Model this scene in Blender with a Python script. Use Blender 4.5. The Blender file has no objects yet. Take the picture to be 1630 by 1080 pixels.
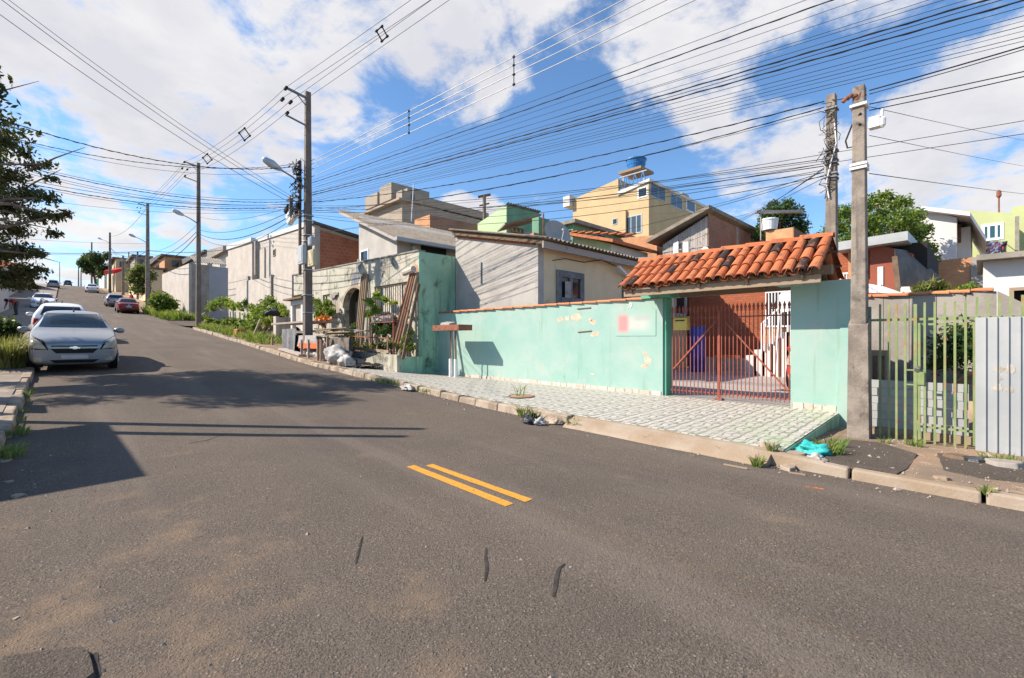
import bpy, bmesh, math, random
import numpy as np
from mathutils import Vector, Matrix, noise
from mathutils.bvhtree import BVHTree
R = math.radians
rnd = random.Random(7)
SC = bpy.context.scene
COL = SC.collection
# ---------------------------------------------------------------- camera
# street coordinates: X to the right across the street, Y up the street, Z up
FPX, CX, CY, HC = 731.0, 815.0, 540.0, 1.5
AZ = math.atan(715 / 731.0)
SA, CA = math.sin(AZ), math.cos(AZ)
cam = bpy.data.cameras.new('camera')
cam.sensor_width = 36.0
cam.lens = FPX / 1630.0 * 36.0
cam.clip_start = 0.05
cam.clip_end = 3000
camo = bpy.data.objects.new('camera', cam)
COL.objects.link(camo)
camo.location = (0, 0, HC)
camo.rotation_euler = (R(90), 0, -AZ)
SC.camera = camo
# ---------------------------------------------------------------- light
SUN_EL = R(39)
SUN_H = Vector((-0.75, 0.66, 0)).normalized()          # horizontal direction towards the sun
sun = bpy.data.lights.new('sun', 'SUN')
sun.energy = 5.0
sun.angle = R(0.53)
sun.color = (1.0, 0.90, 0.77)
suno = bpy.data.objects.new('sun', sun)
COL.objects.link(suno)
to_sun = Vector((SUN_H.x * math.cos(SUN_EL), SUN_H.y * math.cos(SUN_EL), math.sin(SUN_EL)))
suno.rotation_euler = (-to_sun).to_track_quat('-Z', 'Y').to_euler()
suno.location = (-20, 20, 30)
SC.view_settings.view_transform = 'Standard'
SC.view_settings.look = 'None'
SC.view_settings.gamma = 1
SC.view_settings.use_curve_mapping = False
SC.view_settings.exposure = 0.75


def ray(u, v):
    x = (u - CX) / FPX
    y = -(v - CY) / FPX
    return Vector((x * CA + SA, -x * SA + CA, y))


CAM = Vector((0, 0, HC))


def pX(u, v, X):
    d = ray(u, v)
    return CAM + d * (X / d.x)


def pY(u, v, Y):
    d = ray(u, v)
    return CAM + d * (Y / d.y)


def pD(u, v, t):
    return CAM + ray(u, v) * t


def lerp(a, b, t):
    return a + (b - a) * t


# world: Nishita sky with cumulus clouds laid over it by direction
W = bpy.data.worlds.new('World')
SC.world = W
W.use_nodes = True
wn, wl = W.node_tree.nodes, W.node_tree.links
wn.clear()


def wnode(t, **k):
    n = wn.new(t)
    for a, b in k.items():
        setattr(n, a, b)
    return n


def wmath(op, a, b=None, c=None, clamp=False):
    n = wnode('ShaderNodeMath', operation=op, use_clamp=clamp)
    for i, x in enumerate((a, b, c)):
        if x is None:
            continue
        if isinstance(x, (int, float)):
            n.inputs[i].default_value = x
        else:
            wl.new(x, n.inputs[i])
    return n.outputs[0]


sky = wnode('ShaderNodeTexSky', sky_type='NISHITA', sun_disc=False)
sky.sun_elevation = SUN_EL
sky.sun_rotation = math.atan2(SUN_H.x, SUN_H.y)
sky.air_density = 1.0
sky.dust_density = 0.6
sky.ozone_density = 2.0
sky.altitude = 900
tc = wnode('ShaderNodeTexCoord')
sep = wnode('ShaderNodeSeparateXYZ')
wl.new(tc.outputs['Generated'], sep.inputs[0])
den = wmath('ADD', sep.outputs[2], 0.22)
comb = wnode('ShaderNodeCombineXYZ')
wl.new(wmath('DIVIDE', sep.outputs[0], den), comb.inputs[0])
wl.new(wmath('DIVIDE', sep.outputs[1], den), comb.inputs[1])


def wnoise(vec, scale, detail, rough=0.55, off=0.0, dist=0.0):
    n = wnode('ShaderNodeTexNoise')
    m = wnode('ShaderNodeVectorMath', operation='ADD')
    wl.new(vec, m.inputs[0])
    m.inputs[1].default_value = (off, off * 0.7, off * 0.3)
    wl.new(m.outputs[0], n.inputs['Vector'])
    n.inputs['Scale'].default_value = scale
    n.inputs['Detail'].default_value = detail
    n.inputs['Roughness'].default_value = rough
    n.inputs['Distortion'].default_value = dist
    return n.outputs['Fac']


# cloud masses seen in the photograph, as directions with an angular radius (degrees)
CLOUDS = [(60, 110, 12, 1), (110, 190, 7, 1), (230, 30, 10, 1), (330, 60, 9, 1), (420, 110, 9, 1), (470, 40, 10, 1),
          (520, 160, 4.5, .9), (570, 20, 8, 1), (690, 60, 6.5, 1), (740, 110, 5, .95), (800, 30, 6, .9), (880, 40, 5, .7),
          (1060, 60, 7, 1), (1130, 110, 6, 1), (1165, 190, 5, .85), (1220, 30, 5, .8), (1230, 270, 6, .9), (1290, 290, 5, .8),
          (1450, 260, 6, 1), (1530, 210, 7, 1), (1610, 240, 8, 1), (1590, 170, 5, .95), (735, 345, 3, 1), (775, 340, 2.3, 1),
          (150, 255, 3, .8), (100, 370, 6, .9), (30, 390, 7, 1), (130, 420, 6, .8), (320, 375, 4, .9), (440, 370, 3, .8),
          (40, 300, 5, .7), (600, 175, 2.6, .6), (1700, 200, 9, 1), (-120, 100, 14, 1), (300, -160, 16, 1), (900, -220, 14, .9), (1500, -250, 12, .8)]
blob = None
for (u, v, r_, w_) in CLOUDS:
    d = ray(u, v).normalized()
    dp = wnode('ShaderNodeVectorMath', operation='DOT_PRODUCT')
    wl.new(tc.outputs['Generated'], dp.inputs[0])
    dp.inputs[1].default_value = d
    mr = wnode('ShaderNodeMapRange', interpolation_type='SMOOTHSTEP')
    wl.new(dp.outputs['Value'], mr.inputs['Value'])
    mr.inputs['From Min'].default_value = math.cos(R(r_ * 1.5))
    mr.inputs['From Max'].default_value = 1.0
    mr.inputs['To Max'].default_value = w_
    blob = mr.outputs[0] if blob is None else wmath('MAXIMUM', blob, mr.outputs[0])
n1 = wnoise(comb.outputs[0], 3.6, 12, 0.62, 3.1, 0.2)
n2 = wnoise(comb.outputs[0], 1.1, 4, 0.5, 9.7)
far = wmath('MULTIPLY', wmath('SUBTRACT', n2, 0.50), 2.2)            # general coverage away from the masses above
cov = wmath('MAXIMUM', blob, wmath('MULTIPLY', far, 0.55))
dens = wmath('ADD', cov, wmath('MULTIPLY', wmath('SUBTRACT', n1, 0.5), 3.0))
mk_ = wnode('ShaderNodeMapRange', interpolation_type='SMOOTHSTEP')
wl.new(dens, mk_.inputs['Value'])
mk_.inputs['From Min'].default_value = 0.42
mk_.inputs['From Max'].default_value = 0.98
shade = wnoise(comb.outputs[0], 2.3, 6, 0.5, 5.5)
ramp = wnode('ShaderNodeMapRange')
wl.new(wmath('ADD', wmath('MULTIPLY', shade, 1.0), wmath('MULTIPLY', dens, -0.22)), ramp.inputs['Value'])
ramp.inputs['From Min'].default_value = 0.15
ramp.inputs['From Max'].default_value = 0.55
cmix = wnode('ShaderNodeMix', data_type='RGBA')
wl.new(ramp.outputs[0], cmix.inputs[0])
CLOUD_V = 5.6
cmix.inputs[6].default_value = (0.72 * CLOUD_V, 0.72 * CLOUD_V, 0.78 * CLOUD_V, 1)
cmix.inputs[7].default_value = (1.0 * CLOUD_V, 0.98 * CLOUD_V, 0.96 * CLOUD_V, 1)
smul = wnode('ShaderNodeMix', data_type='RGBA', blend_type='MULTIPLY')
smul.inputs[0].default_value = 1.0
wl.new(sky.outputs[0], smul.inputs[6])
smul.inputs[7].default_value = (0.84, 1.06, 1.20, 1)
skymix = wnode('ShaderNodeMix', data_type='RGBA')
wl.new(mk_.outputs[0], skymix.inputs[0])
wl.new(smul.outputs[2], skymix.inputs[6])
wl.new(cmix.outputs[2], skymix.inputs[7])
bg = wnode('ShaderNodeBackground')
bg.inputs['Strength'].default_value = 0.11
wl.new(skymix.outputs[2], bg.inputs['Color'])
wo = wnode('ShaderNodeOutputWorld')
wl.new(bg.outputs[0], wo.inputs['Surface'])


# ---------------------------------------------------------------- helpers
class MB:
    """collects faces for one mesh"""

    def __init__(s):
        s.v = []
        s.f = []

    def face(s, pts):
        b = len(s.v)
        s.v += [tuple(p) for p in pts]
        s.f.append(tuple(range(b, b + len(pts))))
        return s

    def prism(s, bot, top):
        b = len(s.v)
        n = len(bot)
        s.v += [tuple(p) for p in bot] + [tuple(p) for p in top]
        s.f.append(tuple(range(b + n - 1, b - 1, -1)))
        s.f.append(tuple(range(b + n, b + 2 * n)))
        for i in range(n):
            j = (i + 1) % n
            s.f.append((b + i, b + j, b + n + j, b + n + i))
        return s

    def box(s, x0, x1, y0, y1, z0, z1):
        return s.prism([(x0, y0, z0), (x1, y0, z0), (x1, y1, z0), (x0, y1, z0)],
                       [(x0, y0, z1), (x1, y0, z1), (x1, y1, z1), (x0, y1, z1)])

    def bar(s, p, q, w, h=None):
        p, q = Vector(p), Vector(q)
        h = h or w
        d = (q - p).normalized()
        up = Vector((0, 0, 1)) if abs(d.z) < 0.95 else Vector((0, 1, 0))
        a = d.cross(up).normalized() * (w / 2)
        b = a.cross(d).normalized() * (h / 2)
        return s.prism([p - a - b, p + a - b, p + a + b, p - a + b], [q - a - b, q + a - b, q + a + b, q - a + b])

    def tube(s, pts, rad, n=8, cap=True):
        pts = [Vector(p) for p in pts]
        if not hasattr(rad, '__len__'):
            rad = [rad] * len(pts)
        b0 = len(s.v)
        ref = None
        for i, p in enumerate(pts):
            d = (pts[min(i + 1, len(pts) - 1)] - pts[max(i - 1, 0)]).normalized()
            if ref is None:
                ref = Vector((0, 0, 1)) if abs(d.z) < 0.9 else Vector((1, 0, 0))
            a = d.cross(ref).normalized()
            b = a.cross(d).normalized()
            ref = b
            for k in range(n):
                t = 2 * math.pi * k / n
                s.v.append(tuple(p + (a * math.cos(t) + b * math.sin(t)) * rad[i]))
        for i in range(len(pts) - 1):
            for k in range(n):
                j = (k + 1) % n
                s.f.append((b0 + i * n + k, b0 + i * n + j, b0 + (i + 1) * n + j, b0 + (i + 1) * n + k))
        if cap:
            s.f.append(tuple(b0 + k for k in range(n - 1, -1, -1)))
            e = b0 + (len(pts) - 1) * n
            s.f.append(tuple(e + k for k in range(n)))
        return s

    def grid(s, rows):
        b = len(s.v)
        m = len(rows[0])
        for r in rows:
            s.v += [tuple(p) for p in r]
        for i in range(len(rows) - 1):
            for j in range(m - 1):
                s.f.append((b + i * m + j, b + i * m + j + 1, b + (i + 1) * m + j + 1, b + (i + 1) * m + j))
        return s

    def mesh(s, name, mat, smooth=False):
        me = bpy.data.meshes.new(name)
        me.from_pydata(s.v, [], s.f)
        if mat:
            me.materials.append(mat)
        if smooth:
            me.polygons.foreach_set('use_smooth', [True] * len(me.polygons))
        me.update()
        return me

    def build(s, name, mat, parent=None, smooth=False, bevel=0, fixn=True):
        me = s.mesh(name, mat, smooth)
        if fixn:
            bm = bmesh.new()
            bm.from_mesh(me)
            bmesh.ops.recalc_face_normals(bm, faces=bm.faces)
            bm.to_mesh(me)
            bm.free()
        o = bpy.data.objects.new(name, me)
        COL.objects.link(o)
        if parent:
            setp(o, parent)
        if bevel:
            m = o.modifiers.new('bevel', 'BEVEL')
            m.width = bevel
            m.segments = 2
            m.limit_method = 'ANGLE'
        return o


def setp(o, parent):
    o.parent = parent
    if parent.type == 'EMPTY' and parent.get('_w'):
        o.matrix_parent_inverse = Matrix.Translation(parent.location).inverted()


def tag(o, label, cat=None, group=None, kind=None):
    if label:
        o['label'] = label
    if cat:
        o['category'] = cat
    if group:
        o['group'] = group
    if kind:
        o['kind'] = kind
    return o


def thing(name, label, cat, loc=(0, 0, 0), group=None, world=True):
    o = bpy.data.objects.new(name, None)
    COL.objects.link(o)
    o.location = loc
    o.empty_display_size = 0.2
    if world:
        o['_w'] = 1
    return tag(o, label, cat, group)


def inst(me, name, parent, loc, rot=(0, 0, 0), scale=(1, 1, 1)):
    o = bpy.data.objects.new(name, me)
    COL.objects.link(o)
    if parent:
        setp(o, parent)
    o.location = loc
    o.rotation_euler = rot
    o.scale = scale
    return o


def copy_tree(o, parent=None):
    c = o.copy()
    COL.objects.link(c)
    c.parent = parent
    for ch in list(o.children):
        copy_tree(ch, c)
    return c


# ---------------------------------------------------------------- materials
class NT:
    def __init__(s, name):
        s.m = bpy.data.materials.new(name)
        s.m.use_nodes = True
        s.n = s.m.node_tree.nodes
        s.l = s.m.node_tree.links
        s.b = s.n['Principled BSDF']
        s.pos = s.n.new('ShaderNodeNewGeometry').outputs['Position']

    def node(s, t, **k):
        n = s.n.new(t)
        for a, b in k.items():
            setattr(n, a, b)
        return n

    def put(s, x, sock):
        if isinstance(x, (int, float)):
            sock.default_value = x
        elif isinstance(x, tuple):
            sock.default_value = x if len(x) != 3 or sock.type == 'VECTOR' else (*x, 1)
        else:
            s.l.new(x, sock)

    def math(s, op, a, b=None, c=None, clamp=False):
        n = s.node('ShaderNodeMath', operation=op, use_clamp=clamp)
        for i, x in enumerate((a, b, c)):
            if x is not None:
                s.put(x, n.inputs[i])
        return n.outputs[0]

    def noise(s, scale, detail=4, rough=0.55, vec=None, mapscale=None, off=0, dist=0):
        n = s.node('ShaderNodeTexNoise')
        mp = s.node('ShaderNodeMapping')
        s.l.new(vec or s.pos, mp.inputs[0])
        mp.inputs['Location'].default_value = (off, off * .37, off * .71)
        if mapscale:
            mp.inputs['Scale'].default_value = mapscale
        s.l.new(mp.outputs[0], n.inputs['Vector'])
        n.inputs['Scale'].default_value = scale
        n.inputs['Detail'].default_value = detail
        n.inputs['Roughness'].default_value = rough
        n.inputs['Distortion'].default_value = dist
        return n.outputs['Fac']

    def rng(s, x, a, b, c=0.0, d=1.0):
        n = s.node('ShaderNodeMapRange', interpolation_type='SMOOTHSTEP')
        s.put(x, n.inputs['Value'])
        for k, q in zip(('From Min', 'From Max', 'To Min', 'To Max'), (a, b, c, d)):
            n.inputs[k].default_value = q
        return n.outputs[0]

    def mix(s, f, a, b, blend='MIX'):
        n = s.node('ShaderNodeMix', data_type='RGBA', blend_type=blend)
        s.put(f, n.inputs[0])
        s.put(a, n.inputs[6])
        s.put(b, n.inputs[7])
        return n.outputs[2]

    def bump(s, h, strength=0.3, dist=0.02):
        n = s.node('ShaderNodeBump')
        n.inputs['Strength'].default_value = strength
        n.inputs['Distance'].default_value = dist
        s.l.new(h, n.inputs['Height'])
        s.l.new(n.outputs[0], s.b.inputs['Normal'])

    def done(s, col, rough=0.85, metal=0.0, spec=0.3):
        s.put(col, s.b.inputs['Base Color'])
        s.put(rough, s.b.inputs['Roughness'])
        s.b.inputs['Metallic'].default_value = metal
        s.b.inputs['Specular IOR Level'].default_value = spec
        return s.m


def mk(name, c1, c2=None, scale=2.0, rough=0.85, bump=0.15, bscale=60, dirt=None, streak=None, metal=0.0, spec=0.25, th=(0.35, 0.65)):
    t = NT(name)
    c = (*c1, 1)
    if c2:
        c = t.mix(t.rng(t.noise(scale, 6, 0.6), *th), (*c1, 1), (*c2, 1))
    if dirt:                                   # (colour, scale, lo, hi)
        c = t.mix(t.rng(t.noise(dirt[1], 7, 0.62, off=4.4, dist=.4), dirt[2], dirt[3]), c, (*dirt[0], 1))
    if streak:                                 # vertical run-off streaks (colour, scale, lo, hi)
        c = t.mix(t.rng(t.noise(streak[1], 5, 0.6, mapscale=(1, 1, 0.09), off=8.1), streak[2], streak[3]), c, (*streak[0], 1))
    if bump:
        t.bump(t.noise(bscale, 5, 0.6), bump, 0.02)
    return t.done(c, rough, metal, spec)


def mk_asphalt(name, k=1.0, dirt=True):
    t = NT(name)
    sp = t.noise(95, 3, 0.7)
    sp2 = t.noise(34, 4, 0.7, off=3)
    c = t.mix(t.rng(sp, 0.34, 0.70), (0.082 * k, 0.065 * k, 0.052 * k), (0.225 * k, 0.179 * k, 0.140 * k))
    c = t.mix(t.rng(sp2, 0.62, 0.74), c, (0.36 * k, 0.30 * k, 0.25 * k))
    vor = t.node('ShaderNodeTexVoronoi', feature='F1')
    t.l.new(t.pos, vor.inputs['Vector'])
    vor.inputs['Scale'].default_value = 34
    stone = t.rng(vor.outputs['Distance'], 0.16, 0.26, 1, 0)
    sel = t.rng(t.noise(20, 2, .5, off=11), 0.50, 0.60)
    c = t.mix(t.math('MULTIPLY', stone, sel), c, (0.33 * k, 0.285 * k, 0.245 * k))
    big = t.noise(0.55, 5, 0.6)
    c = t.mix(t.rng(big, 0.35, 0.7, 0.0, 0.40), c, (0.085 * k, 0.072 * k, 0.066 * k))
    lane = t.noise(1.4, 4, 0.6, mapscale=(1, 0.07, 1), off=2)
    c = t.mix(t.rng(lane, 0.48, 0.72, 0.0, 0.32), c, (0.25 * k, 0.205 * k, 0.17 * k))
    if dirt:                                  # blown-in earth along the left-hand edge and in patches
        sx = t.node('ShaderNodeSeparateXYZ')
        t.l.new(t.pos, sx.inputs[0])
        edge = t.rng(sx.outputs[0], -0.4, 2.4, 1.0, 0.0)
        near = t.rng(sx.outputs[1], 2.0, 6.5, 1.0, 0.0)
        e = t.math('MULTIPLY', edge, near)
        f = t.rng(t.math('ADD', t.noise(1.9, 8, 0.66, off=6), t.math('MULTIPLY', e, 0.22)), 0.58, 0.84, 0.0, 0.55)
        c = t.mix(f, c, (0.30, 0.205, 0.13))
    c = t.mix(t.rng(t.noise(52, 3, .6, off=17), 0.66, 0.74), c, (0.045 * k, 0.037 * k, 0.032 * k))
    hb = t.math('ADD', t.math('ADD', t.noise(120, 3, .7), t.noise(45, 3, .6, off=5)), t.math('MULTIPLY', stone, 0.7))
    t.bump(hb, 0.8, 0.016)
    return t.done(c, 0.92, 0, 0.2)


def mk_brick(name, c1, c2, mortar, bw=0.22, bh=0.075, axis='Y', ms=0.012, dirt=None):
    """small far bricks: axis is the horizontal axis the wall runs along"""
    t = NT(name)
    sx = t.node('ShaderNodeSeparateXYZ')
    t.l.new(t.pos, sx.inputs[0])
    cb = t.node('ShaderNodeCombineXYZ')
    t.l.new(sx.outputs[1 if axis == 'Y' else 0], cb.inputs[0])
    t.l.new(sx.outputs[2], cb.inputs[1])
    b = t.node('ShaderNodeTexBrick')
    t.l.new(cb.outputs[0], b.inputs['Vector'])
    b.inputs['Color1'].default_value = (*c1, 1)
    b.inputs['Color2'].default_value = (*c2, 1)
    b.inputs['Mortar'].default_value = (*mortar, 1)
    b.inputs['Scale'].default_value = 1
    b.inputs['Mortar Size'].default_value = ms
    b.inputs['Brick Width'].default_value = bw
    b.inputs['Row Height'].default_value = bh
    c = b.outputs['Color']
    c = t.mix(t.rng(t.noise(1.2, 6, .6), .4, .75, 0, .5), c, tuple(x * .45 for x in c1))
    if dirt:
        c = t.mix(t.rng(t.noise(2.2, 7, .6, off=5), dirt[1], dirt[2]), c, (*dirt[0], 1))
    t.bump(t.math('ADD', b.outputs['Fac'], t.math('MULTIPLY', t.noise(40, 4), -.4)), -0.4, 0.015)
    return t.done(c, 0.9, 0, .2)


def mk_leaf(name, c1, c2, c3=None, trans=0.35):
    t = NT(name)
    g = t.node('ShaderNodeNewGeometry')
    rp = g.outputs['Random Per Island']
    c = t.mix(rp, (*c1, 1), (*c2, 1))
    if c3:
        c = t.mix(t.rng(rp, 0.80, 0.86), c, (*c3, 1))
    t.done(c, 0.55, 0, 0.35)
    tr = t.node('ShaderNodeBsdfTranslucent')
    t.l.new(t.mix(0.5, c, (0.25, 0.32, 0.03, 1)), tr.inputs['Color'])
    ms = t.node('ShaderNodeMixShader')
    ms.inputs[0].default_value = trans
    t.l.new(t.b.outputs[0], ms.inputs[1])
    t.l.new(tr.outputs[0], ms.inputs[2])
    out = [n for n in t.n if n.type == 'OUTPUT_MATERIAL'][0]
    t.l.new(ms.outputs[0], out.inputs['Surface'])
    return t.m


def mk_paint(name, col, rough=0.25, flake=0.0, metal=0.0):
    t = NT(name)
    t.b.inputs['Coat Weight'].default_value = 0.6
    t.b.inputs['Coat Roughness'].default_value = 0.08
    c = t.mix(t.rng(t.noise(6, 5, .6), .45, .8, 0, .25), (*col, 1), tuple(x * .72 + .03 for x in col))
    return t.done(c, rough, metal, 0.5)


def mk_glass(name, col=(0.02, 0.028, 0.032), rough=0.06):
    t = NT(name)
    return t.done((*col, 1), rough, 0, 0.6)


def island(name, c1, c2, rough=0.85, bump=0.1, dirt=None, dark=None):
    """each loose piece or each object gets its own tone"""
    t = NT(name)
    oi = t.node('ShaderNodeObjectInfo').outputs['Random']
    c = t.mix(oi, (*c1, 1), (*c2, 1))
    if dirt:
        c = t.mix(t.rng(t.noise(dirt[1], 7, .65, off=2.2), dirt[2], dirt[3]), c, (*dirt[0], 1))
    if dark:                                   # a share of the pieces are blackened
        f = t.math('MULTIPLY', t.rng(oi, dark[1], dark[1] + .02), t.rng(t.noise(7, 4, .6), .3, .5))
        c = t.mix(f, c, (*dark[0], 1))
    if bump:
        t.bump(t.noise(70, 4, .6), bump, 0.01)
    return t.done(c, rough, 0, .25)


M = {}
M['asphalt'] = mk_asphalt('asphalt')
M['asphalt_patch'] = mk_asphalt('asphalt_patch', 0.8, False)
M['earth'] = mk('earth', (.25, .17, .11), (.36, .26, .17), 2.5, .95, .5, 35, dirt=((.12, .09, .06), 5, .55, .75))
M['verge'] = mk('verge', (.30, .20, .13), (.20, .15, .11), 1.3, .95, .5, 35, dirt=((.42, .31, .21), 4, .55, .7))
M['kerb'] = mk('kerb', (.42, .34, .26), (.26, .20, .15), 3.2, .92, .5, 30, dirt=((.13, .10, .075), 6, .56, .72))
M['kerb_new'] = mk('kerb_new', (.36, .29, .22), (.30, .22, .15), 2.0, .92, .3, 30, dirt=((.2, .15, .10), 7, .62, .75))
M['concrete'] = mk('concrete', (.36, .32, .28), (.27, .24, .21), 1.8, .9, .3, 25, dirt=((.15, .13, .11), 3, .58, .76), streak=((.17, .15, .13), 3.0, .6, .8))
M['conc_pale'] = mk('conc_pale', (.50, .44, .38), (.42, .37, .32), 1.2, .9, .25, 25, dirt=((.30, .26, .22), 2.3, .58, .76), streak=((.30, .27, .24), 2.6, .58, .82))  # a paler tone of concrete
M['grout'] = mk('grout', (.25, .25, .20), (.33, .32, .27), 6, .95, .2, 60)
M['mint'] = mk('mint', (.26, .42, .36), (.32, .45, .39), 1.1, .8, .12, 45, dirt=((.38, .445, .395), 1.4, .46, .74), streak=((.24, .34, .26), 5.5, .54, .80))
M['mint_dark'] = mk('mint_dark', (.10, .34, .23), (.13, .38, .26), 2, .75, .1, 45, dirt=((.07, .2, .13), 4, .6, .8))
M['green_wall'] = mk('green_wall', (.33, .54, .39), (.24, .43, .31), 1.0, .85, .15, 45, dirt=((.06, .09, .065), 1.5, .52, .72), streak=((.13, .26, .19), 4, .5, .72))
M['peel'] = mk('peel', (.60, .38, .27), (.70, .50, .38), 9, .95, .3, 60)
M['plaster_old'] = mk('plaster_old', (.50, .455, .37), (.40, .39, .31), 1.5, .9, .25, 30, dirt=((.16, .145, .115), 2.2, .52, .68), streak=((.21, .19, .15), 4.5, .52, .72))
M['plaster_grey'] = mk('plaster_grey', (.44, .41, .37), (.37, .34, .31), 1.3, .9, .22, 30, dirt=((.28, .26, .23), 2.2, .58, .8), streak=((.29, .27, .25), 3, .6, .85))
M['plaster_cream'] = mk('plaster_cream', (.72, .57, .37), (.64, .51, .33), 1.1, .88, .12, 30, dirt=((.38, .30, .20), 2.4, .6, .85), streak=((.36, .29, .2), 3, .62, .86))
M['beige'] = mk('beige', (.55, .40, .22), (.50, .36, .20), .8, .85, .08, 30, streak=((.40, .29, .16), 2.6, .60, .85))
M['tan'] = mk('tan', (.36, .295, .23), (.31, .255, .20), .9, .88, .1, 30, streak=((.22, .18, .15), 2.4, .58, .84))
M['white_wall'] = mk('white_wall', (.62, .60, .57), (.56, .54, .52), .9, .85, .1, 30, streak=((.58, .55, .52), 2.4, .62, .88))
M['palegreen'] = mk('palegreen', (.45, .58, .32), (.41, .53, .30), .9, .85, .08, 30, streak=((.33, .42, .24), 2, .62, .86))
M['limegreen'] = mk('limegreen', (.46, .49, .24), (.42, .45, .22), .9, .85, .08, 30, streak=((.45, .46, .24), 2, .62, .86))
M['seagreen'] = mk('seagreen', (.17, .32, .20), (.14, .26, .17), .9, .85, .08, 30, streak=((.10, .18, .12), 2, .6, .86))
M['redwall'] = mk('redwall', (.32, .095, .06), (.27, .085, .055), 1.1, .85, .1, 30, streak=((.30, .12, .08), 2.4, .6, .86))
M['clay'] = island('clay', (.40, .115, .045), (.50, .165, .07), .85, .12, dirt=((.17, .075, .045), 6, .50, .70), dark=((.045, .032, .028), .91))
M['clay_new'] = island('clay_new', (.50, .18, .08), (.56, .24, .11), .85, .1, dirt=((.36, .18, .10), 8, .6, .78))
M['fibro'] = mk('fibro', (.30, .27, .23), (.22, .20, .17), 2.5, .92, .2, 30, dirt=((.10, .09, .08), 4, .56, .74))
M['fibro_light'] = mk('fibro_light', (.27, .225, .175), (.20, .165, .13), 2.5, .92, .2, 30, dirt=((.16, .14, .12), 4, .6, .78))
M['roofdark'] = mk('roofdark', (.10, .095, .09), (.15, .14, .13), 2.5, .85, .2, 30)
M['wood'] = island('wood', (.27, .19, .125), (.36, .27, .19), .88, .25, dirt=((.13, .095, .07), 5, .55, .75))
M['wood_grey'] = island('wood_grey', (.33, .29, .26), (.44, .38, .34), .9, .25, dirt=((.17, .15, .135), 5, .52, .72))
M['wood_dark'] = mk('wood_dark', (.13, .085, .055), (.19, .13, .085), 5, .85, .2, 40)
M['bark'] = mk('bark', (.12, .09, .07), (.20, .15, .11), 9, .95, .6, 30)
M['pole'] = mk('pole', (.30, .25, .205), (.20, .165, .135), 4.5, .92, .4, 35, dirt=((.10, .082, .068), 5, .52, .70), streak=((.13, .11, .09), 9, .52, .74))
M['pole_dark'] = mk('pole_dark', (.15, .12, .10), (.20, .165, .14), 2.5, .92, .3, 35, streak=((.08, .065, .055), 6, .5, .8))
M['steel'] = mk('steel', (.24, .24, .25), (.17, .17, .17), 6, .5, .05, 40, metal=.6)
M['galv'] = mk('galv', (.50, .53, .56), (.42, .45, .49), 1.4, .52, .06, 20, metal=.25, spec=.4)
M['galv_pale'] = mk('galv_pale', (.40, .405, .40), (.335, .345, .345), 1.4, .5, .03, 20, metal=.0, spec=.4)
M['rust'] = mk('rust', (.30, .12, .07), (.20, .08, .05), 8, .85, .3, 60)
M['gate_red'] = mk('gate_red', (.34, .095, .06), (.26, .07, .05), 6, .7, .15, 60, dirt=((.22, .09, .06), 9, .58, .72))
M['fence_green'] = mk('fence_green', (.19, .25, .10), (.26, .30, .13), 5, .65, .15, 60, dirt=((.36, .19, .08), 7, .54, .66))
M['white_metal'] = mk('white_metal', (.74, .74, .74), (.66, .66, .66), 5, .5, .05, 40)
M['white_plastic'] = mk('white_plastic', (.80, .79, .77), (.72, .71, .69), 5, .5, .05, 40)
M['cream_plastic'] = mk('cream_plastic', (.56, .47, .30), (.48, .40, .25), 4, .5, .05, 40)
M['grey_plastic'] = mk('grey_plastic', (.42, .44, .46), (.36, .38, .40), 4, .5, .05, 40)
M['black'] = mk('black', (.012, .012, .013), None, 4, .6, 0)
M['rubber'] = mk('rubber', (.02, .02, .02), (.035, .033, .03), 8, .85, .1, 60)
M['wire'] = mk('wire', (.018, .018, .02), None, 4, .6, 0)
M['wire_light'] = mk('wire_light', (.50, .49, .48), None, 4, .45, 0, metal=.3)
M['blue'] = mk('blue', (.012, .06, .32), (.02, .09, .42), 3, .4, .03, 40)
M['blue_tank'] = mk('blue_tank', (.02, .13, .36), (.03, .17, .42), 3, .45, .03, 40)
M['glass'] = mk_glass('glass')
M['glass_sky'] = mk_glass('glass_sky', (.05, .07, .085), .08)
M['glass_green'] = mk_glass('glass_green', (.02, .075, .085), .08)
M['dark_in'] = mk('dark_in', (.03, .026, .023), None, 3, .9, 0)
M['brick_Y'] = mk_brick('brick_Y', (.44, .12, .05), (.34, .085, .035), (.20, .10, .07), .24, .095, 'Y', .014)
M['brick_X'] = mk_brick('brick_X', (.50, .17, .085), (.42, .135, .07), (.34, .24, .19), .29, .20, 'X', .018)
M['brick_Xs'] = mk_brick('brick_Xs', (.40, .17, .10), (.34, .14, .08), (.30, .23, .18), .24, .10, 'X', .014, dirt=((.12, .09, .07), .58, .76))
M['brick_Yo'] = mk_brick('brick_Yo', (.62, .29, .13), (.54, .23, .10), (.46, .30, .20), .24, .10, 'Y', .013, dirt=((.30, .18, .11), .60, .8))
M['leaf_dark'] = mk_leaf('leaf_dark', (.025, .042, .014), (.075, .080, .022), (.13, .065, .03), .22)
M['leaf_green'] = mk_leaf('leaf_green', (.055, .12, .018), (.17, .25, .035), (.30, .33, .06), .40)
M['leaf_bright'] = mk_leaf('leaf_bright', (.10, .20, .03), (.24, .33, .05), (.42, .40, .06), .40)
M['leaf_deep'] = mk_leaf('leaf_deep', (.022, .055, .016), (.05, .10, .025), None, .25)
M['leaf_olive'] = mk_leaf('leaf_olive', (.10, .13, .03), (.20, .21, .06), (.26, .19, .08), .35)
M['grass'] = mk_leaf('grass', (.10, .17, .03), (.22, .30, .06), (.36, .33, .12), .40)
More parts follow.
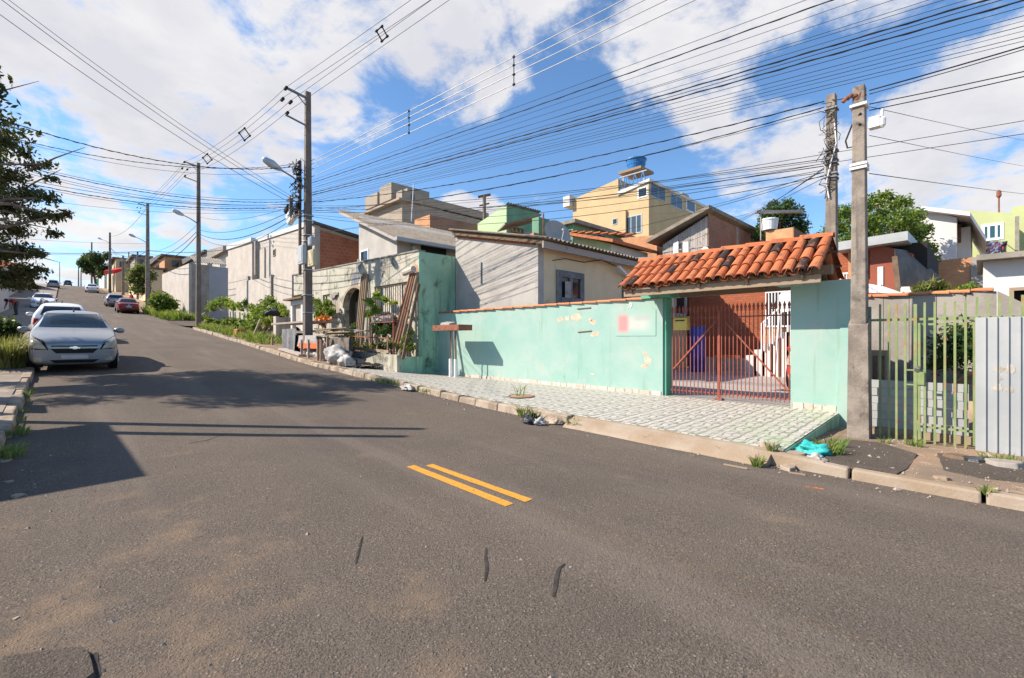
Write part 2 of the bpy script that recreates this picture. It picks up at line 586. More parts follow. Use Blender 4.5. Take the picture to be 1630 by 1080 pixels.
M['straw'] = mk_leaf('straw', (.26, .26, .08), (.38, .36, .12), (.30, .22, .10), .40)
M['flower'] = mk_leaf('flower', (.65, .07, .02), (.75, .25, .03), (.70, .45, .05), .30)
M['bag_white'] = mk('bag_white', (.46, .43, .40), (.32, .30, .28), 6, .55, .5, 18)
M['bag_teal'] = mk('bag_teal', (.03, .36, .34), (.05, .45, .42), 6, .45, .5, 18)
M['bag_black'] = mk('bag_black', (.02, .022, .028), (.05, .055, .07), 6, .35, .6, 18)
M['tarp_grey'] = mk('tarp_grey', (.20, .20, .205), (.13, .13, .135), 4, .75, .6, 12, streak=((.30, .30, .30), 6, .5, .75))
M['tarp_brown'] = mk('tarp_brown', (.19, .16, .13), (.12, .10, .08), 4, .85, .6, 12)
M['orange'] = mk('orange', (.70, .17, .05), (.60, .14, .05), 5, .6, .1, 30)
M['red_plastic'] = mk('red_plastic', (.60, .03, .025), None, 5, .4, .05, 30)
M['yellow_box'] = mk('yellow_box', (.55, .42, .10), (.48, .36, .09), 5, .5, .05, 30)
M['paint_silver'] = mk_paint('paint_silver', (.28, .30, .33), .3, metal=.35)
M['paint_white'] = mk_paint('paint_white', (.78, .78, .78), .3)
M['paint_grey'] = mk_paint('paint_grey', (.30, .31, .33), .3, metal=.3)
M['paint_dark'] = mk_paint('paint_dark', (.04, .045, .06), .25)
M['paint_maroon'] = mk_paint('paint_maroon', (.16, .012, .016), .25)
M['paint_red'] = mk_paint('paint_red', (.55, .02, .02), .25)
M['chrome'] = mk('chrome', (.75, .75, .76), None, 4, .18, 0, metal=.9, spec=.5)
M['lamp_clear'] = mk('lamp_clear', (.50, .45, .34), (.36, .32, .25), 9, .12, 0, spec=.6)
M['lamp_red'] = mk('lamp_red', (.45, .01, .015), None, 4, .15, 0, spec=.5)
M['lamp_amber'] = mk('lamp_amber', (.6, .22, .02), None, 4, .2, 0, spec=.5)
M['plate_grey'] = mk('plate_grey', (.50, .50, .52), (.44, .44, .46), 9, .5, 0)
# ---------------------------------------------------------------- the lie of the land
PROF = [(-80, -1.2), (-10, -.08), (0, 0), (2, .02), (5, .08), (7.3, .15), (10.6, .34), (16.7, .66), (22.7, 1.17), (37, 2.25), (60, 4.05),
        (85, 6.9), (108, 9.6), (150, 13.9), (200, 18.2), (260, 19.6), (900, 19.0)]
PXS, PZS = [p[0] for p in PROF], [p[1] for p in PROF]


def rd(Y):
    """height of the road surface"""
    s = 0.5 if Y < 12 else 2.0
    return float(sum(np.interp(Y + d * s, PXS, PZS) for d in (-1, -.5, 0, .5, 1)) / 5)


def smooth(a, b, x):
    t = min(1, max(0, (x - a) / (b - a)))
    return t * t * (3 - 2 * t)


def kz(Y):
    """top of the right-hand kerb"""
    if Y < 1.6:
        return rd(Y) + .10
    return rd(Y) + lerp(.15, .12, smooth(3, 9, Y))


WALLZ = .27


def pav(X, Y):
    """tiled pavement in front of the mint wall"""
    t = (X - 6.15) / 3.2
    return lerp(kz(Y), WALLZ, t)


def terr(X, Y):
    base = rd(Y)
    if X < 6.2:
        z = base - .10 if X > -1 else base + .02
        if X < -3:
            z = base - .04 * min(60, (-3 - X))
        return z
    side = .05 if Y < 14 else .05 + (rd(Y) - .05) * smooth(14, 22, Y)
    side = lerp(side, base, smooth(36, 39, Y))
    side = lerp(base - .12, side, smooth(6.2, 8.6, X))
    hill = .16 * max(0, X - 22) if X < 70 else .16 * 48 + .03 * (X - 70)
    return side + hill * (1 - .5 * smooth(60, 140, Y))


def ygrid(a, b):
    ys = []
    y = a
    while y < b:
        ys.append(y)
        y += 1.0 if -12 <= y < 62 else (4.0 if y < 280 else 60.0)
    return ys + [b]


YS = ygrid(-76, 900)
XS = [-700, -300, -120, -60, -30, -15, -8, -4.5, -3.2, -1.2, -.6, 2.8, 6.1, 6.3, 7, 8, 9, 10, 12, 15, 18, 22, 26, 30, 36, 44, 55, 70, 100, 160, 300, 800]
g = MB()
g.grid([[(x, y, terr(x, y)) for x in XS] for y in YS])
ground = tag(g.build('ground', M['earth']), None, None, None, 'structure')

# road: one sheet with a slight crown, and the side street that branches off to the right
XR = [-.62, -.3, .6, 1.7, 2.8, 3.9, 5.0, 5.7, 6.12]


def crown(x):
    return .05 * (1 - ((x - 2.8) / 3.3) ** 2)


g = MB()
g.grid([[(x, y, rd(y) + crown(x) * .6 - .01) for x in XR] for y in YS])
road = tag(g.build('road', M['asphalt'], smooth=True), None, None, None, 'structure')
g = MB()
for_y = [38.6, 40, 42, 44, 46.5]
g.grid([[(x, y + max(0, 7.0 - x) * (-.9 if y < 40 else (.9 if y > 45 else 0)), rd(y) + .012 + max(0, x - 6) * .03) for x in (5.9, 6.2, 7, 8, 10, 14, 20, 30, 45)] for y in for_y])
tag(g.build('side_street', M['asphalt_patch'], smooth=True), None, None, None, 'structure')

# painted centre line: two short strokes that are still fresh and the ghost of the old ones
def mk_linepaint(name, col, lo, hi):
    t = NT(name)
    f = t.rng(t.noise(38, 5, .75), lo, hi)
    t.bump(t.noise(120, 3, .7), .5, .01)
    t.done((*col, 1), .9, 0, .2)
    t.put(f, t.b.inputs['Alpha'])
    return t.m


M['line'] = mk_linepaint('line', (.62, .29, .045), .28, .46)
M['line_old'] = mk_linepaint('line_old', (.27, .185, .10), .50, .78)


def on_road(u, v, dz=.004):
    d = ray(u, v)
    z = 0.0
    for _ in range(12):
        t = (z - HC) / d.z
        p = CAM + d * t
        z = rd(p.y) + crown(p.x) * .6 - .01 + dz
    return CAM + d * ((z - HC) / d.z)


def stroke(name, a, b, w, mat, parent, n=8, dz=.004):
    a, b = Vector((a.x, a.y, 0)), Vector((b.x, b.y, 0))
    d = (b - a).normalized()
    s = Vector((-d.y, d.x, 0)) * w / 2
    rows = []
    for i in range(n + 1):
        p = a.lerp(b, i / n)
        w_ = 1 + rnd.uniform(-.06, .06)
        rows.append([(q.x, q.y, rd(q.y) + crown(q.x) * .6 - .01 + dz) for q in (p - s * w_, p, p + s * w_)])
    m = MB()
    m.grid(rows)
    return m.build(name, mat, parent)


A1, B1 = on_road(653, 742), on_road(811, 804)
A2, B2 = on_road(683, 740), on_road(842, 797)
stroke('centre_line', A1, B1, .105, M['line'], road)
stroke('centre_line', A2, B2, .095, M['line'], road)
dirn = (B1 - A1).normalized()
stroke('worn_centre_line', B2 + dirn * .02, B2 + dirn * 2.2, .08, M['line_old'], road, 14)
stroke('worn_centre_line', B1 + dirn * .05, B1 + dirn * 2.6, .08, M['line_old'], road, 14)
stroke('worn_centre_line', A1 - dirn * 2.4, A1 - dirn * .02, .08, M['line_old'], road, 14)
stroke('orange_mark', on_road(1282, 775), on_road(1312, 779), .05, mk_linepaint('mark_orange', (.75, .20, .05), .40, .6), road, 5)
# tar creep cracks in the near lane
M['crack'] = mk('crack', (.035, .03, .027), (.06, .05, .045), 20, .95, .3, 60)


def crack(pts, w):
    m = MB()
    rows = []
    P = [on_road(u, v, .003) for u, v in pts]
    for i, p in enumerate(P):
        d = (P[min(i + 1, len(P) - 1)] - P[max(i - 1, 0)]).normalized()
        s = Vector((-d.y, d.x, 0)) * w * (.25 + .75 * math.sin(math.pi * (i + .4) / len(P))) * .5
        rows.append([p - s, p + Vector((0, 0, .001)), p + s])
    m.grid(rows)
    return m.build('crack', M['crack'], road)


crack([(577, 854), (573, 868), (570, 880), (566, 898)], .018)
crack([(774, 872), (773, 886), (775, 905), (772, 925)], .022)
crack([(899, 897), (890, 905), (886, 918), (884, 935), (881, 950)], .028)
crack([(300, 706), (330, 701), (360, 690)], .02)
crack([(150, 1040), (146, 1058), (150, 1075), (152, 1079)], .05)
# a lump of newer asphalt at the near left corner
g = MB()
ring = [(0, 1052), (40, 1046), (90, 1040), (132, 1034), (143, 1042), (149, 1060), (153, 1079), (100, 1120), (0, 1140)]
P = [on_road(u, v, .002) for u, v in ring]
c = sum(P, Vector()) / len(P)
g.prism(P, [p.lerp(c, .06) + Vector((0, 0, .022)) for p in P])
tag(g.build('asphalt_lump', M['asphalt_patch'], road), None)

# ------------------------------------------------------------ left-hand kerb and pavement
M['pave_left'] = mk('pave_left', (.30, .25, .21), (.20, .165, .14), 1.6, .93, .4, 35, dirt=((.42, .33, .25), 3.2, .55, .7))
g = MB()
g.grid([[(x if y < 38 else x * (1 + .9 * (x < -3)), y, rd(y) + .11 + dz) for x, dz in ((-3.4, -.02), (-2.4, .03), (-1.5, .02), (-.64, 0))] for y in YS if -20 <= y <= 220])
tag(g.build('pavement', M['pave_left']), None, None, None, 'structure')
kl = thing('kerb', None, None, (0, 0, 0))
kl['kind'] = 'structure'
y = 2.0
while y < 70:
    L = rnd.uniform(.85, 1.15)
    m = MB()
    a, b = rd(y) - .15, rd(y + L) - .15
    j = rnd.uniform(-.025, .025)
    h = .26 + rnd.uniform(-.03, .015)
    m.prism([(-.66 + j, y, a), (-.48 + j, y, a), (-.48 + j, y + L - .025, b), (-.66 + j, y + L - .025, b)],
            [(-.66 + j, y, a + h), (-.51 + j, y, a + h), (-.51 + j, y + L - .025, b + h), (-.66 + j, y + L - .025, b + h)])
    m.build('kerb_stone', M['kerb'], kl, bevel=.02)
    y += L

# ------------------------------------------------------------ right-hand kerb
kr = thing('kerb', None, None, (6, 0, 0))
kr['kind'] = 'structure'


def kerb_stone(y0, y1, mat, x0=6.0, w=.16, h=.13, j=.012, jz=.012, bev=.02, top=None):
    m = MB()
    a, b = rd(y0), rd(y1)
    jx = rnd.uniform(-j, j)
    ta = (top or kz)(y0) + rnd.uniform(-jz, jz)
    tb = (top or kz)(y1) + rnd.uniform(-jz, jz)
    m.prism([(x0 + jx, y0, a - .12), (x0 + w + jx, y0, a - .12), (x0 + w + jx, y1, b - .12), (x0 + jx, y1, b - .12)],
            [(x0 + .03 + jx, y0, ta), (x0 + w + jx, y0, ta), (x0 + w + jx, y1, tb), (x0 + .03 + jx, y1, tb)])
    return m.build('kerb_stone', mat, kr, bevel=bev)


y = -6.0
while y < 1.2:                                   # newer kerb in front of the fence
    kerb_stone(y, y + .97, M['kerb_new'], jz=.006, j=.006)
    y += 1.0
# sloped concrete apron in front of the gate
g = MB()
ys = [1.75, 2.1, 2.6, 3.2, 3.8, 4.4, 4.75]
rows = []
for i, yy in enumerate(ys):
    n = rnd.uniform(-.02, .02)
    rows.append([(5.78 + n, yy, rd(yy) - .03), (5.84 + n, yy, rd(yy) + .03), (5.98 + n * .5, yy, rd(yy) + .10), (6.10, yy, kz(yy) - .006), (6.17, yy, kz(yy) - .004)])
g.grid(rows)
g.face([rows[0][k] for k in range(5)] + [(6.17, ys[0], -.1), (5.78, ys[0], -.1)])
g.face([rows[-1][k] for k in range(5)] + [(6.17, ys[-1], -.1), (5.78, ys[-1], -.1)])
g.build('apron', M['kerb_new'], kr, smooth=False)
kerb_stone(1.22, 1.70, M['kerb_new'], jz=.02, j=.02)
y = 4.82
while y < 35.4:
    L = rnd.uniform(.55, .9)
    kerb_stone(y, y + L - .02, M['kerb'], x0=5.98, w=.18, j=.02, jz=.02, bev=.025)
    y += L
for i in range(8):                               # kerb turning into the side street
    a0, a1 = i / 8 * 1.5, (i + .92) / 8 * 1.5
    m = MB()
    cx, cy, rr = 9.0, 35.4, 3.0
    pts = []
    for (aa, r_) in ((a0, rr), (a1, rr), (a1, rr - .18), (a0, rr - .18)):
        pts.append((cx - r_ * math.cos(aa), cy + r_ * math.sin(aa)))
    z = rd(cy + 1.5 * (a0 + a1) / 2)
    m.prism([(p[0], p[1], z - .2) for p in pts], [(p[0], p[1], z + .14) for p in pts])
    m.build('kerb_stone', M['kerb'], kr, bevel=.02)

# ------------------------------------------------------------ tiled pavement: printed ceramic tiles, one object each
def mk_tile():
    t = NT('pavement_tile')
    uv = t.node('ShaderNodeTexCoord').outputs['UV']
    warp = t.node('ShaderNodeTexNoise')
    t.l.new(uv, warp.inputs['Vector'])
    warp.inputs['Scale'].default_value = 3.0
    off = t.node('ShaderNodeVectorMath', operation='MULTIPLY_ADD')
    t.l.new(warp.outputs['Color'], off.inputs[0])
    off.inputs[1].default_value = (.30, .30, 0)
    t.l.new(uv, off.inputs[2])
    b = t.node('ShaderNodeTexBrick')
    t.l.new(off.outputs[0], b.inputs['Vector'])
    b.inputs['Scale'].default_value = 1
    b.inputs['Brick Width'].default_value = .5
    b.inputs['Row Height'].default_value = .25
    b.inputs['Mortar Size'].default_value = .03
    b.inputs['Mortar Smooth'].default_value = .25
    b.inputs['Color1'].default_value = (.52, .485, .44, 1)
    b.inputs['Color2'].default_value = (.46, .43, .39, 1)
    b.inputs['Mortar'].default_value = (.19, .185, .135, 1)
    sx = t.node('ShaderNodeSeparateXYZ')
    t.l.new(off.outputs[0], sx.inputs[0])
    c = b.outputs['Color']
    for (cx, cy, r_, w_) in ((.62, .78, .30, .036), (.40, .34, .26, .034)):
        dx = t.math('SUBTRACT', sx.outputs[0], cx)
        dy = t.math('SUBTRACT', sx.outputs[1], cy)
        dd = t.math('SQRT', t.math('ADD', t.math('MULTIPLY', dx, dx), t.math('MULTIPLY', dy, dy)))
        ring = t.rng(t.math('ABSOLUTE', t.math('SUBTRACT', dd, r_)), w_ * .6, w_ * 1.5, 1, 0)
        half = t.rng(t.math('ADD', dx, dy), -.02, .02, 1, 0)
        c = t.mix(t.math('MULTIPLY', ring, half), c, (.18, .178, .13, 1))
    c = t.mix(t.rng(t.noise(1.3, 6, .6), .45, .78, 0, .45), c, (.40, .37, .31, 1))
    sx2 = t.node('ShaderNodeSeparateXYZ')
    t.l.new(t.pos, sx2.inputs[0])
    moss = t.math('MULTIPLY', t.rng(sx2.outputs[1], 1.6, 3.4, 1, 0), t.rng(t.noise(2.4, 5, .6, off=3), .42, .62, 0, .5))
    c = t.mix(moss, c, (.33, .42, .24, 1))
    t.bump(b.outputs['Fac'], -.25, .004)
    return t.done(c, .6, 0, .35)


M['tile'] = mk_tile()
pv = thing('tiled_pavement', None, None, (6.15, 1.65, 0))
pv['kind'] = 'structure'
PY0, PY1 = 1.66, 14.0
g = MB()                                         # bed under the tiles, with its exposed end towards the fence
ys = [PY0 + (PY1 - PY0) * i / 24 for i in range(25)]
xs = [6.165, 7, 8, 8.8, 9.36]
g.grid([[(x, y_, pav(x, y_) - .008) for x in xs] for y_ in ys])
g.face([(x, PY0, pav(x, PY0) - .008) for x in xs] + [(x, PY0, -.2) for x in reversed(xs)])
g.build('bed', M['grout'], pv)
g = MB()
g.prism([(6.2, PY0 - .012, -.1), (9.33, PY0 - .012, -.1), (9.33, PY0 - .001, -.1), (6.2, PY0 - .001, -.1)],
        [(6.2, PY0 - .012, pav(6.2, PY0) - .014), (9.33, PY0 - .012, pav(9.33, PY0) - .014), (9.33, PY0 - .001, pav(9.33, PY0) - .014), (6.2, PY0 - .001, pav(6.2, PY0) - .014)])
g.build('end_face', M['green_wall'], pv)
TS = .452
me = bpy.data.meshes.new('tile')
h = TS / 2 - .003
me.from_pydata([(-h, -h, 0), (h, -h, 0), (h, h, 0), (-h, h, 0), (-h, -h, -.012), (h, -h, -.012), (h, h, -.012), (-h, h, -.012)], [],
               [(0, 1, 2, 3), (0, 4, 5, 1), (1, 5, 6, 2), (2, 6, 7, 3), (3, 7, 4, 0)])
uvl = me.uv_layers.new(name='UVMap')
for p in me.polygons:
    for li in p.loop_indices:
        v = me.vertices[me.loops[li].vertex_index].co
        uvl.data[li].uv = ((v.x / TS + .5), (v.y / TS + .5))
me.materials.append(M['tile'])
iy = 0
y = PY0 + TS / 2
while y < PY1 - .1:
    for ix in range(7):
        x = 6.19 + TS * (ix + .5)
        if (x - 7.03) ** 2 + (y - 6.9) ** 2 < .05:
            continue
        e = .2
        gx = (pav(x + e, y) - pav(x - e, y)) / (2 * e)
        gy = (pav(x, y + e) - pav(x, y - e)) / (2 * e)
        o = inst(me, 'tile', pv, (x, y, pav(x, y) + .001 + rnd.uniform(0, .0015)))
        nrm = Vector((-gx, -gy, 1)).normalized()
        ax = Vector((1, 0, gx)).normalized()
        ay = nrm.cross(ax)
        o.rotation_euler = Matrix((ax, ay, nrm)).transposed().to_euler()
    y += TS
    iy += 1
# round planting hole in the tiles
g = MB()
cx, cy = 7.03, 6.9
N = 24
rim = [(cx + .27 * math.cos(2 * math.pi * k / N), cy + .27 * math.sin(2 * math.pi * k / N)) for k in range(N)]
rows = [[(cx + (x - cx) * s_, cy + (y_ - cy) * s_, pav(cx, cy) + dz) for (x, y_) in rim + rim[:1]] for s_, dz in ((1.06, .004), (1.04, .016), (1.0, .016), (.97, -.015))]
g.grid(rows)
hole = thing('planting_hole', 'round rusty rimmed planting hole in the tiled pavement', 'planter', (cx, cy, pav(cx, cy)))
g.build('rim', M['rust'], hole)
g = MB()
g.face([(cx + (x - cx) * .99, cy + (y_ - cy) * .99, pav(cx, cy) + .003) for x, y_ in rim])
g.build('soil', M['earth'], hole)

# ------------------------------------------------------------ unpaved verge in front of the fence (right) and earth beside the junk
g = MB()
ys = [-8, -5, -3, -2, -1.2, -.6, 0, .5, 1, 1.5, 1.64]
rows = []
for y_ in ys:
    rows.append([(x, y_, lerp(kz(y_) - .015, .075, (x - 6.15) / 2.3) + rnd.uniform(-.012, .012)) for x in (6.15, 6.5, 7.0, 7.5, 8.0, 8.5, 9.3, 10.5)])
g.grid(rows)
tag(g.build('verge', M['verge'], smooth=True), None, None, None, 'structure')


def verge_z(x, y_):
    return lerp(kz(y_) - .015, .075, (x - 6.15) / 2.3)


def slab(name, ring_px, mat, parent, th=.012):
    P = []
    for u, v in ring_px:
        d = ray(u, v)
        z = .08
        for _ in range(8):
            p = CAM + d * ((z - HC) / d.z)
            z = verge_z(p.x, p.y)
        P.append(Vector((p.x, p.y, z)))
    c = sum(P, Vector()) / len(P)
    m = MB()
    m.prism([p - Vector((0, 0, .05)) for p in P], [p.lerp(c, .03) + Vector((0, 0, th)) for p in P])
    return m.build(name, mat, parent)


vg = tag(slab('asphalt_slab', [(1318, 722), (1345, 700), (1400, 705), (1462, 724), (1455, 736), (1446, 748), (1428, 757), (1400, 752), (1370, 748), (1330, 740), (1308, 732)], M['asphalt_patch'], None), 'square of old black asphalt on the verge beside the tiled pavement', 'asphalt patch')
tag(slab('asphalt_slab', [(1490, 722), (1560, 728), (1640, 744), (1700, 770), (1640, 772), (1560, 762), (1500, 750)], M['asphalt_patch'], None, .01), 'broken black asphalt patch on the verge under the metal sheet fence', 'asphalt patch')
# earth strip at Y 14-36 between kerb and houses
g = MB()
rows = []
for y_ in [14 + i for i in range(0, 23)]:
    rows.append([(x, y_, kz(y_) - .01 + (0 if x < 6.3 else rnd.uniform(-.02, .03))) for x in (6.15, 6.6, 7.2, 7.8, 8.5, 9.5)])
g.grid(rows)
tag(g.build('earth_path', M['verge'], smooth=True), None, None, None, 'structure')
# ================================================================ mint boundary wall
ROTI = 0
mw = thing('boundary_wall', 'long mint green boundary wall with clay tile coping behind the tiled pavement', 'wall', (9.35, 9, WALLZ))
g = MB()
g.box(9.35, 9.53, 4.86, 13.25, .05, 2.39)
g.build('wall', M['mint'], mw)
g = MB()
g.box(9.39, 9.66, 4.80, 4.857, .05, 2.39)
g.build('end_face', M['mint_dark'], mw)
# coping: clay tiles lapped along the wall
me = MB()
n = 6
rows = []
for (yy, s_, dz) in ((0, 1.0, .0), (.44, .88, .018)):
    rows.append([(math.cos(math.pi * k / n) * .155 * s_, yy, math.sin(math.pi * k / n) * .05 * s_ + dz) for k in range(n + 1)])
rows2 = [[(x, y_, z - .016) for x, y_, z in r_] for r_ in rows]
me.grid(rows)
me.grid(rows2)
for e in (0, 1):
    for k in range(n):
        me.face([rows[e][k], rows[e][k + 1], rows2[e][k + 1], rows2[e][k]])
coping = me.mesh('coping_tile', M['clay_new'])
for i in range(20):
    inst(coping, 'coping_tile', mw, (9.45 + rnd.uniform(-.01, .01), 4.92 + i * .415, 2.398 + rnd.uniform(0, .006)), (R(rnd.uniform(-.8, .8)), 0, R(rnd.uniform(-2, 2))))
# stone chips along the foot
M['chip'] = island('chip', (.62, .55, .47), (.48, .40, .33), .8, .2, dirt=((.30, .24, .18), 9, .55, .7))
y = 4.9
while y < 13.1:
    L = rnd.uniform(.13, .3)
    m = MB()
    m.box(9.333 + rnd.uniform(-.004, .002), 9.352, y, y + L - .012, pav(9.35, y) - .03, pav(9.35, y) + .085 + rnd.uniform(-.012, .01))
    m.build('plinth_stone', M['chip'], mw)
    y += L


def blotch(name, u, v, ru, rv, X, mat, parent, seed, th=.002, n=18):
    """an irregular flaked patch lying on a wall of constant X"""
    r_ = random.Random(seed)
    c = pX(u, v, X)
    ey = abs(pX(u + ru, v, X).y - c.y)
    ez = abs(pX(u, v + rv, X).z - c.z)
    pts = []
    for k in range(n):
        a = 2 * math.pi * k / n
        s_ = r_.uniform(.55, 1.1)
        pts.append((X - th, c.y + math.cos(a) * ey * s_, c.z + math.sin(a) * ez * s_))
    m = MB()
    m.prism([(X + .003, p[1], p[2]) for p in pts], pts)
    return m.build(name, mat, parent)


for i, (u, v, ru, rv) in enumerate([(918, 505, 9, 7), (903, 507, 4, 5), (892, 509, 5, 5), (944, 513, 6, 5), (947, 532, 8, 5), (1031, 575, 6, 9), (1027, 563, 3, 5), (1026, 583, 7, 4), (943, 596, 4, 2), (940, 509, 4, 3)]):
    blotch('flaked_paint', u, v, ru, rv, 9.35, M['peel'], mw, i)
for (u0, v0, u1, v1) in ((919, 492, 940, 490), (920, 529, 941, 527)):     # short iron rods stuck to the wall
    m = MB()
    m.tube([pX(u0, v0, 9.335), pX(u1, v1, 9.335)], .011, 6)
    m.tube([pX(u0, v0, 9.335), pX(u0, v0, 9.36)], .012, 6)
    m.tube([pX(u1, v1, 9.335), pX(u1, v1, 9.36)], .012, 6)
    m.build('iron_rod', M['rust'], mw)
M['stain_dark'] = mk('stain_dark', (.20, .36, .28), (.26, .44, .35), 12, .9, .1, 40)
blotch('damp_streak', 921, 592, 1.2, 11, 9.35, M['stain_dark'], mw, 71)
blotch('damp_streak', 898, 602, 1.4, 5, 9.35, M['stain_dark'], mw, 72)
# blurred sale board
def mk_board():
    t = NT('sale_board')
    sx = t.node('ShaderNodeSeparateXYZ')
    t.l.new(t.node('ShaderNodeTexCoord').outputs['Generated'], sx.inputs[0])
    y_, z_ = sx.outputs[1], sx.outputs[2]          # y runs towards the street's upper end, so 1 is the left edge
    pink = t.math('MULTIPLY', t.rng(y_, .60, .74), t.rng(y_, .86, 1.0, 1, 0))
    pink = t.math('MULTIPLY', pink, t.math('MULTIPLY', t.rng(z_, .02, .3), t.rng(z_, .70, .98, 1, 0)))
    c = t.mix(t.math('MULTIPLY', t.math('MULTIPLY', t.rng(y_, .02, .3), t.rng(y_, .55, .98, 1, 0)), t.math('MULTIPLY', t.rng(z_, .05, .4), t.rng(z_, .6, .95, 1, 0))), (.30, .45, .385, 1), (.47, .48, .44, 1))
    c = t.mix(pink, c, (.62, .25, .24, 1))
    bar = t.math('MULTIPLY', t.math('MULTIPLY', t.rng(y_, .06, .2), t.rng(y_, .42, .6, 1, 0)), t.math('MULTIPLY', t.rng(z_, .52, .68), t.rng(z_, .72, .92, 1, 0)))
    c = t.mix(t.math('MULTIPLY', bar, .75), c, (.36, .40, .37, 1))
    return t.done(c, .6, 0, .3)


p0, p1 = pX(980, 496, 9.345), pX(1044, 537, 9.345)
g = MB()
g.box(9.340, 9.348, p1.y, p0.y, p1.z + .03, p0.z)
tag(g.build('sale_board', mk_board()), 'faded pink white and grey board on the mint wall near the gate', 'sign')
# little white house number
cu = bpy.data.curves.new('house_number', 'FONT')
cu.body = '.9'
cu.size = .17
cu.extrude = .004
tmp = bpy.data.objects.new('tmp', cu)
COL.objects.link(tmp)
dg = bpy.context.evaluated_depsgraph_get()
me = bpy.data.meshes.new_from_object(tmp.evaluated_get(dg))
bpy.data.objects.remove(tmp)
me.materials.clear()
me.materials.append(M['white_plastic'])
o = bpy.data.objects.new('house_number', me)
COL.objects.link(o)
p = pX(999, 491, 9.345)
o.location = p
o.rotation_euler = (R(90), 0, R(-90))
tag(o, 'small white house number on the mint wall above the board', 'number')

# rubbish shelf on two posts
pb = Vector((8.62, 11.55, pav(8.62, 11.55)))
sh = thing('rubbish_shelf', 'rusty raised rubbish tray on two white footed posts at the mint wall', 'rubbish rack', pb)
q0, q1 = pX(717.5, 570, 8.62), pX(725.5, 570, 8.62)
zt = pX(720, 524, 8.62).z
for q in (q0, q1):
    m = MB()
    m.tube([(8.62, q.y, pav(8.62, q.y) - .02), (8.62, q.y, pav(8.62, q.y) + .56)], .058, 12)
    po = m.build('post_foot', M['white_plastic'], sh, smooth=False)
    m = MB()
    m.tube([(8.62, q.y, .7), (8.62, q.y, zt)], .022, 8)
    m.build('post', M['rust'], sh)
ya, yb = pX(741, 524, 8.62).y, pX(699, 524, 8.62).y
m = MB()
m.box(8.36, 8.88, ya, yb, zt - .05, zt - .02)
for (x0, x1, y0, y1) in ((8.36, 8.385, ya, yb), (8.855, 8.88, ya, yb), (8.386, 8.854, ya, ya + .025), (8.386, 8.854, yb - .025, yb)):
    m.box(x0, x1, y0, y1, zt - .019, zt + .12)
m.build('tray', M['rust'], sh)
m = MB()
yc = pX(711, 519, 8.6).y
m.prism([(8.42, yc - .3, zt - .015), (8.8, yc - .3, zt - .015), (8.8, yc + .2, zt - .015), (8.42, yc + .2, zt - .015)],
        [(8.5, yc - .28, zt + .17), (8.78, yc - .22, zt + .22), (8.74, yc + .14, zt + .25), (8.46, yc + .12, zt + .2)])
tag(m.build('carton', M['wood_grey'], bevel=.02), 'crumpled pale grey carton lying in the raised rubbish tray', 'carton')

# ================================================================ gate house: pillars, roof, gate
gh = thing('gateway', 'mint gateway with a small clay tiled roof over the drive', 'gateway', (9.45, 3.4, WALLZ))
g = MB()
g.box(9.35, 9.62, 1.53, 2.40, .0, 2.50)
g.build('pillar', M['mint'], gh)
g = MB()
pr = [(9.28, 1.46, -.1), (9.60, 1.46, -.1), (9.60, 1.528, -.1), (9.28, 1.528, -.1)]
g.prism([(9.20, 1.44, -.1), (9.60, 1.44, -.1), (9.60, 1.70, -.1), (9.20, 1.70, -.1)], [(9.335, 1.44, 1.72), (9.60, 1.44, 1.98), (9.60, 1.66, 1.98), (9.335, 1.66, 1.72)])
g.build('buttress', M['mint'], gh)
y = 1.72
while y < 2.39:
    L = min(rnd.uniform(.13, .24), 2.40 - y)
    m = MB()
    m.box(9.331, 9.352, y, y + L - .012, WALLZ - .03, WALLZ + .10 + rnd.uniform(-.01, .01))
    m.build('plinth_stone', M['chip'], gh)
    y += L
g = MB()
g.box(9.30, 9.68, 4.66, 5.36, 2.402, 2.56)
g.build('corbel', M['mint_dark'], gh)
g = MB()
g.tube([(9.05, 2.27, 2.55), (9.6, 2.27, 2.55)], .12, 14)
g.box(9.05, 9.6, 2.32, 2.62, 2.46, 2.66)
g.build('corbel', M['mint'], gh)
# timber
for (x0, x1, z0, z1, nm) in ((8.66, 8.72, 2.41, 2.54, 'fascia'), (9.42, 9.58, 2.62, 2.78, 'beam'), (10.2, 10.28, 2.46, 2.58, 'beam')):
    m = MB()
    m.box(x0, x1, 1.80, 5.40, z0, z1)
    m.build(nm, M['wood'], gh)
EX, RX, EZ, RZ = 8.56, 9.52, 2.50, 3.16
sl = math.atan2(RZ - EZ, RX - EX)
for yy in (2.05, 2.9, 3.75, 4.6, 5.2):
    for sgn in (1, -1):
        m = MB()
        xa = EX if sgn == 1 else 2 * RX - EX
        m.bar((xa + .05 * sgn, yy, EZ + .005), (RX - .03 * sgn, yy, RZ - .045), .05, .08)
        m.build('rafter', M['wood_dark'], gh)
for sgn in (1, -1):
    xa = EX if sgn == 1 else 2 * RX - EX
    m = MB()
    a, b = Vector((xa, 1.75, EZ + .035)), Vector((RX, 1.75, RZ + .01))
    for f in (.08, .45, .8):
        p = a.lerp(b, f)
        m.box(p.x - .025, p.x + .025, 1.76, 5.45, p.z - .02, p.z + .012)
    m.build('batten', M['wood_dark'], gh)
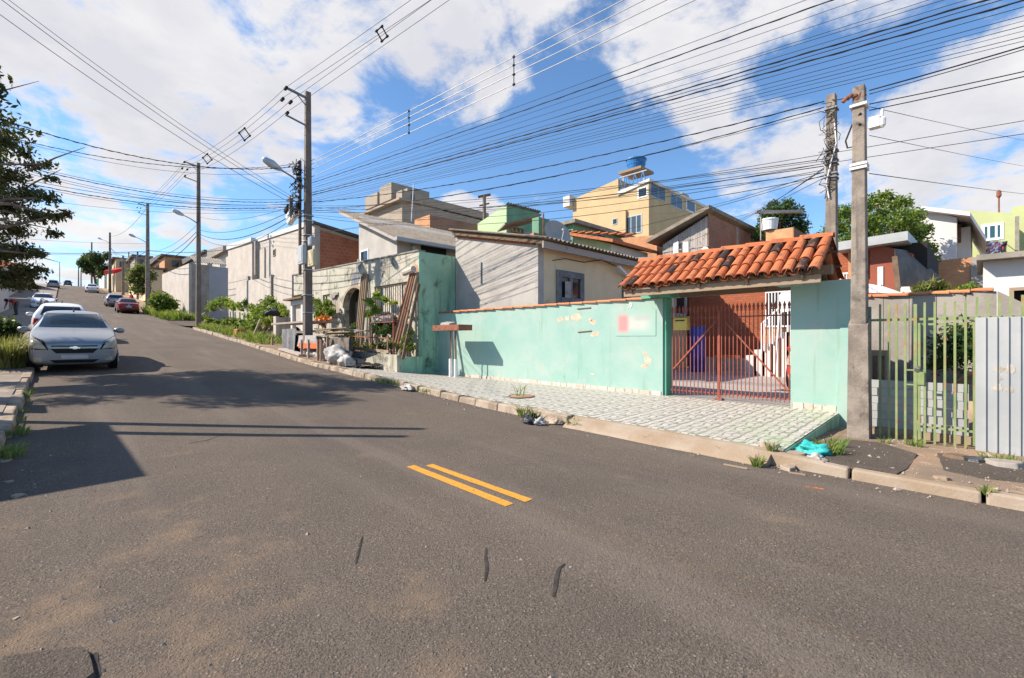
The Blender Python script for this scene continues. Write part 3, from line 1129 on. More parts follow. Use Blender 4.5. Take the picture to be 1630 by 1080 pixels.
# barrel tiles, each a piece: pans below, covers above
def barrel(L, r0, r1, up, seg=7):
    m = MB()
    sg = 1 if up else -1
    rows, rows2 = [], []
    for (t, r_) in ((0, r0), (L * .55, (r0 + r1) / 2), (L, r1)):
        rows.append([(math.cos(math.pi * k / seg) * r_, t, sg * math.sin(math.pi * k / seg) * r_ * .85) for k in range(seg + 1)])
        rows2.append([(math.cos(math.pi * k / seg) * (r_ - .014), t, sg * math.sin(math.pi * k / seg) * (r_ * .85 - .014)) for k in range(seg + 1)])
    m.grid(rows)
    m.grid(rows2)
    for k in range(seg):
        m.face([rows[0][k], rows[0][k + 1], rows2[0][k + 1], rows2[0][k]])
        m.face([rows[-1][k], rows[-1][k + 1], rows2[-1][k + 1], rows2[-1][k]])
    return m


cover = barrel(.44, .088, .070, True).mesh('cover_tile', M['clay'], False)
pan = barrel(.44, .072, .084, False).mesh('pan_tile', M['clay'], False)
NCOL, NROW = 20, 3
slen = math.hypot(RX - EX, RZ - EZ)
step = (slen - .04) / NROW
pitch = 3.70 / NCOL
for side in (1, -1):
    for c_ in range(NCOL):
        for r_ in range(NROW):
            yy = 1.78 + (c_ + .5) * pitch
            d = .0 + r_ * step
            x = (EX - .03 if side == 1 else 2 * RX - EX + .03) + side * math.cos(sl) * d
            z = EZ + math.sin(sl) * d + .075 + .006 * r_
            rz = R(-90) if side == 1 else R(90)
            inst(cover, 'cover_tile', gh, (x, yy + rnd.uniform(-.008, .008), z + .02 + rnd.uniform(-.004, .006)), (sl - .02, 0, rz + R(rnd.uniform(-1.6, 1.6))))
            if c_ < NCOL - 1 and side == 1 or c_ % 2 == 0:
                inst(pan, 'pan_tile', gh, (x + side * .02, yy + pitch / 2, z + .022), (sl - .02, 0, rz))
ridge = barrel(.50, .115, .092, True, 6).mesh('ridge_tile', M['clay'], False)
for i in range(8):
    inst(ridge, 'ridge_tile', gh, (RX, 5.50 - i * .46, RZ + .11 + rnd.uniform(-.006, .012)), (R(rnd.uniform(-2.2, -.4)), 0, R(180)))

# iron gate with two leaves
gt = thing('gate', 'red painted iron bar gate with two leaves and diagonal braces', 'gate', (9.46, 3.5, WALLZ))
GX = 9.46
GZ0 = .33
yl, ym, yr = 4.74, pX(1145, 600, GX).y, 2.42
nl, nr = 13, 17
spear = MB()
spear.prism([(-.011, -.011, 0), (.011, -.011, 0), (.011, .011, 0), (-.011, .011, 0)], [(-.024, -.012, .05), (.024, -.012, .05), (.024, .012, .05), (-.024, .012, .05)])
spear.prism([(-.024, -.012, .05), (.024, -.012, .05), (.024, .012, .05), (-.024, .012, .05)], [(-.001, -.001, .13), (.001, -.001, .13), (.001, .001, .13), (-.001, .001, .13)])
spear.box(-.02, .02, -.014, .014, -.02, -.002)
spear_me = spear.mesh('spear_head', M['gate_red'])
barme = {}
for (ya, yb, n) in ((yl, ym, nl), (ym, yr, nr)):
    for k in range(n):
        yy = lerp(ya, yb, (k + .6) / n)
        top = 2.06
        key = 'bar'
        if key not in barme:
            m = MB()
            m.box(-.007, .007, -.007, .007, 0, top - GZ0)
            barme[key] = m.mesh('bar', M['gate_red'])
        b = inst(barme[key], 'bar', gt, (GX, yy, GZ0), (0, 0, R(rnd.uniform(-4, 4))))
        inst(spear_me, 'spear_head', gt, (GX, yy, top + .02), (0, 0, R(90)))
for (ya, yb) in ((yl, ym + .03), (ym - .03, yr)):
    for z in (GZ0 + .07, 1.94):
        m = MB()
        m.box(GX + .0095, GX + .028, yb, ya, z - .012, z + .012)
        m.build('rail', M['gate_red'], gt)
m = MB()
m.box(GX - .024, GX + .008, ym - .017, ym + .017, GZ0 - .04, 2.08)
m.build('meeting_post', M['gate_red'], gt)
m = MB()
m.bar((GX - .02, pX(1073, 587, GX).y, pX(1073, 587, GX).z), (GX - .02, pX(1140, 512, GX).y, pX(1140, 512, GX).z), .022, .026)
m.build('brace', M['gate_red'], gt)
m = MB()
m.bar((GX - .02, pX(1155, 513, GX).y, pX(1155, 513, GX).z), (GX - .02, pX(1257, 625, GX).y, pX(1257, 625, GX).z), .022, .026)
m.build('brace', M['gate_red'], gt)
m = MB()
m.box(GX - .06, GX + .05, ym - .07, ym + .07, .25, .31)
m.build('stop_block', M['rust'], gt)
p = pX(1085, 514, GX - .05)
m = MB()
m.prism([(p.x - .08, p.y - .15, p.z - .16), (p.x + .08, p.y - .15, p.z - .16), (p.x + .08, p.y + .15, p.z - .16), (p.x - .08, p.y + .15, p.z - .16)],
        [(p.x - .08, p.y - .15, p.z + .1), (p.x + .08, p.y - .15, p.z + .14), (p.x + .08, p.y + .15, p.z + .14), (p.x - .08, p.y + .15, p.z + .1)])
mbx = m.build('letter_box', M['yellow_box'], bevel=.01)
tag(mbx, 'small yellow letter box hung on the left leaf of the red gate', 'letter box')
m = MB()
m.box(p.x - .085, p.x - .082, p.y - .10, p.y + .10, p.z + .03, p.z + .055)
m.build('slot', M['black'], mbx)

# ================================================================ yard behind the gate
g = MB()
g.grid([[(x, y_, .27 - .004 * (x - 9.5)) for x in (9.40, 12, 15, 18, 21.5)] for y_ in (1.4, 3, 5, 7, 9.4)])
t = NT('yard_floor')
b = t.node('ShaderNodeTexBrick')
t.l.new(t.pos, b.inputs['Vector'])
for k_, v_ in (('Color1', (.46, .43, .40, 1)), ('Color2', (.40, .375, .35, 1)), ('Mortar', (.22, .21, .18, 1)), ('Scale', 1), ('Brick Width', .17), ('Row Height', .1), ('Mortar Size', .008)):
    b.inputs[k_].default_value = v_
tag(g.build('yard_floor', t.done(t.mix(t.rng(t.noise(1.2, 5), .4, .75, 0, .5), b.outputs['Color'], (.30, .28, .25, 1)), .7)), None, None, None, 'structure')

# brick annexe at the back of the yard
an = thing('brick_annexe', 'red brick annexe wall at the back of the yard behind the gate', 'building', (20, 7.6, .2))
g = MB()
g.box(20.0, 26.0, 5.95, 9.16, .1, 4.55)
g.build('wall', M['brick_Y'], an)
g = MB()
g.box(19.955, 19.997, 6.3, 9.0, .1, .72)
g.build('plinth', M['chip'], an)
g = MB()
g.prism([(19.6, 5.7, 4.56), (26.4, 5.7, 4.56), (26.4, 9.5, 4.56), (19.6, 9.5, 4.56)], [(19.6, 5.7, 4.72), (26.4, 5.7, 5.0), (26.4, 9.5, 5.0), (19.6, 9.5, 4.72)])
g.build('roof', M['roofdark'], an)
# stair up to the right with a white grille
st = thing('staircase', 'white stepped staircase with a pale bar railing in the yard', 'staircase', (17, 5, .25))
for i in range(6):
    m = MB()
    y0 = pX(1187 + i * 13, 560, 17.0).y
    z0 = pX(1187, 566, 17.0).z + i * .20
    m.box(17.0, 18.0, y0 - .34, y0, .1, z0)
    m.build('step', M['white_wall'], st)
a, b = pX(1212, 516, 16.95), pX(1243, 488, 16.95)
m = MB()
m.bar(a, b, .05)
m.build('handrail', M['white_metal'], st)
for i in range(8):
    p = a.lerp(b, i / 7)
    m = MB()
    m.bar((p.x, p.y, p.z), (p.x, p.y, p.z - 1.0), .03)
    m.build('baluster', M['white_metal'], st)
gr = thing('window_grille', 'tall pale bar grille beside the brick annexe', 'grille', (19, 4, 1))
yA, yB = pX(1219, 480, 19.0).y, pX(1275, 480, 19).y
zA, zB = pX(1230, 520, 19.0).z, pX(1230, 465, 19).z
for i in range(12):
    yy = lerp(yA, yB, i / 11)
    m = MB()
    m.box(18.98, 19.01, yy - .016, yy + .016, zA, zB)
    m.build('bar', M['white_metal'], gr)
for z in (zA, zB):
    m = MB()
    m.box(18.975, 19.015, yB, yA, z - .03, z + .03)
    m.build('rail', M['white_metal'], gr)
rb = thing('rear_house', 'dark fronted rear house with brick parapet behind the pale grille', 'building', (19.6, 4, 0))
g = MB()
g.box(19.6, 25, 1.2, 5.75, 1.9, 4.6)
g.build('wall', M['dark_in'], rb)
g = MB()
g.box(19.5, 25, 1.2, 5.9, .1, 1.9)
g.build('parapet', M['brick_Yo'], rb)
# white canvas seen over the red car
cn = thing('canopy', 'white canvas canopy on a pole inside the yard', 'canopy', (15.5, 2.6, .2))
p = [pX(1240, 470, 15.5), pX(1262, 455, 15.5), pX(1262, 495, 15.5), pX(1241, 498, 15.5)]
m = MB()
m.prism(p, [q + Vector((2.2, -.2, .25)) for q in p])
m.build('canvas', M['white_plastic'], cn)
m = MB()
a = pX(1241, 500, 15.5)
m.tube([a, pX(1232, 600, 15.0)], .028, 6)
m.build('pole', M['white_metal'], cn)
# blue barrel
bp = pX(1110, 560, 17.6)
br = thing('barrel', 'tall blue plastic barrel in the shade of the brick annexe', 'barrel', (17.6, bp.y, .24))
m = MB()
zb, zt_ = .24, pX(1110, 522, 17.6).z
rr = .30
prof = [(0, .9), (.03, 1), (.3, 1), (.32, 1.05), (.36, 1.05), (.38, 1), (.66, 1), (.68, 1.05), (.72, 1.05), (.74, 1), (.96, .98), (1, .88)]
m.tube([(17.6, bp.y, lerp(zb, zt_, f)) for f, _ in prof], [rr * s_ for _, s_ in prof], 20)
m.build('body', M['blue'], br, smooth=True)
m = MB()
m.tube([(17.6, bp.y, zt_ - .01), (17.6, bp.y, zt_ + .05)], rr * .93, 20)
m.build('lid', M['blue'], br)
# low stool with red seat
sp = pX(1157, 568, 16.5)
so = thing('stool', 'small stool with an orange red seat in the yard', 'stool', (16.5, sp.y, .24))
m = MB()
m.box(16.3, 16.7, sp.y - .36, sp.y + .36, sp.z - .05, sp.z + .05)
m.build('seat', M['orange'], so)
for (dx, dy) in ((-.15, -.28), (.15, -.28), (.15, .28), (-.15, .28)):
    m = MB()
    m.box(16.5 + dx - .02, 16.5 + dx + .02, sp.y + dy - .02, sp.y + dy + .02, .24, sp.z - .05)
    m.build('leg', M['wood_dark'], so)
# ================================================================ window helper
def window(parent, face, plane, a0, a1, z0, z1, frame, pane, fw=.06, mull=1, out=.03, name='window'):
    """face 'X': on a wall of constant X looking to -X, a = Y range; face 'Y': wall of constant Y looking to -Y, a = X range"""
    def bx(m, s0, s1, d0, d1, q0, q1):
        if face == 'X':
            m.box(plane - d1, plane - d0, s0, s1, q0, q1)
        else:
            m.box(s0, s1, plane - d1, plane - d0, q0, q1)
    a0, a1 = min(a0, a1), max(a0, a1)
    z0, z1 = min(z0, z1), max(z0, z1)
    m = MB()
    bx(m, a0, a0 + fw, -.01, out, z0, z1)
    bx(m, a1 - fw, a1, -.01, out, z0, z1)
    bx(m, a0 + fw, a1 - fw, -.01, out, z1 - fw, z1)
    bx(m, a0 + fw, a1 - fw, -.01, out + .02, z0, z0 + fw)
    for k in range(mull):
        c = lerp(a0, a1, (k + 1) / (mull + 1))
        bx(m, c - fw * .35, c + fw * .35, -.01, out - .008, z0 + fw, z1 - fw)
    w = m.build(name, frame, parent)
    m = MB()
    bx(m, a0 + fw * .8, a1 - fw * .8, -.008, .008, z0 + fw * .8, z1 - fw * .8)
    m.build('pane', pane, w)
    return w


def winpx(parent, face, plane, u0, v0, u1, v1, frame, pane, **k):
    """window from its pixel rectangle on a known wall plane"""
    f = pX if face == 'X' else pY
    um = (u0 + u1) / 2
    i = 1 if face == 'X' else 0
    return window(parent, face, plane, f(u0, v0, plane)[i], f(u1, v0, plane)[i], f(um, v1, plane).z, f(um, v0, plane).z, frame, pane, **k)


# ================================================================ green bar fence, wicket and metal sheet
FX = 8.40
fe = thing('bar_fence', 'green and rust steel bar fence beside the concrete pole', 'fence', (FX, .6, .08))
m = MB()
m.box(-.011, .011, -.0125, .0125, 0, 1.92)
fbar = m.mesh('bar', M['fence_green'])
ypx = [1401, 1415, 1427, 1441, 1472, 1488, 1504, 1520, 1537]
for u in ypx[:4]:
    inst(fbar, 'bar', fe, (FX, pX(u, 600, FX).y, .08))
m = MB()
m.box(FX + .012, FX + .028, -2.6, 1.14, 1.755, 1.79)
m.build('rail', M['fence_green'], fe)
m = MB()
m.box(FX - .02, FX + .02, 1.12, 1.16, .05, 1.97)
m.build('post', M['seagreen'], fe)
m = MB()
m.box(FX - .015, FX + .015, pX(1457, 600, FX).y - .018, pX(1457, 600, FX).y + .018, .07, 1.98)
m.build('post', M['fence_green'], fe)
k = 0
for i in range(24):
    yy = .04 - i * .098
    m = MB() if i == 0 else None
    if m:
        m.box(-.011, .011, -.0125, .0125, 0, .30)
        fstub = m.mesh('bar', M['fence_green'])
    inst(fstub, 'bar', fe, (FX, yy, 1.74))
wk = thing('wicket_gate', 'green bar wicket gate with lock box and chain in the fence', 'gate', (FX, .4, .08))
for u in ypx[4:]:
    inst(fbar, 'bar', wk, (FX - .002, pX(u, 600, FX).y, .08))
yA, yB = pX(1460, 600, FX).y - .02, pX(1551, 600, FX).y
for z in (1.70, .30):
    m = MB()
    m.box(FX + .012, FX + .028, yB, yA, z - .014, z + .014)
    m.build('rail', M['fence_green'], wk)
for yy in (yA, yB):
    m = MB()
    m.box(FX - .014, FX + .014, yy - .014, yy + .014, .12, 1.72)
    m.build('stile', M['fence_green'], wk)
p0, p1 = pX(1462, 592, FX), pX(1470, 613, FX)
m = MB()
m.box(FX - .03, FX + .03, p1.y - .01, p0.y + .01, p1.z, p0.z)
m.build('lock_box', M['fence_green'], wk)
m = MB()
c = pX(1460, 587, FX)
for j in range(5):
    a = j * .5
    m.tube([(FX - .03 + .012 * math.cos(t * .8 + a), c.y + .03 * math.sin(t * .8 + j), c.z + .012 * j - .025 + .01 * math.cos(t * .8)) for t in range(9)], .005, 5)
m.build('chain', M['steel'], wk)
for (ua, va, ub, vb) in ((1441, 589, 1472, 589), (1441, 612, 1472, 612)):
    m = MB()
    a, b = pX(ua, va, FX), pX(ub, vb, FX)
    m.box(FX - .008, FX + .008, b.y, a.y, a.z - .01, a.z + .01)
    m.build('lock_rail', M['fence_green'], fe)

# ribbed metal sheets wired to the fence
ms_ = thing('metal_sheet', 'pale ribbed metal sheet with stains closing the right part of the fence', 'metal sheet', (8.33, -1, .08))
yy = .055
i = 0
while yy > -2.6:
    w = .098
    m = MB()
    z0, z1 = .07 + rnd.uniform(-.01, .01), 1.775
    x = 8.33
    m.prism([(x, yy - w + .012, z0), (x + .004, yy - w + .012, z0), (x + .004, yy, z0), (x, yy, z0)], [(x, yy - w + .012, z1), (x + .004, yy - w + .012, z1), (x + .004, yy, z1), (x, yy, z1)])
    m.prism([(x - .018, yy - w + .003, z0), (x + .004, yy - w, z0), (x + .004, yy - w + .012, z0), (x - .018, yy - w + .009, z0)], [(x - .018, yy - w + .003, z1), (x + .004, yy - w, z1), (x + .004, yy - w + .012, z1), (x - .018, yy - w + .009, z1)])
    m.build('rib', M['galv_pale'], ms_)
    yy -= w
    i += 1
M['rust_stain'] = mk('rust_stain', (.36, .29, .21), (.48, .43, .37), 14, .8, .1, 40)
for j, (u, v, ru, rv) in enumerate([(1590, 588, 12, 6), (1608, 588, 9, 9), (1588, 618, 12, 7), (1607, 620, 9, 6), (1592, 602, 4, 4)]):
    blotch('rust_stain', u, v, ru, rv, 8.329, M['rust_stain'], ms_, 40 + j)

# low pile of grey board panels behind the bars
bp_ = thing('board_stack', 'low screen of pale grey horizontal boards right behind the fence bars', 'boards', (8.75, .6, .1))
for (ya, yb, tilt) in ((1.17, .68, .0), (.62, .12, .0)):
    for j in range(6):
        m = MB()
        z0 = .19 + j * .117
        dx = rnd.uniform(-.006, .006) + .012 * (j % 2)
        m.box(8.72 + dx, 8.745 + dx, yb, ya, z0, z0 + .112)
        m.build('board', M['galv_pale'], bp_)
m = MB()
m.box(8.70, 8.78, -.3, 1.2, .06, .185)
m.build('sill', M['wood'], bp_)
# grass bank and concrete wall inside the lot
g = MB()
rows = []
for y_ in (-6, -3, -1, -.3, .2, .5, .8, 1.2, 1.9):
    rows.append([(x, y_, .07 + smooth(9, 12, x) * (1.05 * smooth(1.0, -.4, y_) if False else 1.05 * (1 - smooth(-.3, 1.3, y_))) + rnd.uniform(-.02, .02)) for x in (8.5, 9.2, 9.8, 10.4, 11, 11.5, 12.0, 13)])
g.grid(rows)
bank = tag(g.build('bank', M['earth'], smooth=True), None, None, None, 'structure')
lw = thing('lot_wall', 'weathered concrete slab wall with clay coping inside the fenced lot', 'wall', (12, 1, 0))
yy = 2.6
while yy > -.05:
    m = MB()
    m.box(12.0 + rnd.uniform(-.004, .004), 12.12, yy - .392, yy, 0, 2.36)
    m.build('slab', M['concrete'], lw)
    yy -= .4
m = MB()
m.prism([(12.0, -.62, .3), (12.12, -.62, .3), (12.12, yy - .004, .3), (12.0, yy - .004, .3)], [(12.0, -.62, 2.05), (12.12, -.62, 2.05), (12.12, yy - .004, 2.36), (12.0, yy - .004, 2.36)])
m.build('slab', M['concrete'], lw)
for i in range(9):
    inst(coping, 'coping_tile', lw, (12.06, yy + .05 + i * .29, 2.372 + rnd.uniform(0, .02)), (0, 0, R(rnd.uniform(-5, 5))), (.75, .75, 1))
m = MB()
m.box(11.2, 11.6, 1.25, 1.62, .06, 1.28)
kn = m.build('meter_box', M['wood'])
tag(kn, 'tall narrow wooden box with louvres behind the first fence bars', 'box')
for j in range(3):
    m = MB()
    m.box(11.19, 11.199, 1.29 + j * .11, 1.36 + j * .11, .55, 1.18)
    m.build('louvre', M['wood_dark'], kn)

# ================================================================ concrete utility poles
def iso_pole(name, label, x, y, z0, z1, wb, wt, mat, web=True, group=None):
    t = thing(name, label, 'utility pole', (x, y, z0), group)
    m = MB()
    a, b = wb / 2, wt / 2
    m.prism([(x - a, y - a * .85, z0 - .3), (x + a, y - a * .85, z0 - .3), (x + a, y + a * .85, z0 - .3), (x - a, y + a * .85, z0 - .3)],
            [(x - b, y - b * .85, z1), (x + b, y - b * .85, z1), (x + b, y + b * .85, z1), (x - b, y + b * .85, z1)])
    m.build('shaft', mat, t, bevel=.012)
    return t


PFX, PFY = 8.28, 1.24
pf = iso_pole('utility_pole', 'tall concrete pole with white antenna between mint pillar and green fence', PFX, PFY, .0, 5.16, .25, .165, M['pole'])
m = MB()                                          # concrete collar at its foot
m.prism([(PFX - .15, PFY - .13, -.1), (PFX + .15, PFY - .13, -.1), (PFX + .15, PFY + .13, -.1), (PFX - .15, PFY + .13, -.1)],
        [(PFX - .128, PFY - .113, 1.70), (PFX + .128, PFY - .113, 1.86), (PFX + .128, PFY + .113, 1.86), (PFX - .128, PFY + .113, 1.70)])
m.build('collar', M['pole'], pf)
zc = pX(1378, 168, PFX).z
for z in (zc, pX(1378, 268, PFX).z, pX(1378, 262, PFX).z):
    m = MB()
    m.box(PFX - .115, PFX + .115, PFY - .1, PFY + .1, z - .018, z + .018)
    m.build('band', M['white_metal'], pf)
for k in range(5):
    m = MB()
    m.tube([(PFX - .12 + k * .02, PFY + .12 - .05 * k, 5.02 + .03 * (k % 2)), (PFX - .13 + k * .02, PFY + .18 - .05 * k, 4.96 + .03 * (k % 3))], .028, 7)
    m.build('insulator', M['rust'], pf)
m = MB()
p = pX(1391, 199, PFX)
m.box(PFX - .14, PFX - .02, p.y - .08, p.y + .04, p.z - .08, p.z + .07)
m.tube([(PFX - .1, p.y - .09, p.z - .02), (PFX - .1, p.y - .11, p.z + .15)], .018, 6)
q = pX(1409, 198, PFX)
m.tube([(PFX - .1, q.y + .02, q.z - .07), (PFX - .1, q.y + .02, q.z - .04), (PFX - .1, q.y + .02, q.z + .05), (PFX - .1, q.y + .02, q.z + .07)], [.02, .04, .042, .022], 10)
m.box(PFX - .11, PFX - .09, q.y + .02, p.y - .05, p.z - .012, p.z + .012)
m.build('antenna', M['white_plastic'], pf)
m = MB()
m.tube([pX(1370, 180, PFX - .1), pX(1356, 200, PFX), pX(1346, 225, PFX), pX(1349, 236, PFX), pX(1358, 234, PFX), pX(1364, 215, PFX), pX(1369, 197, PFX - .1)], .012, 6)
m.build('cable_loop', M['wire'], pf)
PBX, PBY = 10.6, 2.02
pb_ = iso_pole('utility_pole', 'older concrete pole wrapped in cables behind the tiled gateway roof', PBX, PBY, .1, 6.2, .26, .17, M['pole'])
for v in (175, 240, 255, 262, 278, 284):
    z = pX(1324, v, PBX).z
    m = MB()
    m.box(PBX - .115, PBX + .115, PBY - .1, PBY + .1, z - .014, z + .014)
    m.build('band', M['steel'], pb_)
m = MB()
r2 = random.Random(5)
for k in range(16):
    z = pX(1322, r2.uniform(165, 290), PBX).z
    y0 = PBY + r2.uniform(-.12, .12)
    pts = []
    for j in range(7):
        pts.append((PBX - .13 - r2.uniform(0, .05), y0 + r2.uniform(-.1, .14), z - j * r2.uniform(.02, .07)))
    m.tube(pts, .006, 5)
m.build('loose_cable', M['wire'], pb_)
m = MB()
m.tube([(PBX - .13, PBY - .07, 5.6), (PBX - .15, PBY - .1, 5.2), (PBX - .13, PBY - .02, 4.9), (PBX - .14, PBY + .06, 4.5), (PBX - .13, PBY + .02, 4.2)], .012, 6)
m.build('white_cable', M['white_plastic'], pb_)

# ================================================================ houses up the slope on the right
# red plastered house
rh = thing('red_house', 'red plastered house with white edged lean roof behind the concrete pole', 'house', (19, 2.4, 0))
XR_ = 19.0
yl_, yr_ = pX(1385, 400, XR_).y, pX(1452, 400, XR_).y
g = MB()
zt1 = pX(1385, 386, XR_).z
g.prism([(XR_, yr_, .2), (25, yr_, .2), (25, yl_, .2), (XR_, yl_, .2)], [(XR_, yr_, zt1 - .5), (25, yr_, zt1 - .2), (25, yl_, zt1 + .3), (XR_, yl_, zt1)])
g.build('wall', M['redwall'], rh)
y2 = pX(1326, 400, XR_).y
g = MB()
g.box(XR_ + .5, 25, yl_ + .004, y2, .2, zt1 - .1)
g.build('porch_wall', M['brick_Y'], rh)
g = MB()
g.box(XR_ + .1, XR_ + .3, pX(1358, 400, XR_).y, pX(1349, 400, XR_).y, .2, zt1 - .1)
g.build('porch_post', M['brick_Yo'], rh)
for z in (pX(1340, 451, XR_).z, pX(1340, 435, XR_).z):
    m = MB()
    m.box(XR_ + .15, XR_ + .2, pX(1349, 400, XR_).y + .01, y2, z - .03, z + .03)
    m.build('balcony_rail', M['white_metal'], rh)
for k in range(4):
    m = MB()
    yy = lerp(pX(1349, 400, XR_).y + .05, y2, k / 4)
    m.box(XR_ + .16, XR_ + .19, yy - .015, yy + .015, .2 + 2.2, pX(1340, 435, XR_).z)
    m.build('baluster', M['white_metal'], rh)
m = MB()
a, b = pX(1330, 389, XR_ - .5), pX(1445, 371, XR_ - .5)
m.prism([(XR_ - .5, b.y, b.z - .22), (25, b.y, b.z - .1), (25, a.y, a.z - .1), (XR_ - .5, a.y, a.z - .22)], [(XR_ - .5, b.y, b.z + .06), (25, b.y, b.z + .3), (25, a.y, a.z + .3), (XR_ - .5, a.y, a.z + .06)])
m.build('roof', M['galv_pale'], rh)
winpx(rh, 'X', XR_, 1397, 425, 1406, 455, M['white_metal'], M['glass'], fw=.05)
winpx(rh, 'X', XR_, 1433, 440, 1441, 466, M['white_metal'], M['glass'], fw=.05)
m = MB()
m.bar(pX(1436, 439, XR_ - .4), pX(1448, 470, XR_ - .4), .14, .14)
m.build('down_pipe', M['white_metal'], rh)
# dark lean-to roof in front of the white house
m = MB()
q = [pX(1424, 403, 18.0), pX(1452, 407, 18.0), pX(1503, 455, 17.0), pX(1470, 452, 17.0)]
A_, B_, C_, D_ = pX(1424, 404, 17.0), pX(1452, 406, 21.0), pX(1504, 455, 21.0), pX(1430, 457, 17.0)
m.prism([A_, B_, C_, D_], [p + Vector((0, 0, .14)) for p in (A_, B_, C_, D_)])
lt = m.build('lean_to_roof', M['roofdark'])
tag(lt, 'dark sagging lean-to roof on the right side of the red house', 'roof')
for (p, q) in ((A_, D_), (B_, C_)):
    m = MB()
    m.bar(p.lerp(q, .02) + Vector((0, 0, -.06)), p.lerp(q, .98) + Vector((0, 0, -.06)), .08, .12)
    m.build('rafter', M['wood_dark'], lt)
for p in (D_.lerp(A_, .1), C_.lerp(B_, .1)):
    m = MB()
    m.bar((p.x, p.y, terr(p.x, p.y) - .2), p + Vector((0, 0, -.1)), .1)
    m.build('post', M['wood_dark'], lt)
m = MB()
p = [pX(1383, 466, 16), pX(1383, 452, 16), pX(1405, 456, 16), pX(1440, 468, 16)]
m.prism(p, [q + Vector((1.6, 0, .05)) for q in p])
tag(m.build('white_hood', M['white_plastic']), 'white sloping sheet showing over the concrete lot wall', 'sheet')
# white house with overhanging roof
wh = thing('white_house', 'white two storey house with deep white eaves behind the leafy tree', 'house', (33, 2, 3))
XW = 33.0
ya, yb = pX(1523, 350, XW).y, pX(1462, 350, XW).y
zt2, zb2 = pX(1500, 345, XW).z, pX(1500, 419, XW).z
g = MB()
g.prism([(XW, ya, zb2), (41, ya, zb2), (41, yb, zb2), (XW, yb, zb2)], [(XW, ya, zt2 - .15), (41, ya, zt2 - .15), (41, yb, zt2 + .6), (XW, yb, zt2 + .6)])
g.build('wall', M['white_wall'], wh)
yb3 = pX(1545, 350, XW + 1.2).y
g = MB()
g.box(XW + 1.2, 41, yb3, ya - .002, zb2, zt2 - .5)
g.build('side_wing', M['white_wall'], wh)
m = MB()
a, b = pX(1462, 334, XW - .5), pX(1544, 344, XW - .5)
c, d = pX(1570, 384, XW + .4), None
m.prism([(a.x, a.y, a.z), (b.x, b.y, b.z), (b.x + 9, b.y, b.z), (a.x + 9, a.y, a.z)], [(a.x, a.y, a.z + .2), (b.x, b.y, b.z + .2), (b.x + 9, b.y, b.z + .2), (a.x + 9, a.y, a.z + .2)])
m.prism([(b.x, b.y, b.z), (c.x, c.y, c.z), (c.x + 9, c.y, c.z), (b.x + 9, b.y, b.z)], [(b.x, b.y, b.z + .2), (c.x, c.y, c.z + .2), (c.x + 9, c.y, c.z + .2), (b.x + 9, b.y, b.z + .2)])
m.build('roof', M['white_metal'], wh)
winpx(wh, 'X', XW + 1.2, 1525, 358, 1530, 387, M['wood_dark'], M['glass'], fw=.06, mull=0)
# brick terrace under it
bt = thing('brick_terrace', 'orange brick retaining wall under the white house', 'wall', (31, 0, 2))
g = MB()
ya2, yb2 = pX(1600, 430, 31.5).y, pX(1462, 430, 31.5).y
g.box(31.5, 33.0, ya2, yb2, 1.0, zb2 - .03)
g.build('wall', M['brick_Yo'], bt)
for u in (1551, 1562):
    m = MB()
    yy = pX(u, 430, 31.45).y
    m.box(31.44, 31.498, yy - .12, yy + .12, 1.0, zb2 - .05)
    m.build('pier', M['concrete'], bt)
# lime green house far right
lg = thing('lime_house', 'lime green house with white framed window and laundry on the right edge', 'house', (48, -2, 5))
XL = 48.0
g = MB()
ya3, yb3 = pX(1617, 350, XL).y, pX(1500, 350, XL).y
zt3 = pX(1560, 336, XL).z
g.prism([(XL, ya3, 4), (58, ya3, 4), (58, yb3, 4), (XL, yb3, 4)], [(XL, ya3, pX(1617, 340, XL).z), (58, ya3, zt3), (58, yb3, zt3 + .5), (XL, yb3, pX(1500, 333, XL).z)])
g.build('wall', M['limegreen'], lg)
g = MB()
ya4 = pX(1700, 350, 54).y
g.box(54.0, 62, ya4, ya3 - .01, 4, pX(1640, 326, 54).z)
g.build('upper_wing', M['limegreen'], lg)
winpx(lg, 'X', XL, 1562, 356, 1598, 383, M['white_metal'], M['glass_green'], fw=.18, mull=2)
m = MB()
p = pX(1619, 345, XL - .1)
m.box(p.x - .1, p.x + .1, p.y - .1, p.y + .1, 4.5, p.z)
m.build('down_pipe', M['fibro'], lg)
m = MB()
p = pX(1590, 338, XL)
m.tube([p, p + Vector((0, 0, 1.0))], .05, 6)
m.tube([p + Vector((0, 0, 1.0)), p + Vector((0, 0, 1.15)), p + Vector((0, 0, 1.5)), p + Vector((0, 0, 1.6))], [.05, .14, .12, .03], 8)
m.build('chimney_pot', M['rust'], lg)
cols = [(.03, .04, .10), (.10, .06, .045), (.16, .08, .06), (.10, .16, .34), (.28, .32, .5), (.45, .05, .05), (.05, .05, .06)]
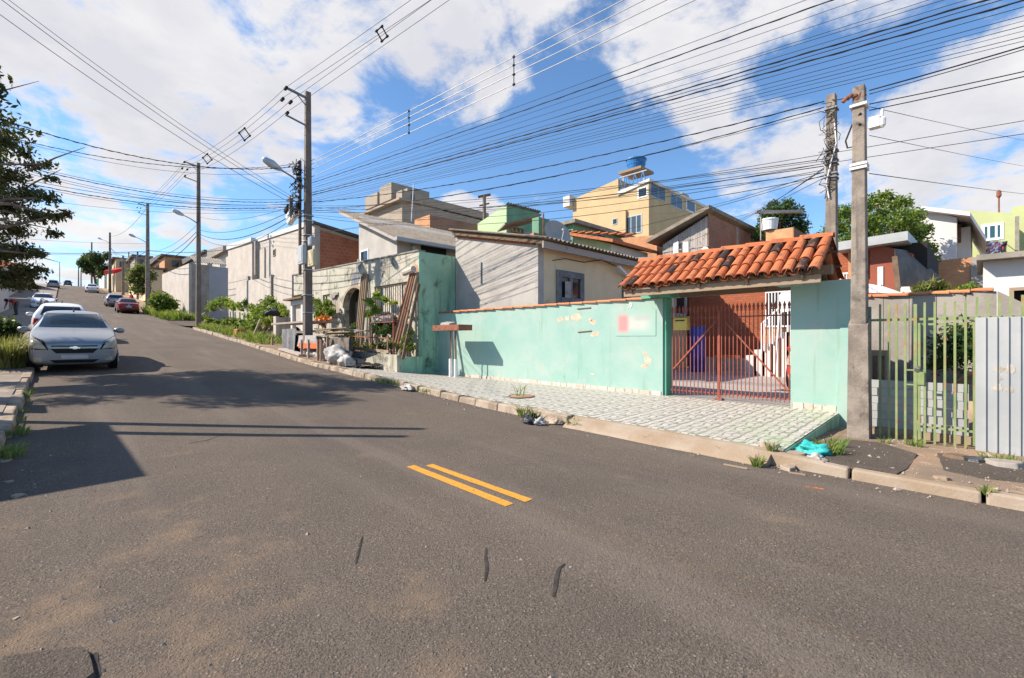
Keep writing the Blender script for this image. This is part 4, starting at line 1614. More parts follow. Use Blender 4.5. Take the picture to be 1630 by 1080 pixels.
for i, c_ in enumerate(cols):
    u = 1566 + i * 4.6
    p = pX(u, 385 + (i % 3), 47.2)
    m = MB()
    h_ = (1.0, .8, .95, .75, .85, .45, 1.2)[i]
    rows = []
    for k in range(5):
        rows.append([(p.x + .08 * math.sin(k * 1.7 + i + s_ * 3), p.y - .3 + .26 * s_ + .05 * math.sin(k + i), p.z - h_ * k / 4) for s_ in range(3)])
    m.grid(rows)
    m.grid([[(x + .03, y_, z) for x, y_, z in r_] for r_ in rows])
    cm = mk('cloth%d' % i, c_, tuple(x * .6 for x in c_), 5, .9, .2, 20)
    tag(m.build('garment', cm), ['black garment at the left end of the laundry line', 'dark brown garment second on the laundry line', 'brown garment in the middle of the laundry line', 'blue garment right of the brown ones on the laundry line',
         'light blue garment near the right of the laundry line', 'small red garment near the right end of the laundry line', 'long black garment at the right end of the laundry line'][i], 'garment', 'laundry under the lime house window')
m = MB()
a, b = pX(1560, 384, 47.2), pX(1600, 385, 47.2)
m.tube([a, a.lerp(b, .5) + Vector((0, 0, -.06)), b], .02, 5)
for q in (a, b):
    m.tube([q, (XL + .02, q.y, q.z + .05)], .025, 5)
tag(m.build('laundry_line', M['steel']), 'laundry line under the white framed window of the lime house', 'laundry line')
# white box building with dark doorway
wb_ = thing('white_shed', 'low white rendered shed with a dark doorway beyond the lot wall', 'shed', (17, -1, 0))
g = MB()
y0, yd0, yd1, y9 = pX(1565, 450, 17).y, pX(1611, 450, 17).y, pX(1632, 450, 17).y, -4.5
zt5 = pX(1565, 417, 17).z
zd = pX(1615, 462, 17).z
g.box(17, 20, yd0, y0, .5, zt5)
g.box(17, 20, y9, yd1, .5, zt5)
g.box(17, 20, yd1, yd0, zd, zt5)
g.box(19.9, 19.98, yd1, yd0, .5, zd)
g.build('wall', M['white_wall'], wb_)
m = MB()
m.box(17.25, 17.3, yd1, yd0, .5, zd)
m.build('door', M['black'], wb_)
m = MB()
m.box(16.93, 17.02, yd0 - .03, yd0 + .05, .5, zd + .06)
m.box(16.93, 17.02, yd1, yd0 - .03, zd - .02, zd + .06)
m.build('door_frame', M['wood'], wb_)
m = MB()
m.box(16.6, 20.4, y9 - .3, y0 + .12, zt5 + .002, zt5 + .14)
m.build('roof', M['fibro'], wb_)
# ================================================================ derelict front house with arch and slatted windows
FH = thing('front_house', 'run-down white plastered house front with arched porch and green side wall', 'house', (8.55, 17, .7))
HX, HY0, HY1 = 8.55, 13.25, 24.9
ZT = 4.46


def ztop(y):
    return lerp(4.45, 4.80, (y - HY0) / (HY1 - HY0))


def seg(y0, y1, z0, z1=None, x0=HX, x1=HX + .22, nm='front_wall', mat='plaster_old'):
    m = MB()
    m.prism([(x0, y0, z0), (x1, y0, z0), (x1, y1, z0), (x0, y1, z0)],
            [(x0, y0, z1 or ztop(y0)), (x1, y0, z1 or ztop(y0)), (x1, y1, z1 or ztop(y1)), (x0, y1, z1 or ztop(y1))])
    return m.build(nm, M[mat], FH)


W1 = (13.72, 16.28, 2.36, 3.50)       # y0 y1 z0 z1 slatted window
W2 = (19.45, 21.2, 2.40, 3.52)
AR = (17.0, 18.95)
zs = .3
seg(HY0, W1[0], zs)
seg(W1[0], W1[1], zs, W1[2])
seg(W1[0], W1[1], W1[3])
seg(W1[1], AR[0], zs)
seg(AR[1], W2[0], zs)
seg(W2[0], W2[1], zs, W2[2])
seg(W2[0], W2[1], W2[3])
seg(W2[1], 23.2, zs)
seg(23.2, HY1, 3.75)
# arch head
m = MB()
n = 12
for i in range(n):
    t0, t1 = math.pi * i / n, math.pi * (i + 1) / n
    yc, rw = (AR[0] + AR[1]) / 2, (AR[1] - AR[0]) / 2
    ya_, yb_ = yc - rw * math.cos(t0), yc - rw * math.cos(t1)
    za, zb_ = 2.85 + .75 * math.sin(t0), 2.85 + .75 * math.sin(t1)
    m.prism([(HX, ya_, za), (HX + .22, ya_, za), (HX + .22, yb_, zb_), (HX, yb_, zb_)], [(HX, ya_, ztop(ya_)), (HX + .22, ya_, ztop(ya_)), (HX + .22, yb_, ztop(yb_)), (HX, yb_, ztop(yb_))])
m.build('arch_wall', M['plaster_old'], FH)
m = MB()
rows = []
for i in range(n + 1):
    t0 = math.pi * i / n
    yc, rw = (AR[0] + AR[1]) / 2, (AR[1] - AR[0]) / 2
    for_ = []
    for (dx, s_) in ((-.05, 1.0), (-.05, 1.12), (.0, 1.12)):
        for_.append((HX + dx, yc - rw * s_ * math.cos(t0), 2.85 + .75 * s_ * math.sin(t0)))
    rows.append(for_)
m.grid(rows)
m.build('arch_trim', M['wood'], FH)
# side wall, rear, flat roof
m = MB()
m.box(HX + .001, 10.07, HY0 - .04, HY0 - .001, 0.1, 4.45)
m.build('side_wall', M['green_wall'], FH)
m = MB()
m.prism([(HX + .23, HY0, 4.1), (13, HY0, 4.1), (13, HY1, 4.4), (HX + .23, HY1, 4.4)], [(HX + .23, HY0, 4.2), (13, HY0, 4.2), (13, HY1, 4.5), (HX + .23, HY1, 4.5)])
m.build('roof', M['fibro'], FH)
m = MB()
m.prism([(HX - .03, HY0 - .05, 4.452), (HX + .25, HY0 - .05, 4.452), (HX + .25, HY1, 4.802), (HX - .03, HY1, 4.802)], [(HX - .03, HY0 - .05, 4.50), (HX + .25, HY0 - .05, 4.50), (HX + .25, HY1, 4.85), (HX - .03, HY1, 4.85)])
m.build('parapet_cap', M['fibro'], FH)
m = MB()
m.box(HX + 1.6, HX + 1.7, HY0 + .02, HY1, .2, 4.1)
m.build('inner_wall', M['plaster_grey'], FH)
# grey repair above the arch and a hole knocked in the wall
for j, (u, v, ru, rv, mt) in enumerate([(566, 445, 9, 14, 'tarp_grey'), (570, 425, 5, 12, 'tarp_grey'), (660, 428, 6, 7, 'brick_Yo'), (610, 425, 6, 14, 'concrete'), (530, 470, 8, 5, 'concrete'), (640, 440, 14, 6, 'conc_pale'), (515, 445, 8, 8, 'conc_pale')]):
    blotch('repair_patch', u, v, ru, rv, HX, M[mt], FH, 90 + j, .006)
# slatted windows
M['slat'] = island('slat', (.46, .40, .33), (.56, .50, .42), .9, .2, dirt=((.22, .18, .14), 6, .55, .7))
for (y0, y1, z0, z1) in (W1, W2):
    m = MB()
    for (a0, a1, b0, b1) in ((y0, y0 + .07, z0, z1), (y1 - .07, y1, z0, z1), (y0 + .07, y1 - .07, z1 - .06, z1), (y0 + .07, y1 - .07, z0, z0 + .06)):
        m.box(HX + .05, HX + .13, a0, a1, b0, b1)
    wnd = m.build('window', M['wood'], FH)
    n = int((y1 - y0) / .155)
    for i in range(n):
        if rnd.random() < .10:
            continue
        yy = lerp(y0 + .12, y1 - .12, i / (n - 1))
        m = MB()
        w_ = rnd.uniform(.035, .055)
        m.box(HX + .07 + rnd.uniform(0, .02), HX + .11, yy - w_, yy + w_, z0 + .062, z1 - .062)
        m.build('slat', M['slat'], wnd)
    m = MB()
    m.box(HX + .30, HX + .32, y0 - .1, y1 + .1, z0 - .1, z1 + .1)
    m.build('dark_backing', M['dark_in'], wnd)  # near-black sheet stands in for the unlit room behind the slats
m = MB()
m.box(HX - .06, HX - .001, W1[0] - .1, W1[1] + .1, W1[2] - .09, W1[2] - .01)
m.build('window_sill', M['plaster_old'], FH)
# fence boards in the porch
for i in range(11):
    yy = 16.9 + i * .2
    m = MB()
    hgt = 1.9 + .45 * abs(math.sin(i * 1.3)) + .3
    m.box(HX + .55, HX + .58, yy, yy + .155, .55, .7 + hgt)
    m.build('porch_board', M['slat'], FH)
# small box porch at the far end
m = MB()
y0, y1 = pX(485, 490, 8.3).y, pX(466, 490, 8.3).y
zq = pX(475, 478, 8.3).z
m.box(8.2, 8.45, y0, y0 + .22, .8, zq)
m.box(8.2, 8.45, y1 - .22, y1, .8, zq)
m.box(8.2, 8.45, y0 + .22, y1 - .22, zq - .22, zq)
m.build('porch_frame', M['white_wall'], FH)
m = MB()
m.box(8.34, 8.40, y0 + .22, y1 - .22, .8, zq - .22)
m.build('porch_panel', M['conc_pale'], FH)
m = MB()
m.box(7.95, 8.54, y0 - .5, y1 + .35, zq + .002, zq + .09)
m.build('porch_roof', M['wood_dark'], FH)

# planks and pipes leaning on the front
for i, (dy, top) in enumerate(((0, 4.05), (.15, 4.1), (.30, 4.08), (.45, 4.0))):
    m = MB()
    yb_ = pX(574, 545, 8.3).y + dy - .2
    m.bar((8.2, yb_, .9), (8.5, yb_ + .02, top), .095, .035)
    tag(m.build('plank', M['wood']), ['upright brown plank nearest the slatted window', 'second upright plank left of the slatted window', 'third upright plank left of the slatted window', 'upright plank nearest the arched porch'][i], 'plank', 'planks standing against the house front')
for i in range(4):
    m = MB()
    a = pX(655 + i * 3.0, 432 + i * 1.5, 8.45)
    b = pX(625 + i * 4.2, 545 + i * 2, 7.95)
    m.tube([b, a], .045, 8)
    tag(m.build('pole_stick', M['rust'] if i % 2 == 0 else M['wood']), ['leftmost', 'second', 'third', 'rightmost'][i] + ' of the long rusty poles leaning on the front by the green corner', 'pole', 'long poles leaning by the green corner')
m = MB()
m.bar(pX(641, 572, 7.75), pX(667, 452, 8.48), .10, .05)
tag(m.build('plank', M['wood_dark']), 'long dark board leaning on the wall corner right of the rusty poles', 'plank')
m = MB()
p = pX(655, 433, 8.45)
m.tube([p + Vector((-.1, .3, -.02)), p + Vector((-.1, -.3, .05))], .11, 10)
tag(m.build('clay_pipe', M['conc_pale']), 'short pale clay pipe on top of the leaning poles', 'pipe')

# planter wall with railing in front of the house
pl = thing('planter', 'crumbling concrete planter with rusty rails in front of the slatted window', 'planter', (7.9, 14.6, .35))
m = MB()
zpt = .98
m.prism([(7.60, 13.0, .2), (7.74, 13.0, .2), (7.74, 16.3, .2), (7.60, 16.3, .2)], [(7.60, 13.0, zpt), (7.74, 13.0, zpt), (7.74, 16.3, zpt + .08), (7.60, 16.3, zpt + .08)])
m.build('front', M['plaster_old'], pl)
m = MB()
m.box(7.742, HX - .002, 13.0, 13.12, .2, zpt - .06)
m.build('side', M['green_wall'], pl)
m = MB()
m.box(7.74, HX - .003, 13.12, 16.3, .3, zpt - .1)
m.build('soil', M['earth'], pl)
for z in (1.08, 1.52):
    m = MB()
    m.bar((7.66, 13.6, z), (7.66, 16.6, z + .1), .07 if z < 1.2 else .04, .09 if z < 1.2 else .04)
    m.build('rail', M['wood'] if z < 1.2 else M['rust'], pl)
for i in range(5):
    m = MB()
    yy = 13.7 + i * .7
    m.bar((7.66, yy, 1.1), (7.66, yy, 1.62), .035)
    m.build('rail_post', M['wood'], pl)
# shelf with bags above the planter
sf = thing('wire_shelf', 'rusty wire shelf under the slatted window', 'shelf', (8.2, 15.2, 1))
a, b = pX(597, 514, 8.1), pX(634, 510, 8.1)
m = MB()
m.box(7.9, 8.5, b.y, a.y, a.z - .03, a.z)
for k in range(6):
    yy = lerp(b.y, a.y, k / 5)
    m.bar((7.9, yy, a.z), (7.9, yy, a.z + .2), .02)
m.bar((7.9, b.y, a.z + .2), (7.9, a.y, a.z + .2), .03)
m.build('rack', M['rust'], sf)
for yy in (b.y + .05, a.y - .05):
    m = MB()
    m.bar((7.95, yy, .85), (7.95, yy, a.z - .03), .04)
    m.build('leg', M['rust'], sf)


def sack(name, label, p, rx, ry, rz, mat, seed, cat='bag', lumps=.25):
    """slumped bag: a noisy closed lump with a flat foot and a twisted top"""
    r_ = random.Random(seed)
    bm = bmesh.new()
    bmesh.ops.create_icosphere(bm, subdivisions=4, radius=1)
    off = Vector((seed * 1.7, seed * .3, 0))
    for v in bm.verts:
        n_ = v.co.normalized()
        s_ = 1 + lumps * (1.5 * noise.noise(n_ * 1.3 + off) + 1.1 * abs(noise.noise(n_ * 3.1 + off)) + .5 * abs(noise.noise(n_ * 6.7 - off)))
        z = n_.z * s_ * (1 + .5 * noise.noise(n_ * 1.1 - off))
        v.co = (n_.x * rx * s_, n_.y * ry * s_, rz * (max(z, -.45 - .05 * s_) + .5))
    me = bpy.data.meshes.new(name)
    bm.to_mesh(me)
    bm.free()
    me.materials.append(mat)
    me.polygons.foreach_set('use_smooth', [True] * len(me.polygons))
    o = bpy.data.objects.new(name, me)
    COL.objects.link(o)
    o.location = p
    return tag(o, label, cat)


sack('bag', 'white plastic bag lying on the rusty wire shelf', (8.2, lerp(a.y, b.y, .35), a.z + .005), .26, .30, .16, M['bag_white'], 3)
sack('bag', 'small teal bag at the left end of the rusty wire shelf', (8.15, a.y - .15, a.z + .005), .15, .16, .12, M['bag_teal'], 4)

# ================================================================ junk heap on the pavement beside the pole
JX = 7.0


def jp(u, v, X=JX):
    return pX(u, v, X)


tb = thing('junk_stall', 'makeshift plank stall hung with grey cloth beside the pole', 'stall', (6.9, 18.5, .9))
gz = lambda yy: kz(yy)
m = MB()
a, b = jp(447, 517), jp(503, 516)
m.box(6.6, 7.6, b.y, a.y, a.z - .02, a.z + .05)
m.build('top', M['wood_grey'], tb)
r2 = random.Random(12)
for i in range(12):
    m = MB()
    y0 = r2.uniform(16.4, 19.5)
    p = Vector((r2.uniform(6.5, 7.0), y0, 1.58 + i * .028))
    m.bar(p, p + Vector((r2.uniform(.2, .7), r2.uniform(-2.2, -1.0), r2.uniform(-.1, .1))), r2.uniform(.14, .3), .03)
    m.build('board', M['wood'] if i % 2 else M['wood_grey'], tb)
for yy in (a.y - .1, b.y + .3, 16.0):
    for x in (6.62, 7.5):
        m = MB()
        m.bar((x, yy, gz(yy) - .05), (x, yy, min(a.z, 1.6)), .07)
        m.build('leg', M['wood'], tb)


def cloth(name, y0, y1, z0, z1, x, mat, parent, seed, label=None, cat=None, amp=.05):
    r_ = random.Random(seed)
    rows = []
    ph = [r_.uniform(0, 6) for _ in range(4)]
    NY, NZ = 16, 9
    for k in range(NZ + 1):
        f = k / NZ
        row = []
        for i in range(NY + 1):
            g_ = i / NY
            dx = amp * (.3 + f) * (math.sin(g_ * 17 + ph[0]) + .5 * math.sin(g_ * 31 + ph[1] + 2 * f))
            zz = lerp(z1, z0 + .05 * math.sin(g_ * 9 + ph[2]), f)
            row.append((x + dx - .04 * f, lerp(y0, y1, g_ + .02 * math.sin(f * 5 + ph[3])), zz))
        rows.append(row)
    m = MB()
    m.grid(rows)
    m.grid([[(q[0] + .012, q[1], q[2]) for q in r__] for r__ in rows])
    o = m.build(name, mat, parent, smooth=True)
    if label:
        tag(o, label, cat)
    return o


a, b = jp(450, 525, 6.55), jp(473, 560, 6.55)
cloth('cloth', a.y, b.y, b.z - .02, a.z + .02, 6.52, M['tarp_grey'], None, 3, 'grey cloth hanging from the plank stall', 'cloth')
a, b = jp(515, 532, 6.6), jp(547, 562, 6.6)
cloth('cloth', a.y, b.y - .1, .62, 1.55, 6.78, M['tarp_brown'], None, 8, 'brown tarpaulin hanging at the right end of the junk stall', 'cloth', .07)
a, b = jp(475, 536, 6.45), jp(502, 560, 6.45)
cloth('rag', a.y, b.y, a.z - .42, a.z + .04, 6.46, M['bag_white'], None, 9, 'crumpled white rag draped over the orange crate board', 'rag', .05)
a, b = jp(476, 547, 6.38), jp(514, 556, 6.38)
ob = thing('bench_back', 'orange plastic board on upright stakes in front of the junk stall', 'board', (6.38, a.y, .8))
m = MB()
m.box(6.36, 6.40, b.y, a.y, b.z, a.z + .02)
m.build('panel', M['orange'], ob, bevel=.01)
for u in (480, 491, 506, 511):
    m = MB()
    p = jp(u, 546, 6.33)
    m.bar((6.33, p.y, gz(p.y) - .03), (6.33, p.y, p.z + .12), .07, .05)
    m.build('stake', M['wood_grey'] if u < 500 else M['wood'], ob)
a, b = jp(449, 556, 6.35), jp(482, 566, 6.35)
lb = thing('low_bench', 'low weathered plank bench by the kerb under the grey cloth', 'bench', (6.35, a.y, .8))
m = MB()
m.prism([(6.2, b.y, b.z - .02), (6.5, b.y, b.z - .02), (6.5, a.y, a.z - .02), (6.2, a.y, a.z - .02)], [(6.2, b.y, b.z + .04), (6.5, b.y, b.z + .04), (6.5, a.y, a.z + .04), (6.2, a.y, a.z + .04)])
m.build('seat', M['wood_grey'], lb)
for f in (.15, .6, .95):
    p = a.lerp(b, f)
    m = MB()
    m.bar((6.35, p.y, gz(p.y) - .03), (6.35, p.y, p.z - .02), .08)
    m.build('leg', M['wood'], lb)
for i in range(7):
    yy = 16.1 + i * .32
    sack('bag', '# small bundle from the right heaped behind the orange board'.replace('#', ['first', 'second', 'third', 'fourth brown', 'fifth', 'sixth', 'seventh'][i]), (6.62 + .04 * (i % 2), yy, gz(yy) + .0 + .16 * (i % 2)), .18, .19, .17, M['bag_white'] if i != 3 else M['tarp_brown'], 20 + i)['group'] = 'bundles under the stall'
for i, (yy, x, mt, lb_) in enumerate(((19.6, 7.0, 'bag_black', 'black bundle under the left end of the junk stall'), (18.3, 7.1, 'tarp_brown', 'brown bundle under the middle of the junk stall'), (17.2, 7.15, 'bag_black', 'black bundle beside the pole foot under the stall'), (16.2, 7.2, 'tarp_grey', 'grey bundle under the right end of the junk stall'))):
    sack('bag', lb_, (x, yy, gz(yy)), .34, .42, .42, M[mt], 60 + i, 'bundle', .4)
yy = jp(533, 570, 6.45).y
sack('bag', 'large white sack slumped at the kerb right of the junk stall', (6.55, yy, gz(yy)), .34, .46, .36, M['bag_white'], 41, 'sack', .35)
sack('bag', 'small white bag beside the large sack on the kerb', (6.5, yy - .75, gz(yy - .7)), .22, .3, .18, M['bag_white'], 42, 'sack', .35)
for i in range(6):
    yy = 14.6 + i * .28
    m = MB()
    zz = gz(yy) + (.0 if i < 4 else .14)
    m.box(7.05, 7.3, yy, yy + .26, zz, zz + .15)
    tag(m.build('block', M['concrete'], bevel=.015), ['first', 'second', 'third', 'fourth', 'fifth upper', 'sixth upper'][i] + ' loose grey block from the planter towards the white sack', 'block', 'loose blocks by the planter')
def prism4(x0, x1, y0, y1, z0, t):
    """box with corner heights t = (x0y0, x1y0, x1y1, x0y1)"""
    m = MB()
    m.prism([(x0, y0, z0), (x1, y0, z0), (x1, y1, z0), (x0, y1, z0)], [(x0, y0, t[0]), (x1, y0, t[1]), (x1, y1, t[2]), (x0, y1, t[3])])
    return m


def corrugated(name, P00, P10, P11, P01, mat, parent, n=40, amp=.03, th=.02):
    """wavy sheet: waves run along P00->P01, counted along P00->P10"""
    P00, P10, P11, P01 = map(Vector, (P00, P10, P11, P01))
    rows, rows2 = [], []
    for i in range(n * 4 + 1):
        f = i / (n * 4)
        dz = Vector((0, 0, amp * math.sin(i * math.pi / 2)))
        a, b = P00.lerp(P10, f) + dz, P01.lerp(P11, f) + dz
        rows.append([a, a.lerp(b, .5), b])
        rows2.append([q - Vector((0, 0, th)) for q in rows[-1]])
    m = MB()
    m.grid(rows)
    m.grid(rows2)
    return m.build(name, mat, parent)


# ---------------------------------------------------------------- grey house behind the mint wall (cream side, grey street wall)
GH = thing('grey_cream_house', 'house with grey street wall, cream side wall and wavy roof behind the mint wall', 'house', (10.08, 11, .3))
gx, gy0, gy1 = 10.08, 9.2, 13.2
prism4(gx, gx + .25, gy0, gy1, .2, (4.42, 4.42, 5.30, 5.30)).build('street_wall', M['plaster_grey'], GH)
prism4(gx + .251, 19.96, gy0, gy0 + .22, .2, (4.42, 4.42, 4.45, 4.45)).build('side_wall', M['plaster_cream'], GH)
for i in range(26):                                # brick course showing under the roof edge
    m = MB()
    yy = gy0 + .1 + i * .153
    zt_ = lerp(4.42, 5.30, (yy - gy0) / 4)
    m.box(gx - .012, gx - .001, yy, yy + .14, zt_ - .14, zt_ - .035)
    m.build('brick', M['clay'], GH)
corrugated('roof', (gx - .25, gy0 - .55, 4.40), (19.2, gy0 - .55, 4.40), (19.2, gy1 + .1, 5.42), (gx - .25, gy1 + .1, 5.42), M['fibro_light'], GH, 48, .035)
m = MB()
m.box(gx - .2, 19.0, gy0 - .40, gy0 - .34, 4.13, 4.33)
m.build('fascia', M['wood_grey'], GH)
m = MB()
m.bar((gx - .12, gy0 - .3, 4.32), (gx - .12, gy1, 5.28), .06, .12)
m.build('barge_board', M['wood_dark'], GH)
winpx(GH, 'Y', gy0, 885, 433, 928, 485, M['tarp_grey'], M['glass'], fw=.2, mull=1, out=.06)
m = MB()
a, b = pY(898, 448, gy0 - .03), pY(907, 480, gy0 - .03)
m.box(a.x, b.x, gy0 - .075, gy0 - .062, 2.5, a.z)
m.build('curtain', M['wood_grey'], GH)
winpx(GH, 'Y', gy0, 990, 447, 1003, 480, M['tarp_grey'], M['glass'], fw=.12, mull=0, out=.05)
winpx(GH, 'Y', gy0, 1073, 468, 1091, 504, M['grey_plastic'], M['glass'], fw=.12, mull=0, out=.05)
m = MB()
a, b = pY(985, 425, gy0 - .4), pY(1003, 437, gy0)
m.bar(a, (b.x, gy0 - .02, b.z - .2), .09, .09)
m.build('strut', M['white_metal'], GH)
m = MB()
a = pX(766, 418, gx - .02)
m.tube([a, pX(766, 452, gx - .02)], .025, 6)
m.build('conduit', M['steel'], GH)
m = MB()
m.tube([pY(880, 415, gy0 - .03), pY(900, 412, gy0 - .05), pY(930, 418, gy0 - .04), pY(958, 414, gy0 - .03), pY(980, 424, gy0 - .03)], .012, 5)
m.build('cable', M['wire'], GH)
# satellite dish on its roof
dc = pD(888, 371, 15.4)
sd = thing('satellite_dish', 'large pale grey satellite dish on the wavy roof', 'satellite dish', dc - Vector((0, 0, .7)))
ax = (CAM - dc)
ax = Vector((-.25, -.85, .35)).normalized()
side_ = ax.cross(Vector((0, 0, 1))).normalized()
upv = side_.cross(ax).normalized()
rows = []
for i in range(7):
    r_ = .50 * i / 6
    rows.append([dc + (side_ * math.cos(2 * math.pi * k / 28) + upv * math.sin(2 * math.pi * k / 28)) * r_ - ax * (.12 * (1 - (i / 6) ** 2)) for k in range(29)])
m = MB()
m.grid(rows)
m.grid([[q - ax * .02 for q in r_] for r_ in rows])
m.build('reflector', M['plaster_grey'], sd, smooth=True)
m = MB()
m.tube([dc - ax * .1, dc - ax * .22 - Vector((0, 0, .15)), Vector((dc.x - ax.x * .2, dc.y - ax.y * .2, dc.z - .95))], .03, 8)
m.build('mast', M['galv'], sd)
m = MB()
m.bar(dc - upv * .48, dc + ax * .36 - upv * .1, .025)
m.tube([dc + ax * .36 - upv * .1, dc + ax * .28 - upv * .07], .04, 8)
m.build('feed_arm', M['galv'], sd)
m = MB()
p = pD(865, 340, 15.6)
m.tube([p, (p.x, p.y, 4.75)], .025, 6)
tag(m.build('rusty_mast', M['rust']), 'thin rusty mast standing left of the satellite dish', 'mast')

# ---------------------------------------------------------------- taller grey house with shed roof and white gutter
TH = thing('shed_roof_house', 'unpainted grey house with steep shed roof and white gutter', 'house', (11.45, 21.5, .8))
prism4(11.45, 19, 19.58, 23.55, .5, (6.36, 6.36, 8.15, 8.15)).build('wall', M['plaster_grey'], TH)
corrugated('roof', (11.0, 18.9, 6.22), (19.5, 18.9, 6.22), (19.5, 25.2, 8.78), (11.0, 25.2, 8.78), M['fibro_light'], TH, 30, .03, .05)
m = MB()
m.box(10.95, 19.5, 18.74, 18.9, 6.06, 6.22)
m.build('gutter', M['galv_pale'], TH)
m = MB()
p = pY(658, 376, 19.5)
m.box(p.x - .1, p.x + .1, 19.36, 19.57, 1, 6.06)
m.build('down_pipe', M['galv_pale'], TH)
winpx(TH, 'X', 11.45, 574, 398, 587, 420, M['white_metal'], M['glass'], fw=.08, mull=0)
winpx(TH, 'Y', 19.58, 670, 394, 710, 406, M['dark_in'], M['glass'], fw=.06, mull=2)
m = MB()
m.bar((11.05, 18.95, 6.12), (11.05, 25.1, 8.62), .05, .18)
m.build('barge_board', M['wood_grey'], TH)
m = MB()
p = pD(655, 353, 25)
m.tube([p, p + Vector((.3, .25, 2.2))], .03, 6)
m.build('aerial_mast', M['galv'], TH)

# ---------------------------------------------------------------- block house with brick flank and white parapet
BH = thing('brick_flank_house', 'tall grey rendered building with red brick flank and white parapet', 'building', (10, 32, 1.5))
prism4(10.0, 19, 26.0, 36.2, 1.0, (7.86, 6.5, 6.5, 8.42)).build('wall', M['conc_pale'], BH)
prism4(10.05, 13.2, 25.955, 25.998, 1.0, (7.66, 7.2, 7.2, 7.66)).build('brick_flank', M['brick_X'], BH)
prism4(10.0, 10.3, 25.90, 25.954, 1.0, (7.86, 7.84, 7.84, 7.86)).build('corner_pier', M['conc_pale'], BH)
for zz in (4.95,):
    m = MB()
    m.box(10.3, 13.2, 25.93, 25.954, zz, zz + .16)
    m.build('concrete_band', M['concrete'], BH)
m = MB()
m.prism([(9.85, 25.7, 7.88), (13.4, 25.7, 7.40), (13.4, 26.2, 7.40), (9.85, 26.2, 7.88)], [(9.85, 25.7, 8.02), (13.4, 25.7, 7.52), (13.4, 26.2, 7.52), (9.85, 26.2, 8.02)])
m.build('verge_board', M['roofdark'], BH)
m = MB()
m.prism([(9.92, 26.2, 7.9), (10.15, 26.2, 7.9), (10.15, 36.3, 8.44), (9.92, 36.3, 8.44)], [(9.92, 26.2, 8.16), (10.15, 26.2, 8.16), (10.15, 36.3, 8.74), (9.92, 36.3, 8.74)])
m.build('parapet', M['white_wall'], BH)
prism4(9.6, 19, 36.2, 42.8, 1.5, (8.35, 7, 7, 8.75)).build('front_wing', M['conc_pale'], BH)
m = MB()
m.prism([(9.5, 36.1, 8.36), (9.8, 36.1, 8.36), (9.8, 42.9, 8.76), (9.5, 42.9, 8.76)], [(9.5, 36.1, 8.68), (9.8, 36.1, 8.68), (9.8, 42.9, 9.1), (9.5, 42.9, 9.1)])
m.build('parapet', M['white_wall'], BH)
prism4(8.9, 9.0, 26.2, 37.5, 1.0, (5.0, 5.0, 5.6, 5.6)).build('yard_wall', M['conc_pale'], BH)
for u, v0, v1 in ((408, 385, 438), (433, 438, 470), (396, 440, 475)):
    m = MB()
    p = pX(u, v0, 9.55 if u < 420 else 8.88)
    q = pX(u, v1, 9.55 if u < 420 else 8.88)
    m.box(p.x - .1, p.x + .1, p.y - .12, p.y + .12, q.z, p.z)
    m.build('pilaster', M['concrete'], BH)
winpx(BH, 'X', 10.0, 435, 397, 439, 408, M['concrete'], M['dark_in'], fw=.05, mull=0)

# ---------------------------------------------------------------- overgrown lot: low walls
lo = thing('lot_retaining_wall', 'low mossy concrete wall holding the overgrown lot at the corner', 'wall', (8.2, 33, 1.6))
prism4(8.2, 8.4, 31.0, 36.3, 1.2, (3.15, 3.15, 3.45, 3.45)).build('wall', M['plaster_old'], lo)
for i in range(5):
    m = MB()
    yy = 31.2 + i * 1.15
    m.box(8.15, 8.199, yy, yy + .16, 1.3, 3.1 + i * .07)
    m.build('pilaster', M['kerb'], lo)
prism4(8.401, 10, 36.1, 36.3, 1.2, (3.4, 3.4, 3.4, 3.4)).build('return_wall', M['concrete'], lo)
lo2 = thing('lot_side_wall', 'shaded stained stub wall between the overgrown lot and the stall', 'wall', (7.9, 25.4, 1.2))
prism4(7.9, 9.9, 25.2, 25.4, .7, (2.62, 2.62, 2.62, 2.62)).build('wall', M['plaster_old'], lo2)
prism4(7.75, 7.899, 25.1, 25.5, .7, (2.66, 2.66, 2.66, 2.66)).build('pier', M['conc_pale'], lo2)
g = MB()
g.grid([[(x, y_, kz(y_) + lerp(.0, 1.35, smooth(8.3, 9.2, x))) for x in (8.35, 8.6, 9, 9.5, 10)] for y_ in (25.4, 28, 31, 34, 36.2)])
tag(g.build('lot_ground', M['earth'], smooth=True), None, None, None, 'structure')

# ---------------------------------------------------------------- corner compound across the side street
CW = thing('corner_wall', 'tall stained compound wall at the corner of the side street', 'wall', (7.8, 52, 3.4))
zc0 = 3.0
prism4(7.8, 8.0, 48.0, 63, zc0, (8.05, 8.05, 8.6, 8.6)).build('street_side', M['conc_pale'], CW)
prism4(8.001, 9.3, 48.0, 48.2, zc0, (8.05, 8.05, 8.05, 8.05)).build('dark_bay', M['concrete'], CW)
prism4(9.301, 12.6, 48.0, 48.2, zc0, (8.0, 7.9, 7.9, 8.0)).build('painted_bay', mk('bluegrey', (.36, .38, .41), (.33, .35, .38), 1, .85, .1, 30), CW)
corrugated('roof_edge', (8.2, 47.7, 8.2), (10.6, 47.7, 8.2), (10.6, 50, 9.0), (8.2, 50, 9.0), M['fibro'], CW, 12, .06)

